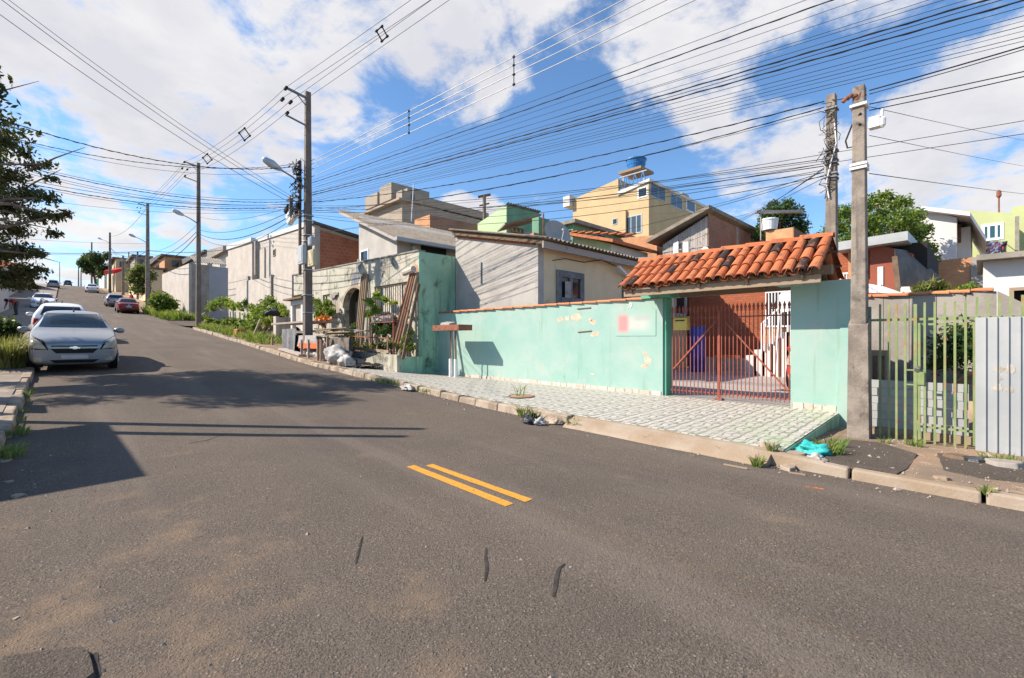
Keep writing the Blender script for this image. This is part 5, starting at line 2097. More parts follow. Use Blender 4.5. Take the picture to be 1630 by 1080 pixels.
# far group of grey and concrete houses
FB = [
    # name, label, u0, u1 (street face), depth, top v, base v, right face u, material, roof
    ('concrete_house', 'raw concrete house with sloping slab roof above the corner wall', 338, 372, 50, 396, 440, 408, 'conc_pale'),
    ('flat_grey_house', 'grey flat roofed house left of the sloping slab roof', 282, 330, 62, 402, 440, 352, 'plaster_grey'),
    ('brick_yard_house', 'brick house beside the second pole up the street', 240, 262, 72, 408, 450, 300, 'brick_Yo'),
    ('long_grey_shed', 'long dark grey roofed shed far up the street', 196, 215, 85, 408, 440, 238, 'concrete'),
    ('shop', 'small shop with a red awning far up the street', 170, 184, 92, 412, 452, 200, 'plaster_cream'),
    ('cream_house', 'cream house front beside the far garden gate', 205, 232, 66, 428, 470, 240, 'plaster_cream'),
    ('far_white_house', 'small white house front at the top of the street', 158, 166, 120, 428, 452, 176, 'white_wall'),
]
FH_ = {}
for (nm, lb_, u0, u1, dep, vt, vb, u2, mt) in FB:
    c = pD(u1, vt, dep)
    X, Y = c.x, c.y
    ya = pX(u0, vt, X)
    xb = pY(u2, vt, Y)
    t = thing(nm, lb_, 'house', (X, Y, terr(X, Y)))
    g0 = min(terr(X, Y), rd(Y)) - 1.0
    prism4(X, max(xb.x, X + 2), Y, max(ya.y, Y + 3), g0, (c.z,) * 4).build('wall', M[mt], t)
    m = MB()
    m.prism([(X - .5, Y - .5, c.z + .01), (max(xb.x, X + 2) + .5, Y - .5, c.z + .01), (max(xb.x, X + 2) + .5, max(ya.y, Y + 3) + .3, c.z + .01), (X - .5, max(ya.y, Y + 3) + .3, c.z + .01)],
            [(X - .5, Y - .5, c.z + .25), (max(xb.x, X + 2) + .5, Y - .5, c.z + .25), (max(xb.x, X + 2) + .5, max(ya.y, Y + 3) + .3, c.z + 1.2), (X - .5, max(ya.y, Y + 3) + .3, c.z + 1.2)])
    m.build('roof', M['roofdark'] if mt != 'conc_pale' else M['fibro'], t)
    window(t, 'Y', Y, lerp(X, max(xb.x, X + 2), .3), lerp(X, max(xb.x, X + 2), .6), c.z - 1.6, c.z - .5, M['wood_dark'], M['glass'], fw=.08)
    window(t, 'X', X, lerp(Y, max(ya.y, Y + 3), .35), lerp(Y, max(ya.y, Y + 3), .6), c.z - 1.7, c.z - .5, M['wood_dark'], M['glass'], fw=.08)
    FH_[nm] = t
# slab balconies of the concrete house
c = pD(372, 396, 50)
m = MB()
a, b = pD(340, 408, 48), pD(378, 392, 47)
m.prism([(a.x, b.y - 1, a.z), (b.x + 4, b.y - 1, b.z + 1.0), (b.x + 4, b.y + 3, b.z + 1.0), (a.x, b.y + 3, a.z)], [(a.x, b.y - 1, a.z + .5), (b.x + 4, b.y - 1, b.z + 1.5), (b.x + 4, b.y + 3, b.z + 1.5), (a.x, b.y + 3, a.z + .5)])
m.build('slab_roof', M['concrete'], FH_['concrete_house'])
# red awning of the shop
m = MB()
a, b = pD(165, 437, 88), pD(182, 436, 88)
m.prism([a, b, b + Vector((1.5, .3, .8)), a + Vector((1.5, .3, .8))], [q + Vector((0, 0, .7)) for q in (a, b)] + [b + Vector((1.5, .3, 1.3)), a + Vector((1.5, .3, 1.3))])
m.build('awning', M['red_plastic'], FH_['shop'])
# brick infill beside pole 2
# ---------------------------------------------------------------- modern beige block far behind
MB_ = thing('apartment_block', 'beige modern apartment block with stepped top far behind the grey roof', 'building', (37, 62, 5))
c0, c1 = pD(592, 330, 70), pD(640, 313, 70)
X = pD(620, 330, 66).x
ya, yb = pX(585, 330, X).y, pX(640, 330, X).y
zt6, zm = pX(600, 309, X).z, pX(600, 330, X).z
m = MB()
m.box(X, X + 16, yb, ya, 2, pX(600, 337, X).z)
m.build('lower_floor', M['tan'], MB_)
m = MB()
m.box(X - .8, X + 2, yb - .6, ya + .8, pX(600, 337, X).z, pX(600, 334, X).z)
m.build('balcony_slab', M['tan'], MB_)
m = MB()
m.box(X + 2.0, X + 16, yb, ya, pX(600, 334, X).z, zt6 - 1.2)
m.build('upper_floor', M['tan'], MB_)
for (f0, f1, dv) in ((0, .38, 0), (.45, .78, -2)):
    m = MB()
    m.box(X - .4, X + 6, lerp(ya, yb, f1), lerp(ya, yb, f0), zt6 - 1.9, zt6 + dv * -.25)
    m.build('penthouse', M['tan'], MB_)
p = pY(706, 326, yb)
prism4(X + 1, p.x, yb + .3, yb + 8, 2, (zt6 - .5, p.z, p.z, zt6 - .5)).build('long_wing', M['tan'], MB_)
for u in (645, 665):
    q = pY(u, 318, yb)
    m = MB()
    m.box(q.x - .7, q.x + .7, yb - .3, yb + 1.2, zt6 - 2.5, pY(u, 305 + (u - 645) * .3, yb).z)
    m.build('chimney', M['tan'], MB_)
for k in range(4):
    window(MB_, 'X', X + 2.0, lerp(ya, yb, .08 + k * .23), lerp(ya, yb, .26 + k * .23), pX(600, 333, X).z, zt6 - 2.0, M['white_metal'], M['glass_sky'], fw=.12)
window(MB_, 'Y', yb + .3, X + 3.5, X + 5.2, zt6 - 4.0, zt6 - 2.6, M['white_metal'], M['glass_sky'], fw=.12)
# low brick block before it
LB = thing('low_brick_house', 'unfinished red brick upper floor below the apartment block', 'building', (20, 33, 3))
c = pD(684, 342, 36)
p = pX(660, 350, c.x)
q = pY(760, 358, c.y)
prism4(c.x, q.x, c.y, p.y, 3, (c.z, q.z, q.z, p.z)).build('wall', M['brick_Yo'], LB)
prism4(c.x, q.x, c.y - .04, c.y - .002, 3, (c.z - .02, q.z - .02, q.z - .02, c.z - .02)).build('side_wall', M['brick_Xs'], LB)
prism4(c.x - .1, q.x + 3, c.y - 1.5, c.y + 6, c.z - 2.8, (c.z - 2.3, q.z - 2.0, q.z - .9, c.z - 1.4)).build('lower_roof', M['roofdark'], LB)
window(LB, 'X', c.x, lerp(c.y, p.y, .2), lerp(c.y, p.y, .6), c.z - 1.7, c.z - .9, M['concrete'], M['dark_in'], fw=.05, mull=0)

# ---------------------------------------------------------------- pale green gabled house
PG = thing('pale_green_house', 'pale green house with sloping parapet and shade-darkened green flank', 'house', (30, 26, 3))
c = pD(806, 326, 38)
a = pX(758, 358, c.x)
q = pY(858, 340, c.y)
prism4(c.x, q.x, c.y, a.y, 3, (c.z, c.z - .4, a.z, a.z)).build('wall', M['palegreen'], PG)
prism4(c.x + .01, q.x, c.y - .05, c.y - .002, 3, (c.z - .05, q.z, q.z, c.z - .05)).build('flank', M['seagreen'], PG)  # darker green puts the shade of this flank into its colour
corrugated('roof', (c.x - .1, c.y - .3, c.z + .1), (q.x, c.y - .3, q.z + .15), (q.x, a.y, a.z - .3), (c.x + .5, a.y, a.z - .3), M['fibro'], PG, 14, .05)
# annex with lean-to roof and shelves
AX = thing('lean_to_annexe', 'lean-to annexe with open cabinet under a sheet roof by the dish', 'building', (26, 23, 3))
c = pD(812, 360, 33)
q = pY(860, 352, c.y)
m = MB()
A_, B_ = pD(804, 358, 32.5), pD(862, 343, 33)
m.prism([A_, B_, B_ + Vector((2, 3, .3)), A_ + Vector((2, 3, .3))], [x + Vector((0, 0, .12)) for x in (A_, B_, B_ + Vector((2, 3, .3)), A_ + Vector((2, 3, .3)))])
m.build('roof', M['fibro_light'], AX)
prism4(c.x, q.x + 1, c.y + 1.0, c.y + 1.2, 3, (A_.z - .3, B_.z - .3, B_.z - .3, A_.z - .3)).build('back_wall', M['plaster_grey'], AX)
prism4(c.x - .3, q.x + 1, c.y - .3, c.y + .99, 2.5, (7.4, 7.4, 7.4, 7.4)).build('floor', M['concrete'], AX)
m = MB()
a, b = pY(812, 362, c.y + .9), pY(831, 372, c.y + .9)
for k in range(4):
    x = lerp(a.x, b.x, k / 3)
    m.box(x - .04, x + .04, c.y + .7, c.y + .95, b.z, a.z)
m.box(a.x, b.x, c.y + .7, c.y + .95, a.z, a.z + .06)
m.box(a.x, b.x, c.y + .7, c.y + .95, b.z - .06, b.z)
m.build('cabinet', M['wood'], AX)
m = MB()
a, b = pD(826, 384, 31), pD(849, 372, 30.4)
prism4(b.x - .2, b.x + 3.6, b.y - .2, a.y + .5, 2.5, (b.z, b.z, a.z, a.z)).build('brick_parapet', M['brick_Yo'], AX)
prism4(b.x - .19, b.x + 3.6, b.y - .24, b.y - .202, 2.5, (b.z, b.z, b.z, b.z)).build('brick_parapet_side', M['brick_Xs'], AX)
m = MB()
p = pD(857, 360, 31)
m.box(p.x - .3, p.x + .8, p.y - .3, p.y + .3, 2.5, pD(857, 348, 31).z)
m.build('green_pier', M['seagreen'], AX)
# green terrace and yellow-green house right of the dish
GT = thing('green_terrace', 'dark green long terrace wall with grey edge behind the dish', 'building', (28, 19, 3))
a, b = pD(912, 357, 31), pD(1007, 383, 36)
m = MB()
m.prism([(a.x, a.y, 3), (b.x, a.y, 3), (b.x, a.y + 3, 3), (a.x, a.y + 3, 3)], [(a.x, a.y, a.z), (b.x, a.y, a.z), (b.x, a.y + 3, a.z), (a.x, a.y + 3, a.z)])
m.build('wall', M['seagreen'], GT)
m = MB()
m.box(a.x - .3, b.x, a.y - .4, a.y + 3, a.z + .005, a.z + .25)
m.build('roof_edge', M['fibro'], GT)
window(GT, 'Y', a.y, pY(952, 370, a.y).x, pY(962, 370, a.y).x, pY(955, 381, a.y).z, pY(955, 375, a.y).z, M['dark_in'], M['glass'], fw=.05, mull=0)
YG = thing('yellow_green_house', 'small yellow green house with clay edged roof in front of the terrace', 'house', (24, 15, 3))
c = pD(972, 388, 27)
a = pX(914, 376, c.x)
q = pY(1030, 398, c.y)
prism4(c.x, q.x, c.y, a.y, 2.5, (c.z, c.z, a.z, a.z)).build('wall', M['limegreen'], YG)
prism4(c.x + .02, q.x, c.y - .05, c.y - .002, 2.5, (c.z - .05,) * 4).build('side_wall', M['white_wall'], YG)
m = MB()
m.prism([(c.x - .7, c.y - .6, c.z - .1), (q.x + .5, c.y - .6, c.z - .1), (q.x + .5, a.y + .5, a.z + .1), (c.x - .7, a.y + .5, a.z + .1)], [(c.x - .7, c.y - .6, c.z + .08), (q.x + .5, c.y - .6, c.z + .08), (q.x + .5, a.y + .5, a.z + .28), (c.x - .7, a.y + .5, a.z + .28)])
m.build('roof', M['clay'], YG)
winpx(YG, 'X', c.x, 938, 402, 952, 412, M['white_metal'], M['glass_sky'], fw=.06)
winpx(YG, 'Y', c.y - .05, 979, 403, 992, 413, M['dark_in'], M['glass'], fw=.06, mull=0)
for i in range(9):
    m = MB()
    yy = a.y - i * .55
    zz = lerp(a.z, c.z, i / 8) + .14
    m.box(c.x - .74, c.x - .45, yy - .26, yy + .26, zz, zz + .07)
    m.build('edge_tile', M['clay'], YG)

# ---------------------------------------------------------------- big beige house with blue tank
BB = thing('beige_building', 'tall beige three storey house with tank frame on the roof terrace', 'building', (41, 25, 4))
X, Y = 41.06, 22.8
yc_ = pX(912, 318, X).y
ys_ = pX(984, 286, X).y
zA, zB, zC = pX(912, 318, X).z, pX(984, 285, X).z, pX(1033, 285, X).z
m = MB()
m.prism([(X, Y, 3), (58, Y, 3), (58, Y + .1, 3), (X, Y + .1, 3)], [(X, Y, zC), (58, Y, zC), (58, Y + .1, zC), (X, Y + .1, zC)])
m = MB()
prof = [(Y, zC - .3), (ys_ - .01, zC - .9), (ys_, zB), (yc_, zA)]
poly = [(Y, 3)] + prof + [(yc_, 3)]
m.prism([(X, y_, z_) for y_, z_ in poly], [(58, y_, z_) for y_, z_ in poly])
m.build('wall', M['beige'], BB)
m = MB()
m.prism([(X - .15, Y - .15, zC - .28), (58, Y - .15, zC - .28), (58, ys_, zC - .88), (X - .15, ys_, zC - .88)], [(X - .15, Y - .15, zC), (58, Y - .15, zC), (58, ys_, zC - .5), (X - .15, ys_, zC - .5)])
m.build('roof_slab', M['white_wall'], BB)
m = MB()
p = pX(899, 324, X - .3)
m.box(X - .6, X + 1.0, yc_ + .01, p.y, p.z - .5, p.z + .7)
m.build('gutter_end', M['white_wall'], BB)
winpx(BB, 'X', X, 1015, 298, 1031, 315, M['white_metal'], M['glass'], fw=.12, mull=0)
winpx(BB, 'X', X, 996, 343, 1022, 373, M['grey_plastic'], M['glass_sky'], fw=.12, mull=2)
winpx(BB, 'X', X, 975, 348, 983, 358, M['grey_plastic'], M['glass'], fw=.08, mull=0)
winpx(BB, 'Y', Y, 1035, 294, 1059, 318, M['grey_plastic'], M['glass_sky'], fw=.12, mull=1)
winpx(BB, 'Y', Y, 1067, 311, 1086, 332, M['grey_plastic'], M['glass_sky'], fw=.12, mull=1)
winpx(BB, 'Y', Y, 1092, 319, 1107, 339, M['white_metal'], M['glass_sky'], fw=.2, mull=0)
m = MB()
p = pX(995, 355, X - .15)
m.box(X - .25, X - .01, p.y - .12, p.y + .12, 4, p.z + 1.3)
m.build('down_pipe', M['beige'], BB)
m = MB()
p = pD(1140, 332, 50)
m.box(p.x - .5, p.x + 1.2, Y + 1, Y + 2.5, zC - .2, zC + 1.0)
m.build('roof_unit', M['concrete'], BB)
# rail and tank stand
tf = thing('tank_stand', 'blue lattice steel stand on the beige roof terrace', 'stand', (42, 25.5, zC))
yA, yB = pX(985, 280, X).y, pX(1028, 280, X).y
for zz in (zC - .3, pX(1005, 280, X).z + .2):
    m = MB()
    m.bar((X + .2, yA, zz), (X + .2, yB, zz), .1)
    m.build('rail', M['steel'], tf)
for i in range(7):
    m = MB()
    f0, f1 = i / 7, (i + 1) / 7
    z0, z1 = zC - .5, pX(1005, 280, X).z + .2
    m.bar((X + .2, lerp(yA, yB, f0), z0 if i % 2 else z1), (X + .2, lerp(yA, yB, f1), z1 if i % 2 else z0), .07)
    m.build('lattice', M['blue_tank'], tf)
m = MB()
p = pX(1011, 277, X + 1.5)
m.box(X + .4, X + 3, p.y - 1.3, p.y + 1.3, p.z, p.z + .25)
m.build('deck', M['wood'], tf)
for dy in (-1.2, 1.2):
    m = MB()
    m.bar((X + 1.2, p.y + dy, zC - .4), (X + 1.2, p.y + dy, p.z), .12)
    m.build('leg', M['steel'], tf)
tk = thing('water_tank', 'round blue water tank on the roof of the beige house', 'water tank', (X + 1.7, p.y, p.z + .25))
z0 = p.z + .25
m = MB()
m.tube([(X + 1.7, p.y, z0), (X + 1.7, p.y, z0 + .6), (X + 1.7, p.y, z0 + .66), (X + 1.7, p.y, z0 + .72), (X + 1.7, p.y, z0 + 1.15)], [.82, .92, .97, .94, 1.02], 24)
m.build('body', M['blue_tank'], tk)
m = MB()
m.tube([(X + 1.7, p.y, z0 + 1.15), (X + 1.7, p.y, z0 + 1.25), (X + 1.7, p.y, z0 + 1.4), (X + 1.7, p.y, z0 + 1.42)], [1.08, 1.06, .4, .2], 24)
m.build('lid', M['blue_tank'], tk)

# ---------------------------------------------------------------- wooden shack with brick side
WS = thing('wooden_shack', 'grey board gable shack with white shutters and brick side wall', 'house', (27.1, 12, 3))
X, Y = 27.12, 11.24
zr = 9.0
ya = pX(1055, 410, X).y
zl = pX(1055, 384, X).z
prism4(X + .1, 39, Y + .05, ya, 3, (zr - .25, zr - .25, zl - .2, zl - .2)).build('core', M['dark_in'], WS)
nb = 19
for i in range(nb):
    y0, y1 = lerp(ya, Y + .03, i / nb), lerp(ya, Y + .03, (i + .93) / nb)
    zt_ = lerp(zl, zr, (i + .5) / nb) - .25
    m = MB()
    m.box(X + rnd.uniform(-.01, .015), X + .04, y1, y0, 5.0, zt_)
    m.build('board', M['wood_grey'], WS)
m = MB()
m.box(X - .03, X - .011, Y, ya, 6.95, 7.03)
m.build('batten', M['wood_grey'], WS)
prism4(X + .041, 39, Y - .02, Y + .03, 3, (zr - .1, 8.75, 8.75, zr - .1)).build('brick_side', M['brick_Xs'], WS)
for (f0, f1, z0, z1) in ((.36, .39, 3, zr), (0, 1, 6.9, 7.1), (.74, .77, 3, 8.8)):
    m = MB()
    m.box(lerp(X + .05, 39, f0), lerp(X + .05, 39, f1), Y - .05, Y - .021, z0, z1 - .15)
    m.build('concrete_tie', M['concrete'], WS)
m = MB()
a, b = Vector((X - .6, pX(1029, 387, X - .6).y, pX(1029, 387, X - .6).z)), Vector((X - .6, Y - .3, zr + .0))
m.prism([a, b, b + Vector((13, 0, 0)), a + Vector((13, 0, 0))], [q + Vector((0, 0, .22)) for q in (a, b, b + Vector((13, 0, 0)), a + Vector((13, 0, 0)))])
m.build('roof', M['fibro_light'], WS)
w = winpx(WS, 'X', X, 1080, 386, 1087, 402, M['wood_dark'], M['glass'], fw=.06, mull=0)
for (u0, u1) in ((1072, 1080), (1087, 1096)):
    m = MB()
    a, b = pX(u0, 386, X - .04), pX(u1, 403, X - .04)
    m.box(X - .06, X - .035, b.y, a.y, b.z, a.z)
    m.build('shutter', M['white_metal'], w)
m = MB()
p = pX(1122, 399, X - .2)
m.tube([p, p + Vector((.05, 0, 0))], .22, 14)
m.bar(p, (X + .02, p.y, p.z - .1), .04)
tag(m.build('small_dish', M['white_plastic']), 'small white round dish fixed to the board shack', 'dish')
prism4(29, 36, 15.5, 19, 3, (8.6, 8.6, 8.9, 8.9)).build('rear_brick', M['brick_Yo'], WS)
# dark roofs between yard and shack
RF = thing('dark_roof_house', 'low house with long dark sheet roof behind the tiled gateway', 'house', (19, 10, 1))
a, b = pD(1035, 408, 20), pD(1130, 392, 20)
prism4(19.98, 24, 9.5, 13.5, 1, (5.2,) * 4).build('wall', M['plaster_grey'], RF)
m = MB()
m.prism([(19.3, 9.2, 5.0), (26, 9.2, 5.4), (26, 14, 5.9), (19.3, 14, 5.5)], [(19.3, 9.2, 5.12), (26, 9.2, 5.52), (26, 14, 6.02), (19.3, 14, 5.62)])
m.build('roof', M['fibro'], RF)
# orange rendered block with white tank
OB = thing('orange_block', 'rough orange rendered block with white tank behind the gateway roof', 'building', (23, 7, 2))
c = pD(1262, 362, 25)
q = pX(1219, 362, c.x)
prism4(c.x, c.x + 5, c.y, q.y, 2, (c.z,) * 4).build('wall', mk('orange_render', (.60, .34, .17), (.50, .27, .13), 2.5, .9, .4, 20), OB)
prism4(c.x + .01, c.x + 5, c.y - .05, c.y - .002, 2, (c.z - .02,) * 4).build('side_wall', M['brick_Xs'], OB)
wt = thing('white_tank', 'white round water tank beside the thatched mast on the orange block', 'water tank', pD(1225, 365, 26))
p = pD(1225, 364, 26)
m = MB()
m.tube([p + Vector((0, 0, -.1)), p + Vector((0, 0, .45))], [.38, .44], 18)
m.build('body', M['white_plastic'], wt)
m = MB()
m.tube([p + Vector((0, 0, .45)), p + Vector((0, 0, .52)), p + Vector((0, 0, .56))], [.47, .45, .1], 18)
m.build('lid', M['white_plastic'], wt)
m = MB()
p = pD(1211, 338, 26)
m.tube([p, (p.x, p.y, p.z - 1.6)], .035, 6)
m.bar(p + Vector((-.2, .2, 0)), pD(1277, 337, 26), .22, .14)
tag(m.build('wooden_beam', M['wood_grey']), 'grey timber beam on a post in front of the small tree', 'beam')

# ---------------------------------------------------------------- left side of the street, mostly beyond the frame
LH = thing('left_house', 'house on the left side of the street beside the camera', 'house', (-6.5, 11, .3))
prism4(-9.5, -4.2, 9.0, 11.5, -.2, (3.44,) * 4).build('wall', M['plaster_cream'], LH)
m = MB()
hx, hy = -2.62, 8.75
m.prism([(-9.8, hy, 3.45), (hx, hy, 3.45), (hx, 11.7, 3.45), (-9.8, 11.7, 3.45)], [(-9.8, hy, 3.6), (hx, hy, 3.6), (hx, 11.7, 3.6), (-9.8, 11.7, 3.6)])
m.build('roof', M['fibro'], LH)
LW = thing('left_wall', 'white boundary wall behind the shrubs on the left pavement', 'wall', (-3.4, 24, 1))
yy = 14.5
while yy < 57:
    z = rd(yy)
    prism4(-3.5, -3.32, yy, yy + 2.4, z - .3, (z + 2.2, z + 2.2, z + 2.4, z + 2.4)).build('panel', M['white_wall'], LW)
    yy += 2.45
for i, (ya_, yb_, mt, lb_) in enumerate(((60, 78, 'plaster_grey', 'grey house on the left side of the street behind the tree'), (82, 104, 'white_wall', 'white house further up the left side of the street'), (108, 150, 'plaster_cream', 'cream house near the crest on the left side'))):
    t = thing('left_row_house', lb_, 'house', (-9, ya_, rd(ya_)))
    z = rd(ya_)
    prism4(-16, -4.6, ya_, yb_, z - 1, (z + 3.6,) * 4).build('wall', M[mt], t)
    m = MB()
    m.prism([(-16.4, ya_ - .4, z + 3.61), (-4.1, ya_ - .4, z + 3.61), (-4.1, yb_ + .4, z + 3.61), (-16.4, yb_ + .4, z + 3.61)], [(-14, ya_ + 2, z + 5), (-8, ya_ + 2, z + 5), (-8, yb_ - 2, z + 5), (-14, yb_ - 2, z + 5)])
    m.build('roof', M['clay'], t)
    window(t, 'Y', ya_, -9, -7.2, z + 1.2, z + 2.5, M['wood_dark'], M['glass'], fw=.08)
for i, (x, y_, h_) in enumerate(((-1.05, 10.35, 5.5), (-1.25, 9.85, 5.2))):
    t = iso_pole('service_pole', ['slim service pole on the left pavement nearer the shrubs', 'slim service pole on the left pavement nearer the camera'][i], x, y_, rd(y_) + .1, h_, .15, .12, M['pole'])
m = MB()
m.box(-2.05, -2.0, 12.0, 12.8, 1.6, 2.3)
sgn = m.build('notice_board', M['galv_pale'])
tag(sgn, 'small metal notice board on a post on the left pavement', 'sign')
m = MB()
m.bar((-2.02, 12.4, rd(12.4)), (-2.02, 12.4, 1.6), .06)
m.build('post', M['steel'], sgn)
# ================================================================ vegetation
def leaf_mesh(name, centres, n, size, mat, parent, seed, aspect=.45, droop=.3, shell=.55, flat=None, jit=.35):
    """n leaf-sized faces spread through ellipsoidal clumps; centres = [(point, (rx, ry, rz))]"""
    r_ = np.random.default_rng(seed)
    C = np.array([tuple(c) for c, _ in centres], float)
    Rr = np.array([q if hasattr(q, '__len__') else (q, q, q) for _, q in centres], float)
    wgt = Rr.prod(1) ** .67
    idx = r_.choice(len(C), n, p=wgt / wgt.sum())
    d = r_.normal(size=(n, 3))
    d /= np.linalg.norm(d, axis=1)[:, None]
    rad = (shell + (1 - shell) * r_.random(n)) * (.78 + .44 * r_.random(n))
    rad = np.where(r_.random(n) < .3, rad * r_.random(n), rad)
    P = C[idx] + d * Rr[idx] * rad[:, None]
    ax = r_.normal(size=(n, 3)) + d * .6
    ax[:, 2] -= droop
    ax /= np.linalg.norm(ax, axis=1)[:, None]
    o = r_.normal(size=(n, 3))
    b = np.cross(ax, o)
    b /= np.linalg.norm(b, axis=1)[:, None]
    nn = np.cross(ax, b)
    L = size * (1 - jit + 2 * jit * r_.random(n))[:, None]
    v0, v2 = P - ax * L * .5, P + ax * L * .5
    m_ = P - ax * L * .05 + nn * L * .06
    v1, v3 = m_ + b * L * aspect * .5, m_ - b * L * aspect * .5
    V = np.stack([v0, v1, v2, v3], 1).reshape(-1, 3)
    me = bpy.data.meshes.new(name)
    me.vertices.add(len(V))
    me.vertices.foreach_set('co', V.ravel())
    me.loops.add(n * 4)
    me.loops.foreach_set('vertex_index', np.arange(n * 4, dtype=np.int32))
    me.polygons.add(n)
    me.polygons.foreach_set('loop_start', np.arange(0, n * 4, 4, dtype=np.int32))
    me.polygons.foreach_set('loop_total', np.full(n, 4, dtype=np.int32))
    me.materials.append(mat)
    me.update(calc_edges=True)
    ob = bpy.data.objects.new(name, me)
    COL.objects.link(ob)
    if parent:
        setp(ob, parent)
    return ob


def limbs(root, base, top, r0, tips, seed, mat=None):
    """trunk to 'top', then a curved limb to each tip"""
    r_ = random.Random(seed)
    base, top = Vector(base), Vector(top)
    m = MB()
    mid = base.lerp(top, .5) + Vector((r_.uniform(-.1, .1), r_.uniform(-.1, .1), 0)) * (top - base).length
    m.tube([base - Vector((0, 0, .2)), base.lerp(mid, .5), mid, top], [r0 * 1.25, r0, r0 * .85, r0 * .7], 8)
    m.build('trunk', mat or M['bark'], root)
    m = MB()
    for tp in tips:
        tp = Vector(tp)
        st_ = base.lerp(top, r_.uniform(.75, 1.0))
        k1 = st_.lerp(tp, .4) + Vector((r_.uniform(-.1, .1), r_.uniform(-.1, .1), r_.uniform(.02, .16))) * (tp - st_).length
        k2 = st_.lerp(tp, .75) + Vector((r_.uniform(-.08, .08), r_.uniform(-.08, .08), r_.uniform(-.02, .1))) * (tp - st_).length
        m.tube([st_, k1, k2, tp], [r0 * .5, r0 * .32, r0 * .2, r0 * .06], 6)
        for _ in range(3):
            s2 = k1.lerp(tp, r_.uniform(.1, .9))
            e2 = s2 + Vector((r_.uniform(-1, 1), r_.uniform(-1, 1), r_.uniform(-.5, .7))) * (tp - st_).length * .28
            m.tube([s2, s2.lerp(e2, .5) + Vector((0, 0, .03)), e2], [r0 * .16, r0 * .1, r0 * .03], 5)
    m.build('limb', mat or M['bark'], root)


def clumps(c, rx, ry, rz, n, r0, r1, seed):
    r_ = random.Random(seed)
    out = []
    for _ in range(n):
        while True:
            p = Vector((r_.uniform(-1, 1), r_.uniform(-1, 1), r_.uniform(-1, 1)))
            if .25 < p.length < 1:
                break
        s_ = r_.uniform(r0, r1)
        out.append((Vector((c[0] + p.x * rx, c[1] + p.y * ry, c[2] + p.z * rz)), (s_, s_, s_ * .7)))
    return out


# --- tree on the left pavement: high crown out of frame, lower sprays hanging into it
LT = thing('street_tree', 'leafy tree with brownish drooping sprays over the left pavement', 'tree', (-3.0, 15.5, rd(15.5)))
cl = clumps((-3.3, 17.2, 7.0), 2.5, 2.6, 2.0, 38, .5, .9, 1)
low = [(pD(u, v, d), (s_, s_, s_ * .6)) for (u, v, d, s_) in
       [(5, 225, 10, .30), (40, 245, 10, .22), (20, 280, 9.8, .34), (55, 265, 9.6, .22), (75, 262, 9.5, .16), (82, 285, 9.5, .16), (45, 310, 9.6, .34), (10, 330, 9.8, .42), (75, 315, 9.4, .26),
        (60, 345, 9.5, .32), (90, 345, 9.3, .22), (25, 365, 9.7, .36), (105, 340, 9.3, .16), (85, 372, 9.4, .18), (35, 400, 9.8, .36), (5, 405, 10, .42), (60, 405, 9.6, .2), (45, 432, 10, .36), (15, 440, 10, .44),
        (-20, 300, 10, .6), (-30, 380, 10.5, .6), (68, 430, 10, .16), (32, 455, 10.5, .26), (52, 458, 10.3, .16), (10, 452, 10.5, .28), (-40, 240, 10.5, .6)]]
limbs(LT, (-3.0, 15.5, rd(15.5)), (-3.1, 15.7, 3.6), .16, [c for c, _ in cl[::2]] + [c for c, _ in low[::2]], 3)
leaf_mesh('crown', cl, 24000, .16, M['leaf_dark'], LT, 2, .42, .5)
leaf_mesh('low_sprays', low, 11000, .09, M['leaf_dark'], LT, 5, .42, .7, .3)

# --- large bright tree behind the red house
RT = thing('garden_tree', 'broad bright green citrus-like tree behind the red house', 'tree', (27, 3, 3))
c0 = pD(1388, 372, 22.5)
cl = []
r_ = random.Random(9)
for (u, v, s_) in [(1312, 385, .55), (1300, 400, .5), (1330, 365, .6), (1345, 345, .55), (1350, 385, .7), (1372, 330, .6), (1395, 320, .55), (1380, 360, .8), (1410, 345, .75), (1432, 325, .55), (1440, 350, .7),
                   (1420, 380, .8), (1455, 375, .7), (1465, 395, .6), (1445, 410, .65), (1478, 415, .45), (1400, 405, .7), (1360, 410, .6), (1325, 395, .55), (1455, 345, .5), (1468, 365, .45), (1390, 385, .9), (1435, 425, .45), (1295, 388, .35), (1340, 325 + 12, .4), (1412, 313, .35), (1482, 398, .35), (1470, 435, .35)]:
    cl.append((pD(u, v, 22.5 + r_.uniform(-1.4, 1.4)), (s_, s_, s_ * .85)))
limbs(RT, (c0.x, c0.y, 2.2), c0 + Vector((0, 0, -.8)), .2, [c for c, _ in cl[::2]], 8)
leaf_mesh('crown', cl, 15000, .17, M['leaf_green'], RT, 11, .5, .2, .5)
# --- small tree behind the orange block
ST = thing('back_tree', 'small dark green tree behind the white tank and beam', 'tree', pD(1245, 365, 31))
cl = [(pD(u, v, 31 + r_.uniform(-.8, .8)), s_) for (u, v, s_) in [(1225, 345, .75), (1245, 335, .7), (1262, 345, .8), (1275, 362, .6), (1215, 365, .6), (1240, 362, .9), (1255, 325, .4), (1230, 328, .45), (1268, 375, .7), (1205, 378, .4)]]
b0 = pD(1245, 395, 31)
limbs(ST, (b0.x, b0.y, 4), b0, .16, [c for c, _ in cl], 4)
leaf_mesh('crown', cl, 5500, .2, M['leaf_deep'], ST, 12, .5, .1, .5)
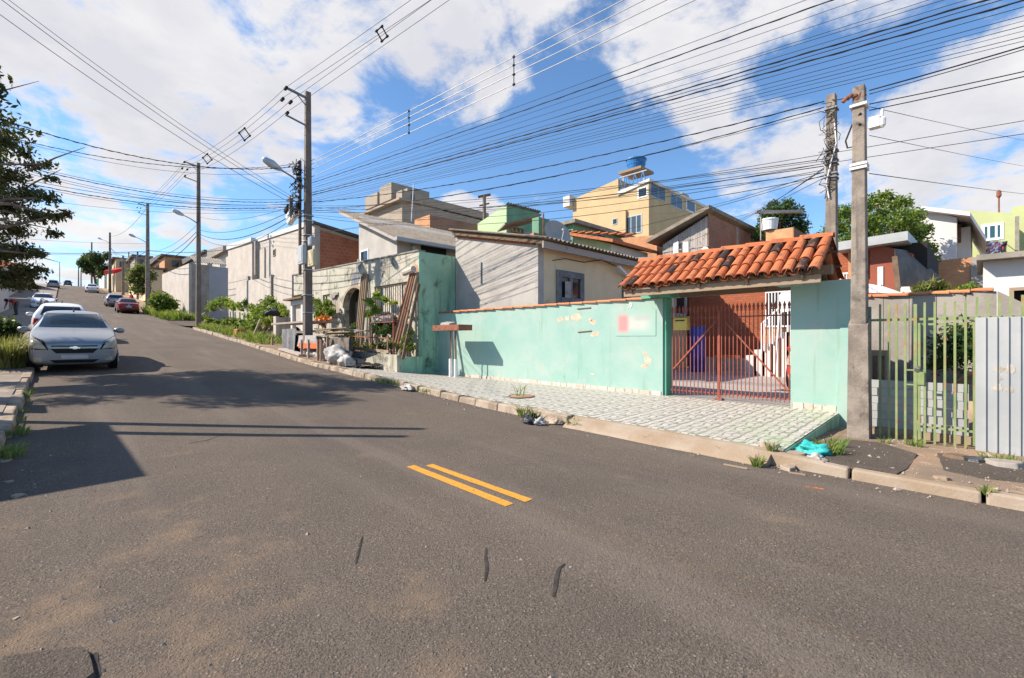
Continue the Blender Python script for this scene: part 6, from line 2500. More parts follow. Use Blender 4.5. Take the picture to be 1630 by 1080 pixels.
# --- tree at the top of the street
FT = thing('far_tree', 'round tree among the poles at the top of the street', 'tree', pD(145, 455, 95))
cl = [(pD(u, v, 95 + r_.uniform(-2, 2)), s_) for (u, v, s_) in [(132, 420, 1.1), (140, 412, 1.2), (150, 410, 1.3), (158, 416, 1.2), (145, 425, 1.5), (163, 430, 1.2), (154, 432, 1.2), (170, 408, .9), (128, 418, .7), (138, 430, .9)]]
b0 = pD(150, 438, 95)
limbs(FT, (b0.x, b0.y, rd(b0.y) - .5), b0, .25, [c for c, _ in cl], 6)
leaf_mesh('crown', cl, 4500, .45, M['leaf_deep'], FT, 13, .6, .1, .5)


def shrub(name, label, blobs, n, size, mat, seed, base, group=None, aspect=.45, droop=.0, stems=5, cat='shrub'):
    t = thing(name, label, cat, base, group)
    leaf_mesh('foliage', blobs, n, size, M[mat], t, seed, aspect, droop, .35)
    m = MB()
    r2_ = random.Random(seed)
    for i in range(stems):
        e = blobs[i % len(blobs)][0]
        b_ = Vector(base) + Vector((r2_.uniform(-.15, .15), r2_.uniform(-.15, .15), -.05))
        m.tube([b_, b_.lerp(e, .5) + Vector((r2_.uniform(-.08, .08), r2_.uniform(-.08, .08), .05)), e], [.02, .015, .006], 5)
    m.build('stem', M['bark'], t)
    return t


def bl(specs, X=None, d=None):
    out = []
    for (u, v, s_) in specs:
        p = pX(u, v, X) if X is not None else pD(u, v, d)
        out.append((p, (s_, s_, s_ * .75)))
    return out


# overgrown lot: plants on the wall and on the slope before it
shrub('lot_shrub', 'tall leafy shrub on top of the lot wall beside the block house', bl([(425, 486, .5), (435, 480, .55), (415, 492, .45), (445, 490, .5), (430, 496, .5)], 8.9), 1500, .22, 'leaf_green', 31, pX(430, 502, 8.9), 'plants of the overgrown lot')
shrub('lot_shrub', 'light green shrub at the left end of the lot wall', bl([(345, 484, .6), (356, 480, .6), (338, 490, .5), (366, 486, .5), (375, 490, .5)], 9.0), 1500, .22, 'leaf_bright', 32, pX(355, 495, 9.0), 'plants of the overgrown lot')
shrub('lot_shrub', 'mid green shrub at the middle of the lot wall top', bl([(385, 488, .5), (395, 484, .5), (405, 490, .5), (390, 494, .4)], 9.0), 1300, .2, 'leaf_green', 33, pX(393, 498, 9.0), 'plants of the overgrown lot')
shrub('lot_creeper', 'yellowing creeper hanging over the right end of the lot wall', bl([(402, 505, .5), (410, 510, .5), (418, 503, .5), (425, 512, .4), (405, 522, .4), (412, 498, .5), (398, 515, .35)], 8.0), 1600, .2, 'leaf_bright', 34, pX(410, 530, 8.0), 'plants of the overgrown lot')
shrub('lot_shrub', 'orange flowered bush between lot and stall', bl([(452, 492, .4), (458, 498, .35), (447, 500, .35)], 8.9), 800, .18, 'leaf_bright', 35, pX(452, 505, 8.9), 'plants of the overgrown lot')
sv = [('leafy pumpkin vine nearest the corner pole', [(335, 512, .35), (345, 516, .3), (328, 522, .25)]), ('broad leaved vine in front of the lot wall', [(352, 516, .4), (362, 514, .4), (358, 522, .3)]),
      ('broad leaved plant below the lot wall middle', [(385, 515, .4), (378, 522, .35), (392, 520, .35), (372, 512, .3)]), ('broad leaved plant by the leaning stick', [(398, 526, .4), (388, 532, .4), (402, 535, .3)])]
for i, (lb_, sp_) in enumerate(sv):
    shrub('vine', lb_, bl(sp_, 7.7), 700, .2, 'leaf_green', 50 + i, pX(sp_[0][0], sp_[0][1] + 14, 7.7), 'plants of the overgrown lot', .75)
shrub('vine', 'dark bush at the foot of the stub wall', bl([(410, 545, .35), (418, 540, .35), (424, 548, .3), (402, 549, .3)], 7.5), 900, .18, 'leaf_deep', 58, pX(412, 556, 7.5), 'plants of the overgrown lot')
m = MB()
m.bar(pX(398, 548, 7.1), pX(415, 508, 7.3), .1, .06)
tag(m.build('stick', M['wood_grey']), 'grey stake leaning among the plants of the lot', 'stake')
for i in range(4):
    m = MB()
    p = pX(380, 545 + i * 3, 6.75)
    m.box(6.6, 7.0, p.y - .32, p.y + .32, kz(p.y) + (3 - i) * .09, kz(p.y) + (3 - i) * .09 + .08)
    tag(m.build('clay_block', M['clay_new'], bevel=.01), ['top', 'second', 'third', 'bottom'][i] + ' clay block of the pile at the kerb below the plants', 'block', 'clay blocks at the kerb')
sack('bag', 'black rubbish bag on top of the stub wall', pX(442, 500, 8.7) + Vector((0, 0, -.15)), .55, .4, .3, M['bag_black'], 77)
# bushes across the side street
shrub('corner_bush', 'dense bush between second pole and corner wall', bl([(255, 475, .8), (265, 480, .8), (248, 482, .7), (272, 486, .6), (258, 488, .7)], None, 41), 1800, .35, 'leaf_green', 61, pD(260, 494, 41))
shrub('garden_bush', 'reddish brown climbing shrub on the far garden wall', bl([(218, 435, 1.1), (228, 430, 1.2), (212, 445, .9), (225, 448, 1.0), (236, 440, .9), (218, 460, .9), (230, 462, 1.0)], None, 58), 2500, .42, 'leaf_olive', 62, pD(225, 475, 58))


def tufts(name, label, pts, blades, h, mat, seed, spread=.12, group=None, w=.012, kind=None, cat='grass'):
    r_ = np.random.default_rng(seed)
    V, Fc = [], []
    for (p, s_) in pts:
        for _ in range(blades):
            a = r_.uniform(0, 6.28)
            rr = spread * s_ * math.sqrt(r_.random())
            b_ = np.array([p[0] + rr * math.cos(a), p[1] + rr * math.sin(a), p[2] - .01])
            hh = h * s_ * r_.uniform(.5, 1.1)
            le = r_.uniform(.2, .9) * hh
            a2 = a + r_.normal() * .8
            t_ = b_ + np.array([le * math.cos(a2), le * math.sin(a2), hh])
            md = b_ + np.array([le * .35 * math.cos(a2), le * .35 * math.sin(a2), hh * .62])
            sd_ = np.array([-math.sin(a2 + 1), math.cos(a2 + 1), 0]) * w * s_ * r_.uniform(.6, 1.3)
            k = len(V)
            V += [b_ - sd_, b_ + sd_, md + sd_ * .8, md - sd_ * .8, t_]
            Fc += [(k, k + 1, k + 2, k + 3), (k + 3, k + 2, k + 4)]
    me = bpy.data.meshes.new(name)
    me.from_pydata([tuple(v) for v in V], [], Fc)
    me.materials.append(M[mat])
    o = bpy.data.objects.new(name, me)
    COL.objects.link(o)
    return tag(o, label, cat, group, kind)


rr_ = random.Random(21)


def gp(u, v, X):
    return pX(u, v, X)


# grass by the corner and along the lot
pts = [((rr_.uniform(6.3, 7.7), y_, kz(y_)), rr_.uniform(.7, 1.4)) for y_ in np.arange(22.5, 36, .12)]
tufts('grass', 'long grass between kerb and lot wall', pts, 22, .3, 'grass', 70, .22, None, .02, 'stuff')
pts = [((rr_.uniform(6.4, 8.6), y_, rd(y_) + .05), rr_.uniform(.8, 1.8)) for y_ in np.arange(46.6, 62, .06)]
tufts('grass', 'long grass bank across the side street', pts, 20, .5, 'grass', 71, .4, None, .035, 'stuff')
# left shrubs
shrub('left_shrub', 'dark clipped shrub beside the white wall on the left', bl([(4, 516, .3), (16, 518, .26), (2, 524, .4), (22, 526, .26), (10, 534, .36)], None, 13.2), 1900, .12, 'leaf_deep', 81, pD(8, 545, 13.2))
pts = [(pD(u, v, 11.3), 1.0) for (u, v) in [(2, 548), (8, 545), (14, 546), (4, 538), (10, 540), (0, 556)]]
pts = [((p[0], p[1], rd(p[1]) + .12), 1.3) for p, _ in pts]
tufts('long_grass', 'yellow green clump of long grass at the left edge of the photo', pts, 120, .62, 'straw', 82, .25, None, .014, None, 'plant')
# weeds on the left kerb
for i, (u, v, h_, n_) in enumerate([(8, 612, .16, 60), (28, 612, .1, 25), (44, 635, .12, 30), (20, 712, .10, 90), (6, 722, .11, 90), (34, 665, .07, 20), (24, 690, .06, 24), (40, 645, .08, 20), (47, 622, .07, 20)]):
    p = pX(u, v, -.47)
    z = rd(p.y) + .02
    tufts('weed', ['weed tuft on the left kerb beside the tree shadow', 'tiny weed at the left gutter by the car', 'weed in the left gutter below the silver car', 'wide grass tuft on the left kerb beside the dark shadow',
                   'grass tuft at the left edge above the dark shadow', 'sprig in the left gutter near the pole shadows', 'sprig on the left kerb edge above the wide grass tuft', 'yellowish weed in the left gutter', 'sprig in the left gutter just below the tree shadow'][i],
          [((p.x, p.y, z), 1.0)], n_, h_, 'grass', 90 + i, .16 if n_ > 50 else .08, 'weeds along the left kerb', .007, None, 'weed')
# weeds on the right
WR = [(1320, 722, .2, 130, 'bright weed clump beside the teal bag', .14), (1330, 712, .16, 60, 'weed clump behind the teal bag at the pavement end', .1), (1205, 742, .15, 60, 'weed growing in the kerb joint at the apron end', .06), (1228, 716, .12, 30, 'small weed on the tiled pavement corner', .06),
      (1408, 706, .1, 30, 'small weed before the fence bars', .06), (1455, 710, .13, 45, 'weed at the foot of the wicket gate', .1), (1610, 738, .1, 70, 'grass strip below the metal sheet', .25), (1570, 800, .1, 25, 'weed in the right kerb joint', .05),
      (1590, 733, .1, 40, 'thin grass by the flat stone under the metal sheet', .16)]
for i, (u, v, h_, n_, lb_, sp_) in enumerate(WR):
    d = ray(u, v)
    z = .12
    for _ in range(6):
        p = CAM + d * ((z - HC) / d.z)
        z = verge_z(p.x, p.y) if p.y < 1.6 else pav(p.x, p.y)
        if p.x < 6.0:
            z = rd(p.y)
    tufts('weed', lb_, [((p.x, p.y, z), 1.0)], n_, h_, 'grass', 110 + i, sp_, 'weeds along the right kerb', .007, None, 'weed')
# weeds along the pavement kerb
for i, (u, v, n_, h_, lb_) in enumerate([(615, 612, 120, .18, 'long weed strip at the kerb by the white paper'), (660, 628, 60, .12, 'weeds in the kerb right of the white paper'), (835, 660, 60, .2, 'weeds at the kerb beside the littered tin'), (850, 650, 30, .2, 'thin weed on the kerb edge near the littered tin'), (913, 672, 40, .15, 'weed in the gap where the apron starts'), (829, 622, 12, .3, 'thin plant growing in the round planting hole')]):
    p = pX(u, v, 5.97)
    if i == 5:
        p = Vector((7.05, 6.95, pav(7, 6.9)))
    tufts('weed', lb_, [((p.x - .03, p.y + dy, (rd(p.y) + .02 if i != 5 else pav(p.x, p.y))), 1.0) for dy in (np.linspace(-.5, .5, 5) if i < 2 else (0,))], n_ // (5 if i < 2 else 1), h_, 'grass', 130 + i, .1, 'weeds along the right kerb', .009, None, 'weed')
# planter plants
for i, (specs, mt, lb_, sz, n_) in enumerate([
        ([(590, 480, .22), (600, 470, .2), (612, 478, .2), (598, 492, .25), (588, 500, .2), (628, 482, .15)], 'leaf_bright', 'tall pumpkin like plant with big leaves above the planter', .28, 90),
        ([(600, 525, .3), (612, 530, .3), (620, 522, .25), (606, 515, .2)], 'leaf_deep', 'dark leafy shrub in the planter under the wire shelf', .14, 600),
        ([(622, 548, .3), (612, 552, .3), (635, 548, .25), (645, 552, .25)], 'leaf_olive', 'dry brownish plants along the planter rail', .12, 800),
        ([(590, 555, .25), (600, 553, .25), (580, 552, .2)], 'leaf_olive', 'thin dry plants at the left end of the planter', .12, 500),
        ([(648, 540, .22), (655, 552, .22), (652, 530, .15)], 'leaf_green', 'green plants between the leaning board and the white wall', .12, 400)]):
    shrub('planter_plant', lb_, bl(specs, 8.05), n_, sz, mt, 150 + i, pX(specs[0][0], 566, 8.05), 'plants in the planter', .7 if i == 0 else .4)
shrub('porch_plant', 'dark bush growing in the arched porch', bl([(560, 535, .35), (565, 522, .3), (558, 548, .35), (570, 545, .3), (556, 555, .3)], 8.3), 900, .13, 'leaf_deep', 160, pX(562, 565, 8.3))
shrub('potted_shrub', 'leafy shrub between pole and house front', bl([(512, 490, .35), (520, 485, .3), (508, 500, .3), (525, 496, .3), (505, 482, .25)], 8.1), 800, .16, 'leaf_green', 161, pX(515, 520, 8.1))
shrub('flowering_plant', 'red and orange flowering plant behind the junk stall', bl([(508, 510, .2), (515, 508, .22), (522, 510, .18), (513, 514, .2)], 7.8), 350, .13, 'flower', 162, pX(515, 530, 7.8), None, .8)
shrub('wall_fern', 'bright green fern on the coping of the lot wall', bl([(1535, 461, .12), (1545, 458, .12), (1525, 463, .1)], 12.1), 260, .1, 'leaf_bright', 163, pX(1535, 466, 12.1))
shrub('bank_shrub', 'dark grass and shrubs on the bank inside the fence', bl([(1510, 560, .35), (1525, 545, .4), (1495, 580, .25), (1535, 530, .35), (1540, 560, .4)], 11.3), 1600, .1, 'leaf_deep', 164, pX(1520, 590, 11.3))
shrub('garden_palm', 'spiky green plants under the dark lean-to roof', bl([(1470, 462, .25), (1485, 458, .3), (1500, 462, .25), (1460, 465, .2)], 16.0), 350, .3, 'leaf_olive', 165, pX(1480, 472, 16.0), None, .15)
# ================================================================ cars: one lofted body, projected glass and lamps, four wheels
def make_car(name, label, paint, kind='sedan', L=4.35, Wd=1.73, Ht=1.50, lod=2, group=None):
    """front at y = 0, tail at y = L, wheels on z = 0, local coordinates"""
    root = thing(name, label, 'car', (0, 0, 0), group, world=False)
    hw = Wd / 2
    # stations: y/L, half width factor, sill z, hood/boot (belt) z, roof z or 0, roof half width factor
    if kind == 'sedan':
        st = [(0.0, .80, .30, .66, .70), (.012, .90, .23, .74, .80), (.045, .96, .20, .79, .88), (.13, .985, .18, .85, .97), (.22, 1, .18, .90, 1.03), (.275, 1, .18, .93, 1.07), (.36, 1, .18, .94, 1.29),
              (.43, 1, .18, .93, 1.42), (.52, 1, .18, .94, Ht), (.64, 1, .18, .95, Ht - .01), (.74, 1, .18, .97, 1.40), (.82, 1, .19, .99, 1.17), (.87, .99, .21, 1.0, 1.06), (.95, .95, .24, .98, 1.04), (.985, .88, .28, .92, .98), (1.0, .78, .36, .80, .84)]
    else:
        st = [(0.0, .72, .32, .66, .70), (.015, .83, .24, .74, .80), (.05, .93, .20, .79, .88), (.14, .985, .18, .85, .97), (.24, 1, .18, .91, 1.04), (.29, 1, .18, .93, 1.08), (.38, 1, .18, .93, 1.30),
              (.45, 1, .18, .94, 1.46), (.55, 1, .18, .95, Ht), (.70, 1, .18, .97, Ht), (.83, 1, .19, .99, Ht - .05), (.90, .985, .21, 1.0, 1.34), (.955, .95, .25, .99, 1.06), (.985, .88, .30, .92, .98), (1.0, .80, .38, .80, .84)]
    rows = []
    for (f, w, zs, zb, zr) in st:
        y_ = f * L
        W_ = hw * w
        dome = max(0, zr - zb)
        k = min(1, dome / .45)
        rw = W_ * lerp(.93, .70, k)
        half = [(W_ * .55, zs - .02), (W_ * .93, zs), (W_ * .985, lerp(zs, zb, .35)), (W_, lerp(zs, zb, .66)), (W_ * .975, zb), (lerp(W_ * .95, rw * 1.06, k * .75), lerp(zb, zr, .5)), (rw, zr - .045 * (1 + k * .4)), (rw * .72, zr - .012), (0, zr + .01)]
        full = [(-x, z) for x, z in half] + [(x, z) for x, z in reversed(half[:-1])]
        rows.append([(x, y_, z) for x, z in full])
    m = MB()
    m.grid(rows)
    m.face(rows[0])
    m.face(list(reversed(rows[-1])))
    n_ = len(rows[0])
    for i in range(len(rows) - 1):
        m.face([rows[i][0], rows[i + 1][0], rows[i + 1][n_ - 1], rows[i][n_ - 1]])
    me = m.mesh(name + '_body', paint, True)
    bm = bmesh.new()
    bm.from_mesh(me)
    bmesh.ops.remove_doubles(bm, verts=bm.verts, dist=.0005)
    bmesh.ops.recalc_face_normals(bm, faces=bm.faces)
    bm.to_mesh(me)
    bm.free()
    me.polygons.foreach_set('use_smooth', [True] * len(me.polygons))
    body = bpy.data.objects.new('body', me)
    COL.objects.link(body)
    ss = body.modifiers.new('sub', 'SUBSURF')
    ss.levels = ss.render_levels = lod
    dg_ = bpy.context.evaluated_depsgraph_get()
    dg_.update()
    ev = body.evaluated_get(dg_).to_mesh()
    bv = BVHTree.FromPolygons([v.co.copy() for v in ev.vertices], [tuple(p.vertices) for p in ev.polygons])
    body.evaluated_get(dg_).to_mesh_clear()
    setp(body, root)

    def patch(nm, quad, axis, mat, off=.006, nu=8, nv=5, parent=body, thick=.004):
        """quad: four 2-D corners (bl, br, tr, tl); axis 'F' uses (x, z) from the front, 'B' from behind, 'L'/'R' use (y, z), 'T' uses (x, y)"""
        rows, nr = [], []
        for j in range(nv + 1):
            row = []
            for i in range(nu + 1):
                a, b = i / nu, j / nv
                q = [lerp(lerp(quad[0][k], quad[1][k], a), lerp(quad[3][k], quad[2][k], a), b) for k in (0, 1)]
                if axis == 'F':
                    o_, d_ = Vector((q[0], -2, q[1])), Vector((0, 1, 0))
                elif axis == 'B':
                    o_, d_ = Vector((q[0], L + 2, q[1])), Vector((0, -1, 0))
                elif axis == 'L':
                    o_, d_ = Vector((-3, q[0], q[1])), Vector((1, 0, 0))
                elif axis == 'R':
                    o_, d_ = Vector((3, q[0], q[1])), Vector((-1, 0, 0))
                else:
                    o_, d_ = Vector((q[0], q[1], 4)), Vector((0, 0, -1))
                hit, nn, _, _ = bv.ray_cast(o_, d_)
                if hit is None:
                    return None
                row.append(hit + nn * off)
            rows.append(row)
        mm = MB()
        mm.grid(rows)
        # skirt so the patch has thickness
        edge = [rows[0][i] for i in range(nu + 1)] + [rows[j][nu] for j in range(1, nv + 1)] + [rows[nv][i] for i in range(nu - 1, -1, -1)] + [rows[j][0] for j in range(nv - 1, 0, -1)]
        dn = {'F': Vector((0, 1, 0)), 'B': Vector((0, -1, 0)), 'L': Vector((1, 0, 0)), 'R': Vector((-1, 0, 0)), 'T': Vector((0, 0, -1))}[axis] * .02
        for i in range(len(edge)):
            p, q = edge[i], edge[(i + 1) % len(edge)]
            mm.face([p, q, q + dn, p + dn])
        return mm.build(nm, mat, parent, smooth=True, fixn=False)

    g_ = M['glass']
    S = kind == 'sedan'
    # glass
    patch('windshield', [(-.67, 1.085), (.67, 1.085), (.55, Ht - .08), (-.55, Ht - .08)], 'F', g_, .008, 12, 8)
    if S:
        patch('rear_window', [(-.60, 1.08), (.60, 1.08), (.50, Ht - .11), (-.50, Ht - .11)], 'B', g_, .008, 10, 6)
    else:
        patch('rear_window', [(-.60, 1.06), (.60, 1.06), (.50, Ht - .13), (-.50, Ht - .13)], 'B', g_, .008, 10, 6)
    for s_ in ('L', 'R'):
        patch('side_window', [(L * .345, .98), (L * .50, .98), (L * .50, Ht - .12), (L * .435, Ht - .14)], s_, g_, .006)
        patch('side_window', [(L * .515, .98), (L * .70, 1.0), (L * .68, Ht - .13), (L * .515, Ht - .12)], s_, g_, .006)
    # front
    for s_ in (-1, 1):
        patch('lamp_surround', [(s_ * .66 - .19, .585), (s_ * .66 + .19, .60), (s_ * .69 + .13, .925), (s_ * .65 - .10, .80)] if s_ > 0 else [(-.85, .60), (-.47, .585), (-.55, .80), (-.82, .925)], 'F', M['black'], .003)
    patch('headlight', [(-.82, .64), (-.50, .60), (-.60, .76), (-.78, .90)], 'F', M['lamp_clear'], .006)
    patch('headlight', [(.50, .60), (.82, .64), (.78, .90), (.60, .76)], 'F', M['lamp_clear'], .006)
    patch('grille', [(-.34, .50), (.34, .50), (.44, .615), (-.44, .615)], 'F', M['black'], .004)
    patch('grille', [(-.44, .665), (.44, .665), (.42, .695), (-.42, .695)], 'F', M['black'], .004, 8, 2)
    patch('grille_trim', [(-.46, .622), (.46, .622), (.46, .655), (-.46, .655)], 'F', paint, .012, 8, 2)
    patch('emblem', [(-.10, .628), (.085, .612), (.10, .648), (-.085, .664)], 'F', M['chrome'], .020, 4, 2)
    patch('emblem', [(-.04, .602), (.035, .602), (.045, .674), (-.03, .674)], 'F', M['chrome'], .022, 4, 2)
    patch('intake', [(-.36, .255), (.36, .255), (.46, .335), (-.46, .335)], 'F', M['black'], .004, 8, 3)
    patch('number_plate', [(-.25, .36), (.25, .36), (.25, .46), (-.25, .46)], 'F', M['plate_grey'], .014, 6, 3)
    for s_ in (-1, 1):
        patch('fog_lamp', [(s_ * .66 - .07, .30), (s_ * .66 + .07, .30), (s_ * .66 + .06, .39), (s_ * .66 - .06, .39)], 'F', M['lamp_clear'], .006, 4, 4)
    # rear
    patch('tail_light', [(-.80, .70), (-.55, .72), (-.55, .90), (-.76, .93)], 'B', M['lamp_red'], .006)
    patch('tail_light', [(.55, .72), (.80, .70), (.76, .93), (.55, .90)], 'B', M['lamp_red'], .006)
    patch('number_plate', [(-.22, .62 if S else .66), (.22, .62 if S else .66), (.22, .73 if S else .77), (-.22, .73 if S else .77)], 'B', M['plate_grey'], .01, 5, 3)
    patch('bumper_trim', [(-.60, .34), (.60, .34), (.62, .42), (-.62, .42)], 'B', M['black'], .004, 8, 2)
    patch('emblem', [(-.06, .82), (.06, .82), (.06, .88), (-.06, .88)], 'B', M['chrome'], .014, 4, 3)
    # door mirrors
    for s_ in (-1, 1):
        mm = MB()
        cxm, cym, czm = s_ * (hw + .10), L * .345, .99
        mm.tube([(cxm - s_ * .13, cym, czm - .03), (cxm - s_ * .10, cym, czm), (cxm - s_ * .02, cym, czm + .01), (cxm + s_ * .08, cym + .01, czm), (cxm + s_ * .10, cym + .02, czm)], [.02, .06, .085, .07, .02], 10)
        mo = mm.build('door_mirror', paint, root, smooth=True)
    # wheels
    for yy in (L * .185, L * .785):
        for s_ in (-1, 1):
            mm = MB()
            x1 = s_ * (hw - .005)
            x0 = s_ * (hw - .20)
            mm.tube([(x0, yy, .305), (lerp(x0, x1, .15), yy, .305), (lerp(x0, x1, .85), yy, .305), (x1, yy, .305)], [.27, .305, .305, .275], 24)
            wl_ = mm.build('wheel', M['rubber'], root, smooth=False)
            mm = MB()
            xr = s_ * (hw + .004)
            mm.tube([(x1, yy, .305), (xr, yy, .305)], .20, 18)
            for q in range(5):
                an_ = q * 2 * math.pi / 5
                mm.bar((xr, yy + .03 * math.cos(an_), .305 + .03 * math.sin(an_)), (xr, yy + .19 * math.cos(an_), .305 + .19 * math.sin(an_)), .05, .02)
            mm.build('rim', M['galv'], wl_)
            mm = MB()
            mm.tube([(s_ * (hw - .12), yy, .33), (s_ * (hw - .012), yy, .33)], .345, 24)
            mm.build('wheel_arch', M['black'], root)
    mm = MB()
    mm.box(-hw * .8, hw * .8, L * .06, L * .94, .16, .25)
    mm.build('underside', M['black'], root)
    mm = MB()
    mm.tube([(0, L * .45, Ht - .02), (0, L * .45 + .06, Ht + .05), (0, L * .45 + .16, Ht + .12)], [.02, .012, .006], 6)
    mm.build('aerial', M['black'], root)
    return root


def put_car(root, x, y, rot=0.0):
    """rot 0: nose towards the camera end of the street (-Y)"""
    L = 4.2
    slope = math.atan2(rd(y + 3.4) - rd(y + .8), 2.6)
    if rot == 0:
        root.location = (x, y, rd(y + .8) - .8 * math.tan(slope) + crown(x) * .6)
        root.rotation_euler = (slope, 0, 0)
    else:                                        # tail towards the camera
        root.location = (x, y + 4.3, rd(y + 3.4) + .9 * math.tan(slope) + crown(x) * .6)
        root.rotation_euler = (-slope, 0, math.pi)


c = make_car('silver_sedan', 'silver sedan parked facing down the street on the left kerb', M['paint_silver'], 'sedan', lod=3)
put_car(c, .22, 16.1)
c = make_car('white_hatchback', 'white hatchback parked right behind the silver sedan', M['paint_white'], 'hatch', L=3.9, Ht=1.52)
put_car(c, -.02, 24.6, 1)
c = make_car('white_car', 'white car facing down the street further up the left kerb', M['paint_white'], 'sedan')
put_car(c, -1.35, 62)
c = make_car('grey_suv', 'silver grey car far up on the left near the crest', M['paint_grey'], 'hatch', Ht=1.62)
put_car(c, -1.3, 122, 1)
c = make_car('dark_car', 'dark car on the road at the crest of the hill', M['paint_dark'], 'hatch', Ht=1.6)
put_car(c, 1.0, 178, 1)
c = make_car('white_sedan', 'white sedan seen from behind on the right far up the street', M['paint_white'], 'sedan')
put_car(c, 3.6, 106, 1)
c = make_car('maroon_sedan', 'dark red sedan seen from behind by the grass on the right', M['paint_maroon'], 'sedan')
put_car(c, 4.72, 59.5, 1)
c = make_car('dark_silver_car', 'dark car with pale roof parked in front of the red sedan', M['paint_grey'], 'hatch', L=3.9)
put_car(c, 4.35, 69, 1)
c = make_car('red_car', 'red car inside the yard behind the right leaf of the gate', M['paint_red'], 'hatch', L=3.9)
c.location = (12.35, 2.52, .25)
c.rotation_euler = (0, 0, R(90 + 180))


# ================================================================ people, grown from a posed skeleton
M['skin'] = mk('skin', (.32, .18, .12), (.28, .15, .10), 8, .6, .05, 40)
M['hair'] = mk('hair', (.02, .015, .012), None, 8, .6, .1, 60)


def mk_cloth(name, c):
    return mk(name, c, tuple(x * .7 for x in c), 7, .9, .25, 25)


def person(label, joints, edges, radii, loc, rz, mats, zones):
    root = thing('person', label, 'person', loc, None, world=False)
    root.rotation_euler = (0, 0, rz)
    me = bpy.data.meshes.new('body')
    names = list(joints)
    me.from_pydata([joints[n] for n in names], [(names.index(a), names.index(b)) for a, b in edges], [])
    o = bpy.data.objects.new('body', me)
    COL.objects.link(o)
    for mt in mats:
        me.materials.append(mt)
    o.modifiers.new('skin', 'SKIN')
    lay = me.skin_vertices[0].data
    for i, n in enumerate(names):
        lay[i].radius = radii[n]
        lay[i].use_root = (n == 'pelvis')
    sb = o.modifiers.new('sub', 'SUBSURF')
    sb.levels = sb.render_levels = 2
    dg_ = bpy.context.evaluated_depsgraph_get()
    dg_.update()
    m2 = bpy.data.meshes.new_from_object(o.evaluated_get(dg_))
    bpy.data.objects.remove(o)
    m2.materials.clear()
    for mt in mats:
        m2.materials.append(mt)
    J = {n: Vector(joints[n]) for n in names}
    for p in m2.polygons:                        # colour by the nearest bone
        best, bm_ = 9, 0
        for a, b in edges:
            ab = J[b] - J[a]
            t_ = max(0, min(1, (p.center - J[a]).dot(ab) / max(1e-6, ab.length_squared)))
            d_ = (p.center - J[a] - ab * t_).length / (.5 * (radii[a][0] + radii[b][0]))
            if d_ < best:
                best, bm_ = d_, zones.get((a, b), 0)
        p.material_index = bm_
        p.use_smooth = True
    b_ = bpy.data.objects.new('body', m2)
    COL.objects.link(b_)
    setp(b_, root)
    mm = MB()
    hd, nk = J['head'], J['neck']
    ax_ = (hd - nk).normalized()
    mm.tube([hd + ax_ * .0, hd + ax_ * .06, hd + ax_ * .12, hd + ax_ * .145], [.118, .118, .08, .02], 12)
    mm.build('hair', M['hair'], root, smooth=True)
    return root


def sk(bend, arms):
    """skeleton in the x-z plane, facing +x; bend = torso lean in radians, arms = (shoulder drop dx, dz)"""
    pel = Vector((0, 0, .93))
    d = Vector((math.sin(bend), 0, math.cos(bend)))
    ch = pel + d * .33
    nk = pel + d * .53
    hd = nk + Vector((math.sin(bend + .15), 0, math.cos(bend + .15))) * .20
    J = {'pelvis': pel, 'waist': pel + d * .16, 'chest': ch, 'neck': nk, 'head': hd, 'crown': hd + (hd - nk).normalized() * .10}
    E = [('pelvis', 'waist'), ('waist', 'chest'), ('chest', 'neck'), ('neck', 'head'), ('head', 'crown')]
    Rr = {'pelvis': (.15, .13), 'waist': (.14, .12), 'chest': (.16, .13), 'neck': (.06, .06), 'head': (.095, .10), 'crown': (.07, .07)}
    Z = {('neck', 'head'): 2, ('head', 'crown'): 2}
    for s_, nm in ((-1, 'l'), (1, 'r')):
        sh_ = ch + d * .13 + Vector((0, s_ * .18, 0))
        el = sh_ + Vector((arms[0], s_ * .04, arms[1])) * .5
        wr = sh_ + Vector((arms[0] * 1.1 + .05, s_ * .01, arms[1] * .98))
        J.update({'sh' + nm: sh_, 'el' + nm: el, 'wr' + nm: wr, 'hand' + nm: wr + (wr - el).normalized() * .1})
        J.update({'hip' + nm: pel + Vector((0, s_ * .09, -.06)), 'kn' + nm: Vector((.05 + s_ * .06, s_ * .11, .50)), 'an' + nm: Vector((-.02 + s_ * .1, s_ * .12, .08)), 'toe' + nm: Vector((.16 + s_ * .1, s_ * .14, .035))})
        E += [('chest', 'sh' + nm), ('sh' + nm, 'el' + nm), ('el' + nm, 'wr' + nm), ('wr' + nm, 'hand' + nm), ('pelvis', 'hip' + nm), ('hip' + nm, 'kn' + nm), ('kn' + nm, 'an' + nm), ('an' + nm, 'toe' + nm)]
        Rr.update({'sh' + nm: (.075, .07), 'el' + nm: (.05, .05), 'wr' + nm: (.035, .035), 'hand' + nm: (.035, .02), 'hip' + nm: (.10, .10), 'kn' + nm: (.065, .065), 'an' + nm: (.05, .05), 'toe' + nm: (.045, .03)})
        for k in (('el' + nm, 'wr' + nm), ('wr' + nm, 'hand' + nm)):
            Z[k] = 2
        for k in (('pelvis', 'hip' + nm), ('hip' + nm, 'kn' + nm), ('kn' + nm, 'an' + nm)):
            Z[k] = 1
        Z[('an' + nm, 'toe' + nm)] = 3
    return {k: tuple(v) for k, v in J.items()}, E, Rr, Z


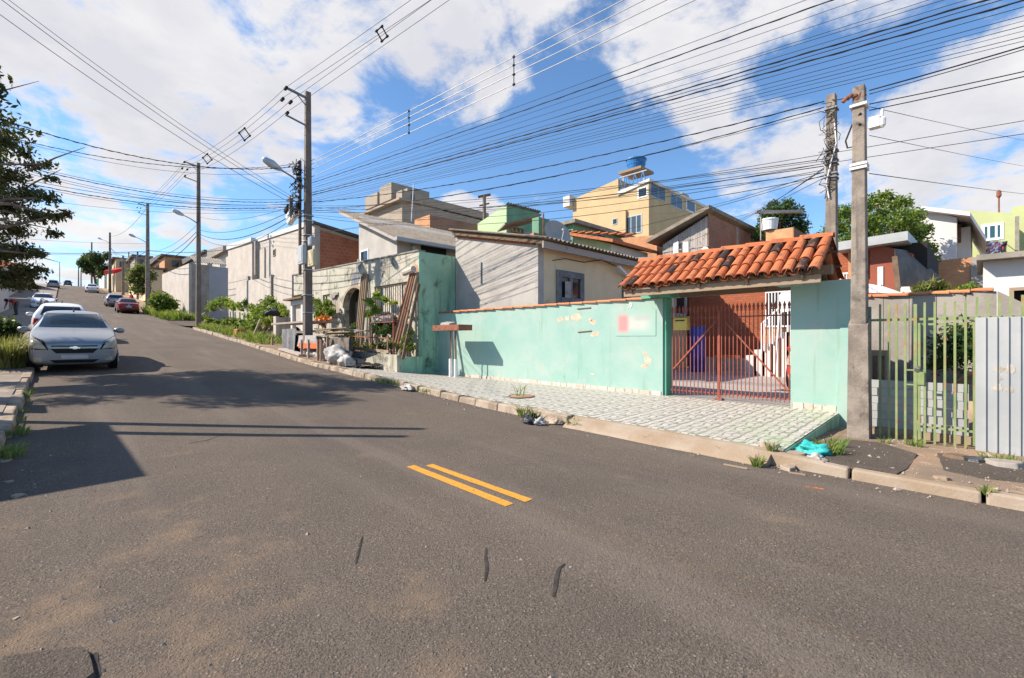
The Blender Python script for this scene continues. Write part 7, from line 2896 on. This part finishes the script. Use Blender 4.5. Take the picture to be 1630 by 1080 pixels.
shoe = mk_cloth('shoe', (.03, .03, .035))
J, E, Rr, Z = sk(1.45, (.12, -.55))
p = pD(26, 498, 32)
person('person in a red shirt and grey trousers bending down on the left pavement', J, E, Rr, (p.x, p.y, rd(p.y) + .12), R(190 + 45), [mk_cloth('red_shirt', (.36, .06, .05)), mk_cloth('grey_trousers', (.13, .13, .13)), M['skin'], shoe], Z)
J, E, Rr, Z = sk(1.25, (.15, -.5))
p = pD(74, 500, 36)
person('person in a grey shirt bending beside the white car on the left', J, E, Rr, (p.x, p.y, rd(p.y) + .1), R(110), [mk_cloth('grey_shirt', (.30, .30, .34)), mk_cloth('brown_trousers', (.22, .16, .13)), M['skin'], shoe], Z)
J, E, Rr, Z = sk(.25, (.12, -.5))
p = pD(193, 480, 52)
person('person in a red shirt standing beside the dark car', J, E, Rr, (5.9, 70.2, rd(70.2) + .1), R(200), [mk_cloth('red_shirt2', (.55, .03, .04)), mk_cloth('dark_trousers', (.04, .04, .06)), M['skin'], shoe], Z)
# bucket
p = pD(56, 506, 27)
bk = thing('bucket', 'dark bucket standing on the left pavement near the bending person', 'bucket', (p.x, p.y, rd(p.y) + .12))
m = MB()
z = rd(p.y) + .13
m.tube([(p.x, p.y, z), (p.x, p.y, z + .38), (p.x, p.y, z + .40)], [.15, .20, .21], 14, True)
m.build('body', M['rubber'], bk)
m = MB()
m.tube([(p.x - .2 * math.cos(t_), p.y, z + .38 + .16 * math.sin(t_)) for t_ in np.linspace(0, math.pi, 8)], .008, 5)
m.build('handle', M['steel'], bk)
# feather banner by the white sedan
p = pX(157, 463, 5.9)
zb_ = rd(p.y)
fb = thing('feather_banner', 'black and mint feather banner beside the far white sedan', 'banner', (p.x, p.y, zb_))
m = MB()
m.tube([(p.x, p.y, zb_), (p.x, p.y, zb_ + 3.0), (p.x + .3, p.y, zb_ + 3.6), (p.x + .7, p.y, zb_ + 3.7)], .03, 6)
m.build('mast', M['steel'], fb)
m = MB()
m.prism([(p.x - .75, p.y, zb_ + .7), (p.x - .05, p.y, zb_ + .6), (p.x - .03, p.y, zb_ + 2.2), (p.x - .5, p.y, zb_ + 2.3)], [(p.x - .75, p.y + .02, zb_ + .7), (p.x - .05, p.y + .02, zb_ + .6), (p.x - .03, p.y + .02, zb_ + 2.2), (p.x - .5, p.y + .02, zb_ + 2.3)])
m.build('mint_cloth', mk_cloth('mint_cloth', (.25, .60, .38)), fb)
m = MB()
m.prism([(p.x - .2, p.y, zb_ + 2.3), (p.x + .4, p.y, zb_ + 2.3), (p.x + .7, p.y, zb_ + 3.65), (p.x + .05, p.y, zb_ + 3.2)], [(p.x - .2, p.y + .02, zb_ + 2.3), (p.x + .4, p.y + .02, zb_ + 2.3), (p.x + .7, p.y + .02, zb_ + 3.65), (p.x + .05, p.y + .02, zb_ + 3.2)])
m.build('black_cloth', M['black'], fb)
# ================================================================ street poles
def street_pole(label, x, y, top, mat, lamp=None, arms=True, wb=.30):
    z0 = rd(y) + .1
    t = iso_pole('street_pole', label, x, y, z0, top, wb, wb * .62, mat, group='street light poles up the street')
    if arms:
        for (nm, a_, b_, w_) in (('cross_arm', (x - .8, y, top - .12), (x + .05, y, top - .25), .07), ('cross_arm', (x - .8, y, top - 1.12), (x + .05, y, top - 1.3), .05), ('stay', (x - .45, y, top - .16), (x, y, top - .6), .03)):
            m = MB()
            m.bar(a_, b_, w_, w_)
            m.build(nm, M['steel'], t)
        for (dx, dz) in ((-.78, 0), (-.62, -.45), (-.90, -.45), (-.74, -.9)):
            m = MB()
            m.tube([(x + dx, y - .1, top - .15 + dz), (x + dx, y + .1, top - .15 + dz)], .055, 8)
            m.build('insulator', M['rubber'], t)
    if lamp:
        zl, ln = lamp
        m = MB()
        m.tube([(x, y, zl), (x - ln * .6, y - .05, zl + ln * .36), (x - ln, y - .08, zl + ln * .5)], [.035, .03, .03], 8)
        m.build('lamp_arm', M['steel'], t)
        m = MB()
        e = Vector((x - ln, y - .08, zl + ln * .5))
        dv = Vector((-.8, 0, .34)).normalized()
        m.tube([e, e + dv * .1, e + dv * .35, e + dv * .62, e + dv * .70], [.04, .09, .15, .11, .03], 12)
        m.build('lamp_head', M['galv'], t, smooth=True)
    return t


MPX, MPY = 6.6, 17.75
MPT = 10.8
mp = street_pole('tall dark pole with street lamp, meter boxes and cable tangle at the junk stall', MPX, MPY, MPT, M['pole_dark'], (pX(488, 304, 6.6).z, .95))
mp['group'] = 'street light poles up the street'
# second slimmer post, boxes, cables on the main pole
m = MB()
m.box(MPX - .26, MPX - .17, MPY + .16, MPY + .25, pX(482, 440, MPX).z, pX(482, 262, MPX).z)
m.build('service_post', M['pole_dark'], mp)
for (u0, v0, u1, v1, mt, nm, dx) in ((471, 391, 484, 421, 'grey_plastic', 'meter_box', .36), (487, 398, 501, 424, 'cream_plastic', 'meter_box', .30), (488, 378, 497, 390, 'galv_pale', 'meter_box', .26)):
    a, b = pX(u0, v0, MPX - dx), pX(u1, v1, MPX - dx)
    m = MB()
    cy_, cz_ = (a.y + b.y) / 2, (a.z + b.z) / 2
    a = Vector((a.x, lerp(cy_, a.y, .62), lerp(cz_, a.z, .86)))
    b = Vector((b.x, lerp(cy_, b.y, .62), lerp(cz_, b.z, .86)))
    m.box(MPX - dx, MPX - dx + .15, b.y, a.y, b.z, a.z)
    bx_ = m.build(nm, M[mt], mp, bevel=.015)
    m = MB()
    m.box(MPX - dx - .012, MPX - dx - .001, lerp(b.y, a.y, .15), lerp(b.y, a.y, .85), lerp(b.z, a.z, .12), lerp(b.z, a.z, .88))
    m.build('door', M[mt], bx_)
for v in (344, 352, 375, 385, 430, 470, 498):
    z = pX(490, v, MPX).z
    m = MB()
    m.box(MPX - .17, MPX + .17, MPY - .15, MPY + .15, z - .015, z + .015)
    m.build('band', M['galv'], mp)
m = MB()
r2 = random.Random(4)
for k in range(46):                                # cable tangle
    z = pX(488, r2.uniform(258, 345), MPX).z
    pts = []
    y0 = MPY + r2.uniform(-.3, .5)
    x0 = MPX - .2 - r2.uniform(0, .25)
    for j in range(6):
        pts.append((x0 + r2.uniform(-.1, .1), y0 + r2.uniform(-.22, .22) + .06 * j, z + r2.uniform(-.16, .16)))
    m.tube(pts, r2.uniform(.01, .018), 5)
m.build('cable_tangle', M['wire'], mp)
for k in range(9):
    z = pX(483, 265 + k * 9, MPX).z
    m = MB()
    m.tube([(MPX - .26, MPY + .2, z - .04), (MPX - .26, MPY + .2, z + .04)], .05, 8)
    m.build('spool_insulator', M['rubber'], mp)
for (u, v, s_) in ((463, 344, .14), (464, 352, .12), (459, 334, .12), (470, 345, .1)):
    m = MB()
    p = pX(u, v, MPX - .2)
    m.tube([p + Vector((0, .2, -.05)), p + Vector((0, -.15, .08))], s_, 10)
    m.build('splice_box', M['white_plastic'] if v > 340 else M['rubber'], mp)
m = MB()
a, b = pX(463, 345, MPX - .3), pX(463, 312, MPX - .3)
m.bar(a, b, .12)
m.bar(pX(457, 319, MPX - .3), pX(472, 312, MPX - .3), .07)
m.build('bracket', M['steel'], mp)
P2X, P2Y, P2T = 6.5, 36.7, 13.3
street_pole('grey street light pole at the corner of the side street', P2X, P2Y, P2T, M['pole_dark'], (pX(316, 357, 6.5).z, .8))
c3 = pX(235, 495, 6.7)
P3X, P3Y, P3T = 6.7, c3.y, pX(233, 328, 6.7).z
street_pole('third pole up the street beside the dark red sedan', P3X, P3Y, P3T, M['pole'], (pX(233, 390, 6.7).z, 1.0), wb=.42)
c4 = pX(175, 470, 6.3)
street_pole('fourth pole leaning by the far shop', 6.3, c4.y, pX(173, 375, 6.3).z, M['pole_dark'], (pX(173, 392, 6.3).z, 1.1), False, wb=.45)
for i, (u, v0, v1, dep, w_) in enumerate([(146, 386, 455, 110, .4), (125, 425, 455, 140, .35), (129, 430, 456, 150, .35), (95, 417, 449, 170, .25), (196, 407, 430, 80, .4), (219, 401, 425, 72, .3), (205, 402, 415, 90, .25)]):
    p = pD(u, v0, dep)
    t = iso_pole('far_pole', ['slender pole beside the round tree', 'left one of two far poles on the crest', 'right one of two far poles on the crest', 'thin mast left on the crest', 'concrete post by the long grey shed', 'dark post in front of the brick house', 'thin post over the grey shed'][i], p.x, p.y, rd(p.y) - .5, p.z, w_, w_ * .7, M['pole'])
# pole standing behind the grey roofs, with a wooden top
p = pD(771, 312, 55)
tp = iso_pole('roof_pole', 'wooden topped pole standing alone before the white cloud', p.x, p.y, 4, p.z, .4, .3, M['pole_dark'])
for (a_, b_, w_) in (((761, 314), (781, 310), .25), ((763, 328), (779, 324), .15)):
    m = MB()
    m.bar(pD(*a_, 55), pD(*b_, 55), w_, w_)
    m.build('cross_arm', M['wood_dark'], tp)
# poles outside the frame that carry the lines
ROX, ROY = 10.2, -3.2
iso_pole('utility_pole', 'tall utility pole on the right side of the street behind the camera', ROX, ROY, 0, 12.2, .34, .2, M['pole'])
LOX, LOY = -7.0, 4.5
iso_pole('utility_pole', 'tall utility pole on the left side of the street behind the camera', LOX, LOY, 0, 11.0, .3, .2, M['pole'])

# ================================================================ overhead lines
ORD = ['first', 'second', 'third', 'fourth', 'fifth', 'sixth', 'seventh', 'eighth', 'ninth', 'tenth', 'eleventh', 'twelfth', 'thirteenth', 'fourteenth', 'fifteenth', 'sixteenth', 'seventeenth']
NW = {}


def wire(name, label, group, a, b, sag, r, mat='wire', n=16, twist=False, cat='cable'):
    r *= .62
    a, b = Vector(a), Vector(b)
    pts = []
    for i in range(n + 1):
        f = i / n
        p = a.lerp(b, f) - Vector((0, 0, 4 * sag * f * (1 - f)))
        pts.append(p)
    m = MB()
    m.tube(pts, r, 5)
    if twist:
        pts2 = []
        for i in range(n * 6 + 1):
            f = i / (n * 6)
            p = a.lerp(b, f) - Vector((0, 0, 4 * sag * f * (1 - f)))
            pts2.append(p + Vector((0, math.cos(i * 1.1), math.sin(i * 1.1))) * r * 1.3)
        m.tube(pts2, r * .7, 4)
    o = m.build(name, M[mat], None, smooth=True, fixn=False)
    k = NW.get(label, 0)
    NW[label] = k + 1
    if '#' in label:
        label = label.replace('#', ORD[k])
    return tag(o, label, cat, group)


RO = pX                                             # pixel helper on the right-hand pole plane


def ro_z(u0, v0, u1, v1):
    """height on the right-hand pole for a line seen through two pixels"""
    zc = ROX * SA + ROY * CA
    ux = CX + FPX * (ROX * CA - ROY * SA) / zc
    v = v0 + (v1 - v0) * (ux - u0) / (u1 - u0)
    return HC + (CY - v) * zc / FPX


def mz(v):
    return pX(490, v, MPX).z


GR = 'cables fanning from the tall dark pole to the upper right'
fan = [  # start v at the main pole, through (u, v), thickness, sag, twist
    (292, 1307, 2, .016, .25, True), (288, 1267, 2, .008, .2, False), (296, 1350, 2, .007, .2, False), (300, 1405, 2, .007, .2, False), (303, 1460, 2, .007, .25, False), (300, 1485, 2, .007, .2, False),
    (308, 1550, 2, .018, .3, True), (311, 1612, 2, .018, .3, True), (312, 1575, 2, .010, .3, False), (306, 1520, 2, .007, .25, False), (314, 1628, 8, .008, .3, False), (317, 1628, 22, .008, .3, False), (319, 1628, 30, .006, .35, False),
    (321, 1628, 38, .008, .35, False), (322, 1628, 46, .006, .35, False), (325, 1628, 55, .008, .35, False), (327, 1628, 62, .007, .35, False)]
fan.sort(key=lambda q: ro_z(492, q[0], q[1], q[2]), reverse=True)
for i, (v0, u, v, r_, sg, tw) in enumerate(fan):
    z0 = mz(v0)
    z1 = ro_z(492, v0, u, v - 10 * sg)
    wire('overhead_cable', '# from the top of the black cables fanning from the tall pole to upper right', GR, (MPX + .1, MPY - .15, z0), (ROX, ROY + .1, z1), sg * .35, r_, 'wire', 22, tw)
for i, (v0, u, v) in enumerate([(256, 982, 0), (262, 1015, 0), (270, 1050, 0), (282, 1095, 0)]):
    wire('bare_line', ['uppermost of the four pale bare lines with spacers', 'second of the four pale bare lines', 'third of the four pale bare lines', 'lowest of the four pale bare lines'][i], 'pale bare secondary lines', (MPX + .1, MPY - .1, mz(v0)), (ROX, ROY, ro_z(492, v0, u, v)), .06, .018, 'wire_light', 14)
# spacers on the bare lines
zc = ROX * SA + ROY * CA
for k, u in enumerate((651, 818)):
    x1 = (u - CX) / FPX
    # point on the plan line main pole -> right pole that is seen at column u
    A_, B_ = Vector((MPX + .1, MPY - .1)), Vector((ROX, ROY))
    lo_, hi_ = 0.0, 1.0
    for _ in range(40):
        md = (lo_ + hi_) / 2
        q = A_.lerp(B_, md)
        if (q.x * CA - q.y * SA) / (q.x * SA + q.y * CA) < x1:
            lo_ = md
        else:
            hi_ = md
    zz = [lerp(mz(v0), ro_z(492, v0, uu, vv), md) - .06 * 4 * md * (1 - md) for v0, uu, vv in ((256, 982, 0), (282, 1095, 0))]
    sp_ = thing('line_spacer', ['vertical spacer on the pale lines nearer the tall pole', 'vertical spacer on the pale lines nearer the camera'][k], 'spacer', (q.x, q.y, zz[1]), 'spacers on the lines')
    m = MB()
    m.tube([(q.x, q.y, zz[1] - .05), (q.x, q.y, zz[0] + .05)], .012, 6)
    m.build('rod', M['rubber'], sp_)
    for f in (0, .36, .7, 1):
        m = MB()
        z = lerp(zz[1], zz[0], f)
        m.tube([(q.x, q.y - .03, z), (q.x, q.y + .03, z)], .03, 6)
        m.build('clamp', M['rubber'], sp_)
# medium voltage lines on the arms
arm = [(-.78, -.12), (-.62, -.55), (-.90, -.55), (-.74, -1.0)]
prim = [(462, 138, 668, 0), (472, 146, 684, 0), (460, 150, 700, 0), (470, 160, 714, 0)]
for i, ((dx, dz), (u0, v0, u1, v1)) in enumerate(zip(arm, prim)):
    z1 = ro_z(u0, v0, u1, v1)
    lb_ = ['top primary line from the arm of the tall dark pole', 'inner primary line from the arm of the tall dark pole', 'outer primary line from the arm of the tall dark pole', 'lowest primary line from the arm of the tall dark pole'][i]
    wire('primary_line', lb_ + ' to the upper right', 'primary lines over the street', (MPX + dx, MPY, MPT + dz), (ROX + dx * .6, ROY, z1), .05, .011, 'wire', 12)
    wire('primary_line', lb_ + ' to the corner pole', 'primary lines over the street', (MPX + dx, MPY, MPT + dz), (P2X + dx, P2Y, P2T + dz), .35, .013, 'wire', 16)
    wire('primary_line', lb_ + ' beyond the corner pole', 'primary lines over the street', (P2X + dx, P2Y, P2T + dz), (P3X + dx, P3Y, P3T + dz), .4, .016, 'wire', 16)


def diamond(label, c, s_):
    t = thing('line_spacer', label, 'spacer', c, 'spacers on the lines')
    c = Vector(c)
    pts = [c + Vector((0, 0, s_)), c + Vector((s_ * .8, 0, 0)), c + Vector((0, 0, -s_)), c + Vector((-s_ * .8, 0, 0))]
    m = MB()
    for i in range(4):
        m.tube([pts[i], pts[(i + 1) % 4]], s_ * .09, 6)
    m.build('frame', M['rubber'], t)
    for q in pts:
        m = MB()
        m.tube([q - Vector((0, s_ * .2, 0)), q + Vector((0, s_ * .2, 0))], s_ * .15, 8)
        m.build('clamp', M['rubber'], t)


A_, B_ = Vector((MPX - .76, MPY, MPT - .56)), Vector((P2X - .76, P2Y, P2T - .56))
for k, f in enumerate((.28, .66)):
    p = A_.lerp(B_, f) - Vector((0, 0, 4 * .35 * f * (1 - f)))
    diamond(['diamond spacer on the primary lines just left of the tall pole', 'diamond spacer on the primary lines near the corner pole'][k], p, .27)
zz = [ro_z(*q) for q in prim]
B_ = Vector((ROX - .46, ROY, sum(zz) / 4))
x1 = (608 - CX) / FPX
lo_, hi_ = 0., 1.
for _ in range(40):
    md = (lo_ + hi_) / 2
    q = A_.lerp(B_, md)
    if (q.x * CA - q.y * SA) / (q.x * SA + q.y * CA) < x1:
        lo_ = md
    else:
        hi_ = md
diamond('large diamond spacer on the primary lines high above the street', A_.lerp(B_, md) - Vector((0, 0, .04)), .22)

# cables from the tall pole to the two right-hand poles
GP = 'cables running to the poles at the gate'
pbz = lambda v: pX(1320, v, PBX).z
pfz = lambda v: pX(1376, v, PFX).z
for (v0, v1, sg, r_, tw) in [(322, 163, .30, .016, True), (332, 172, .45, .014, True), (336, 178, .35, .008, False)]:
    wire('service_cable', '# from the top of the cables reaching the top of the older concrete pole', GP, (MPX + .1, MPY - .1, mz(v0)), (PBX - .1, PBY + .1, pbz(v1)), sg, r_, 'wire', 22, tw)
for (v0, v1, sg, r_) in [(328, 255, .25, .012), (334, 262, .45, .010), (338, 266, .3, .014), (342, 272, .5, .010), (330, 276, .35, .010), (345, 282, .6, .012), (336, 258, .2, .008)]:
    wire('service_cable', '# of the cables ending in the cable knot of the older concrete pole', GP, (MPX + .1, MPY - .1, mz(v0)), (PBX - .12, PBY + .1, pbz(v1)), sg, r_, 'wire', 22)
for (u, v, v1, d_, r_) in [(1120, 372, 268, 27, .012), (1040, 340, 275, 40, .012), (760, 400, 280, 17, .009), (1000, 410, 284, 24, .009), (1160, 345, 270, 30, .01)]:
    wire('house_drop', '# of the thin house drop cables hanging from the older concrete pole', 'house drop cables at the gate', pD(u, v, d_), (PBX - .1, PBY + .1, pbz(v1)), .3, r_, 'wire', 14)
GQ = 'cables leaving the poles at the gate to the right'
for i, (z0, u, v, r_, from_f) in enumerate([(pfz(142), 1630, 70, .016, True), (pfz(148), 1630, 75, .01, True), (pfz(164), 1630, 110, .012, True), (pfz(174), 1630, 118, .012, True), (pfz(275), 1630, 302, .010, True), (pfz(168), 1630, 222, .007, True), (pfz(214), 1630, 262, .007, True)]):
    e = pD(u + 140, v + (v - (CY - (z0 - HC) * FPX / 6.7)) * .55, 5.6) if i not in (4, 5, 6) else pD(u + 60, v + 12, 24)
    wire('service_cable', '# from the top of the cables leaving the white antenna pole rightwards', GQ, (PFX + .1, PFY - .1, z0), e if i in (4, 5, 6) else (ROX, ROY, ro_z(1385, CY - (z0 - HC) * FPX / 6.7, u, v)), .05, r_, 'wire', 10)
wire('service_cable', 'cable between the tops of the two concrete poles at the gate', GP, (PBX, PBY, pbz(160)), (PFX, PFY, pfz(142)), .05, .014, 'wire', 8)
for (u0, v0, u, v, v_m) in [(1015, 275, 1630, 145, 300), (1040, 278, 1630, 167, 318)]:
    vm = v0 + (v - v0) * (492 - u0) / (u - u0)
    wire('overhead_cable', '# of the two long low cables passing behind the concrete poles', GR, (MPX + .1, MPY - .1, mz(min(vm, 372))), (ROX + 1.5, ROY, ro_z(u0, v0, u, v)), .1, .009, 'wire', 22)
# lines on the left side
zl = LOX * SA + LOY * CA
GL = 'cables crossing the street on the left'


def cross(label, pix, r_, sag, v_end, end=None, d0=9.0, tw=False):
    """from a point left of the frame to the tall pole"""
    a = pD(pix[0], pix[1], d0)
    wire('crossing_cable', label, GL, a, end or (MPX - .25, MPY + .1, mz(v_end)), sag, r_, 'wire', 22, tw)


for (u, v, ve, r_, sg) in [(-60, -48, 326, .012, .25), (-60, -20, 332, .012, .25), (-60, -56, 322, .010, .2)]:
    cross('# of the lines falling from the upper left corner to the tall pole', (u, v), r_, sg, ve, None, 9.5)
for i, (u, v, ve, r_, sg, d0, tw) in enumerate([(-40, 176, 266, .016, .55, 10, True), (-40, 205, 262, .012, .5, 11, True), (-40, 205, 272, .008, .55, 11, False), (-40, 240, 318, .010, .45, 12, False), (-40, 243, 322, .014, .45, 12, True), (-40, 248, 325, .010, .5, 12, False), (-40, 252, 328, .010, .5, 12, False),
                                                 (-40, 268, 326, .012, .4, 13, False), (-40, 272, 330, .016, .45, 13, True), (-40, 276, 333, .010, .45, 13, False), (-40, 300, 335, .008, .4, 14, False)]):
    cross('# from the top of the cables crossing from the left tree to the tall pole', (u, v), r_, sg, ve, None, d0, tw)
# cables along the street beyond
GS = 'cables along the street'
for (za, zb, r_, sg) in [(mz(330), pX(316, 366, P2X).z, .02, .5), (mz(336), pX(316, 372, P2X).z, .03, .7), (mz(342), pX(316, 376, P2X).z, .018, .9), (mz(325), pX(316, 345, P2X).z, .014, .4)]:
    wire('street_cable', '# of the sagging cables between the tall pole and the corner pole', GS, (MPX - .25, MPY + .2, za), (P2X, P2Y, zb), sg, r_, 'wire', 18)
for (za, zb, r_, sg) in [(pX(316, 366, P2X).z, pX(235, 402, P3X).z, .03, .9), (pX(316, 372, P2X).z, pX(235, 405, P3X).z, .04, 1.2), (pX(316, 356, P2X).z, pX(235, 398, P3X).z, .02, .7)]:
    wire('street_cable', '# of the sagging cables between the corner pole and the third pole', GS, (P2X, P2Y, za), (P3X, P3Y, zb), sg, r_, 'wire', 18)
for (va, r_, sg) in [(400, .05, 1.2), (404, .05, 1.6), (330, .03, 1.0)]:
    wire('street_cable', '# of the sagging cables between the third pole and the fourth pole', GS, (P3X, P3Y, pX(235, va, P3X).z), (6.3, c4.y, pX(174, 395 if va > 350 else 378, 6.3).z), sg, r_, 'wire', 14)
for (va, u, v, d_, r_) in [(400, 30, 398, 48, .05), (402, 30, 401, 48, .03), (388, 20, 372, 50, .02)]:
    wire('crossing_cable', '# of the far cables crossing the street at the third pole', GL, (P3X, P3Y, pX(235, va, P3X).z), pD(u - 60, v, d_), .3, r_, 'wire', 14)
wire('crossing_cable', 'long thick far cable from the third pole behind the corner pole', GL, (P3X, P3Y, pX(235, 399, P3X).z), pD(372, 396, 44), .3, .05, 'wire', 14)
# ================================================================ litter and loose stones
def rd_at(u, v):
    d = ray(u, v)
    z = .05
    for _ in range(8):
        p = CAM + d * ((z - HC) / d.z)
        if p.x > 6.15 and p.y < 1.64:
            z = verge_z(p.x, p.y)
        elif p.x > 6.15:
            z = pav(p.x, p.y)
        else:
            z = rd(p.y) + crown(p.x) * .6 - .01
    return Vector((p.x, p.y, z))


p = rd_at(1292, 722)
sack('bag', 'crumpled teal plastic bag at the end of the tiled pavement', p, .10, .14, .075, M['bag_teal'], 201, 'bag', .6)
p = rd_at(1300, 734)
sack('paper', 'small crumpled white paper beside the teal bag', p, .06, .07, .04, M['bag_white'], 202, 'litter', .6)
p = rd_at(644, 622)
sack('paper', 'white paper scrap lying in the gutter left of the mint wall', Vector((5.85, p.y, rd(p.y) + .02)), .08, .16, .05, M['bag_white'], 203, 'litter', .6)
for i, (u, v, mt, lb_) in enumerate([(842, 660, 'bag_black', 'dark tin lying in the gutter before the pavement'), (855, 665, 'bag_black', 'black plastic scrap in the gutter before the pavement'), (858, 661, 'bag_white', 'white scrap on the black plastic in the gutter'), (885, 675, 'kerb', 'small stone in the gutter near the apron')]):
    p = rd_at(u, v)
    sack('litter', lb_, Vector((min(p.x, 5.92), p.y, rd(p.y) + .01)), .07, .10, .05, M[mt], 210 + i, 'litter', .5)
for i, (u, v, s_, mt) in enumerate([(1266, 738, .16, 'kerb_new'), (1225, 731, .13, 'kerb_new'), (1255, 722, .14, 'kerb'), (1600, 742, .22, 'concrete'), (1500, 777, .09, 'wood'), (1525, 730, .16, 'wood_dark'), (1552, 735, .15, 'bag_black'), (1573, 727, .07, 'bag_white'), (1490, 770, .08, 'wood'), (15, 768, .05, 'kerb'), (28, 790, .06, 'kerb'), (5, 735, .08, 'kerb'), (908, 903, .012, 'bag_white'), (25, 985, .02, 'kerb')]):
    p = rd_at(u, v)
    m = MB()
    r2 = random.Random(300 + i)
    n = 7
    ring = [(p.x + math.cos(2 * math.pi * k / n) * s_ * r2.uniform(.6, 1.1), p.y + math.sin(2 * math.pi * k / n) * s_ * r2.uniform(.6, 1.1)) for k in range(n)]
    h_ = s_ * .28
    m.prism([(x, y_, p.z - .01) for x, y_ in ring], [(lerp(x, p.x, .15), lerp(y_, p.y, .15), p.z + h_ * r2.uniform(.7, 1.2)) for x, y_ in ring])
    tag(m.build('debris', M[mt], bevel=s_ * .06), ['broken kerb lump at the end of the apron', 'broken concrete lump at the pavement corner', 'loose concrete piece on the pavement corner', 'flat grey stone under the metal sheet', 'splinter of wood on the right verge', 'flat brown board scrap before the wicket gate', 'black plastic scrap under the metal sheet', 'white scrap under the metal sheet', 'small wood chip on the right verge', 'small stone at the left edge in the shadow', 'pale stone in the dark shadow at the left', 'flat stone on the left kerb', 'tiny white scrap beside the cracks in the near lane', 'small stone in the left foreground'][i], 'debris')
for i, (a, b, lb_) in enumerate([((1152, 741), (1190, 748), 'thin stick on the road by the apron'), ((1255, 754), (1282, 758), 'short brown stick at the kerb'), ((1505, 770), (1525, 773), 'thin twig on the right verge'), ((1390, 690), (1398, 670), 'dry stalk at the foot of the concrete pole')]):
    p, q = rd_at(*a), rd_at(*b)
    if i == 3:
        q = p + Vector((.05, .02, .35))
    m = MB()
    m.bar(p + Vector((0, 0, .012)), q + Vector((0, 0, .012)), .016, .016)
    tag(m.build('stick', M['wood']), lb_, 'stick')
# rubble scattered over the verge and around the stall: too small to pick apart
r2 = np.random.default_rng(77)
V, Fc = [], []


def chip(x, y_, z, s_):
    k = len(V)
    a = r2.uniform(0, 6.28)
    for j in range(4):
        t_ = a + j * 1.57 + r2.normal() * .25
        V.append((x + math.cos(t_) * s_, y_ + math.sin(t_) * s_, z - .005))
    V.append((x + r2.normal() * s_ * .2, y_ + r2.normal() * s_ * .2, z + s_ * r2.uniform(.5, .9)))
    Fc.extend([(k, k + 1, k + 4), (k + 1, k + 2, k + 4), (k + 2, k + 3, k + 4), (k + 3, k, k + 4)])


for _ in range(900):
    x, y_ = r2.uniform(6.2, 8.6), r2.uniform(-2.2, 1.6)
    chip(x, y_, verge_z(x, y_) + .008, r2.exponential(.006) + .004)
for _ in range(350):
    y_ = r2.uniform(-1, 13)
    x = 5.95 - r2.exponential(.12)
    chip(x, y_, rd(y_) + .004, r2.exponential(.006) + .004)
for _ in range(260):
    x, y_ = r2.uniform(6.2, 7.6), r2.uniform(13.2, 17.5)
    chip(x, y_, kz(y_) + .005, r2.exponential(.012) + .01)
for _ in range(900):
    x, y_ = -.5 + r2.exponential(.7), r2.uniform(1.2, 9)
    chip(x, y_, rd(y_) + crown(x) * .6 - .008, r2.exponential(.0035) + .002)
me = bpy.data.meshes.new('rubble')
me.from_pydata(V, [], Fc)
me.materials.append(mk('rubble', (.38, .31, .25), (.22, .18, .15), 30, .95, .2, 60))
o = bpy.data.objects.new('rubble', me)
COL.objects.link(o)
tag(o, 'small stones and chips scattered along the kerbs', 'rubble', None, 'stuff')
# clean helper flags
for o in bpy.data.objects:
    if '_w' in o.keys():
        del o['_w']
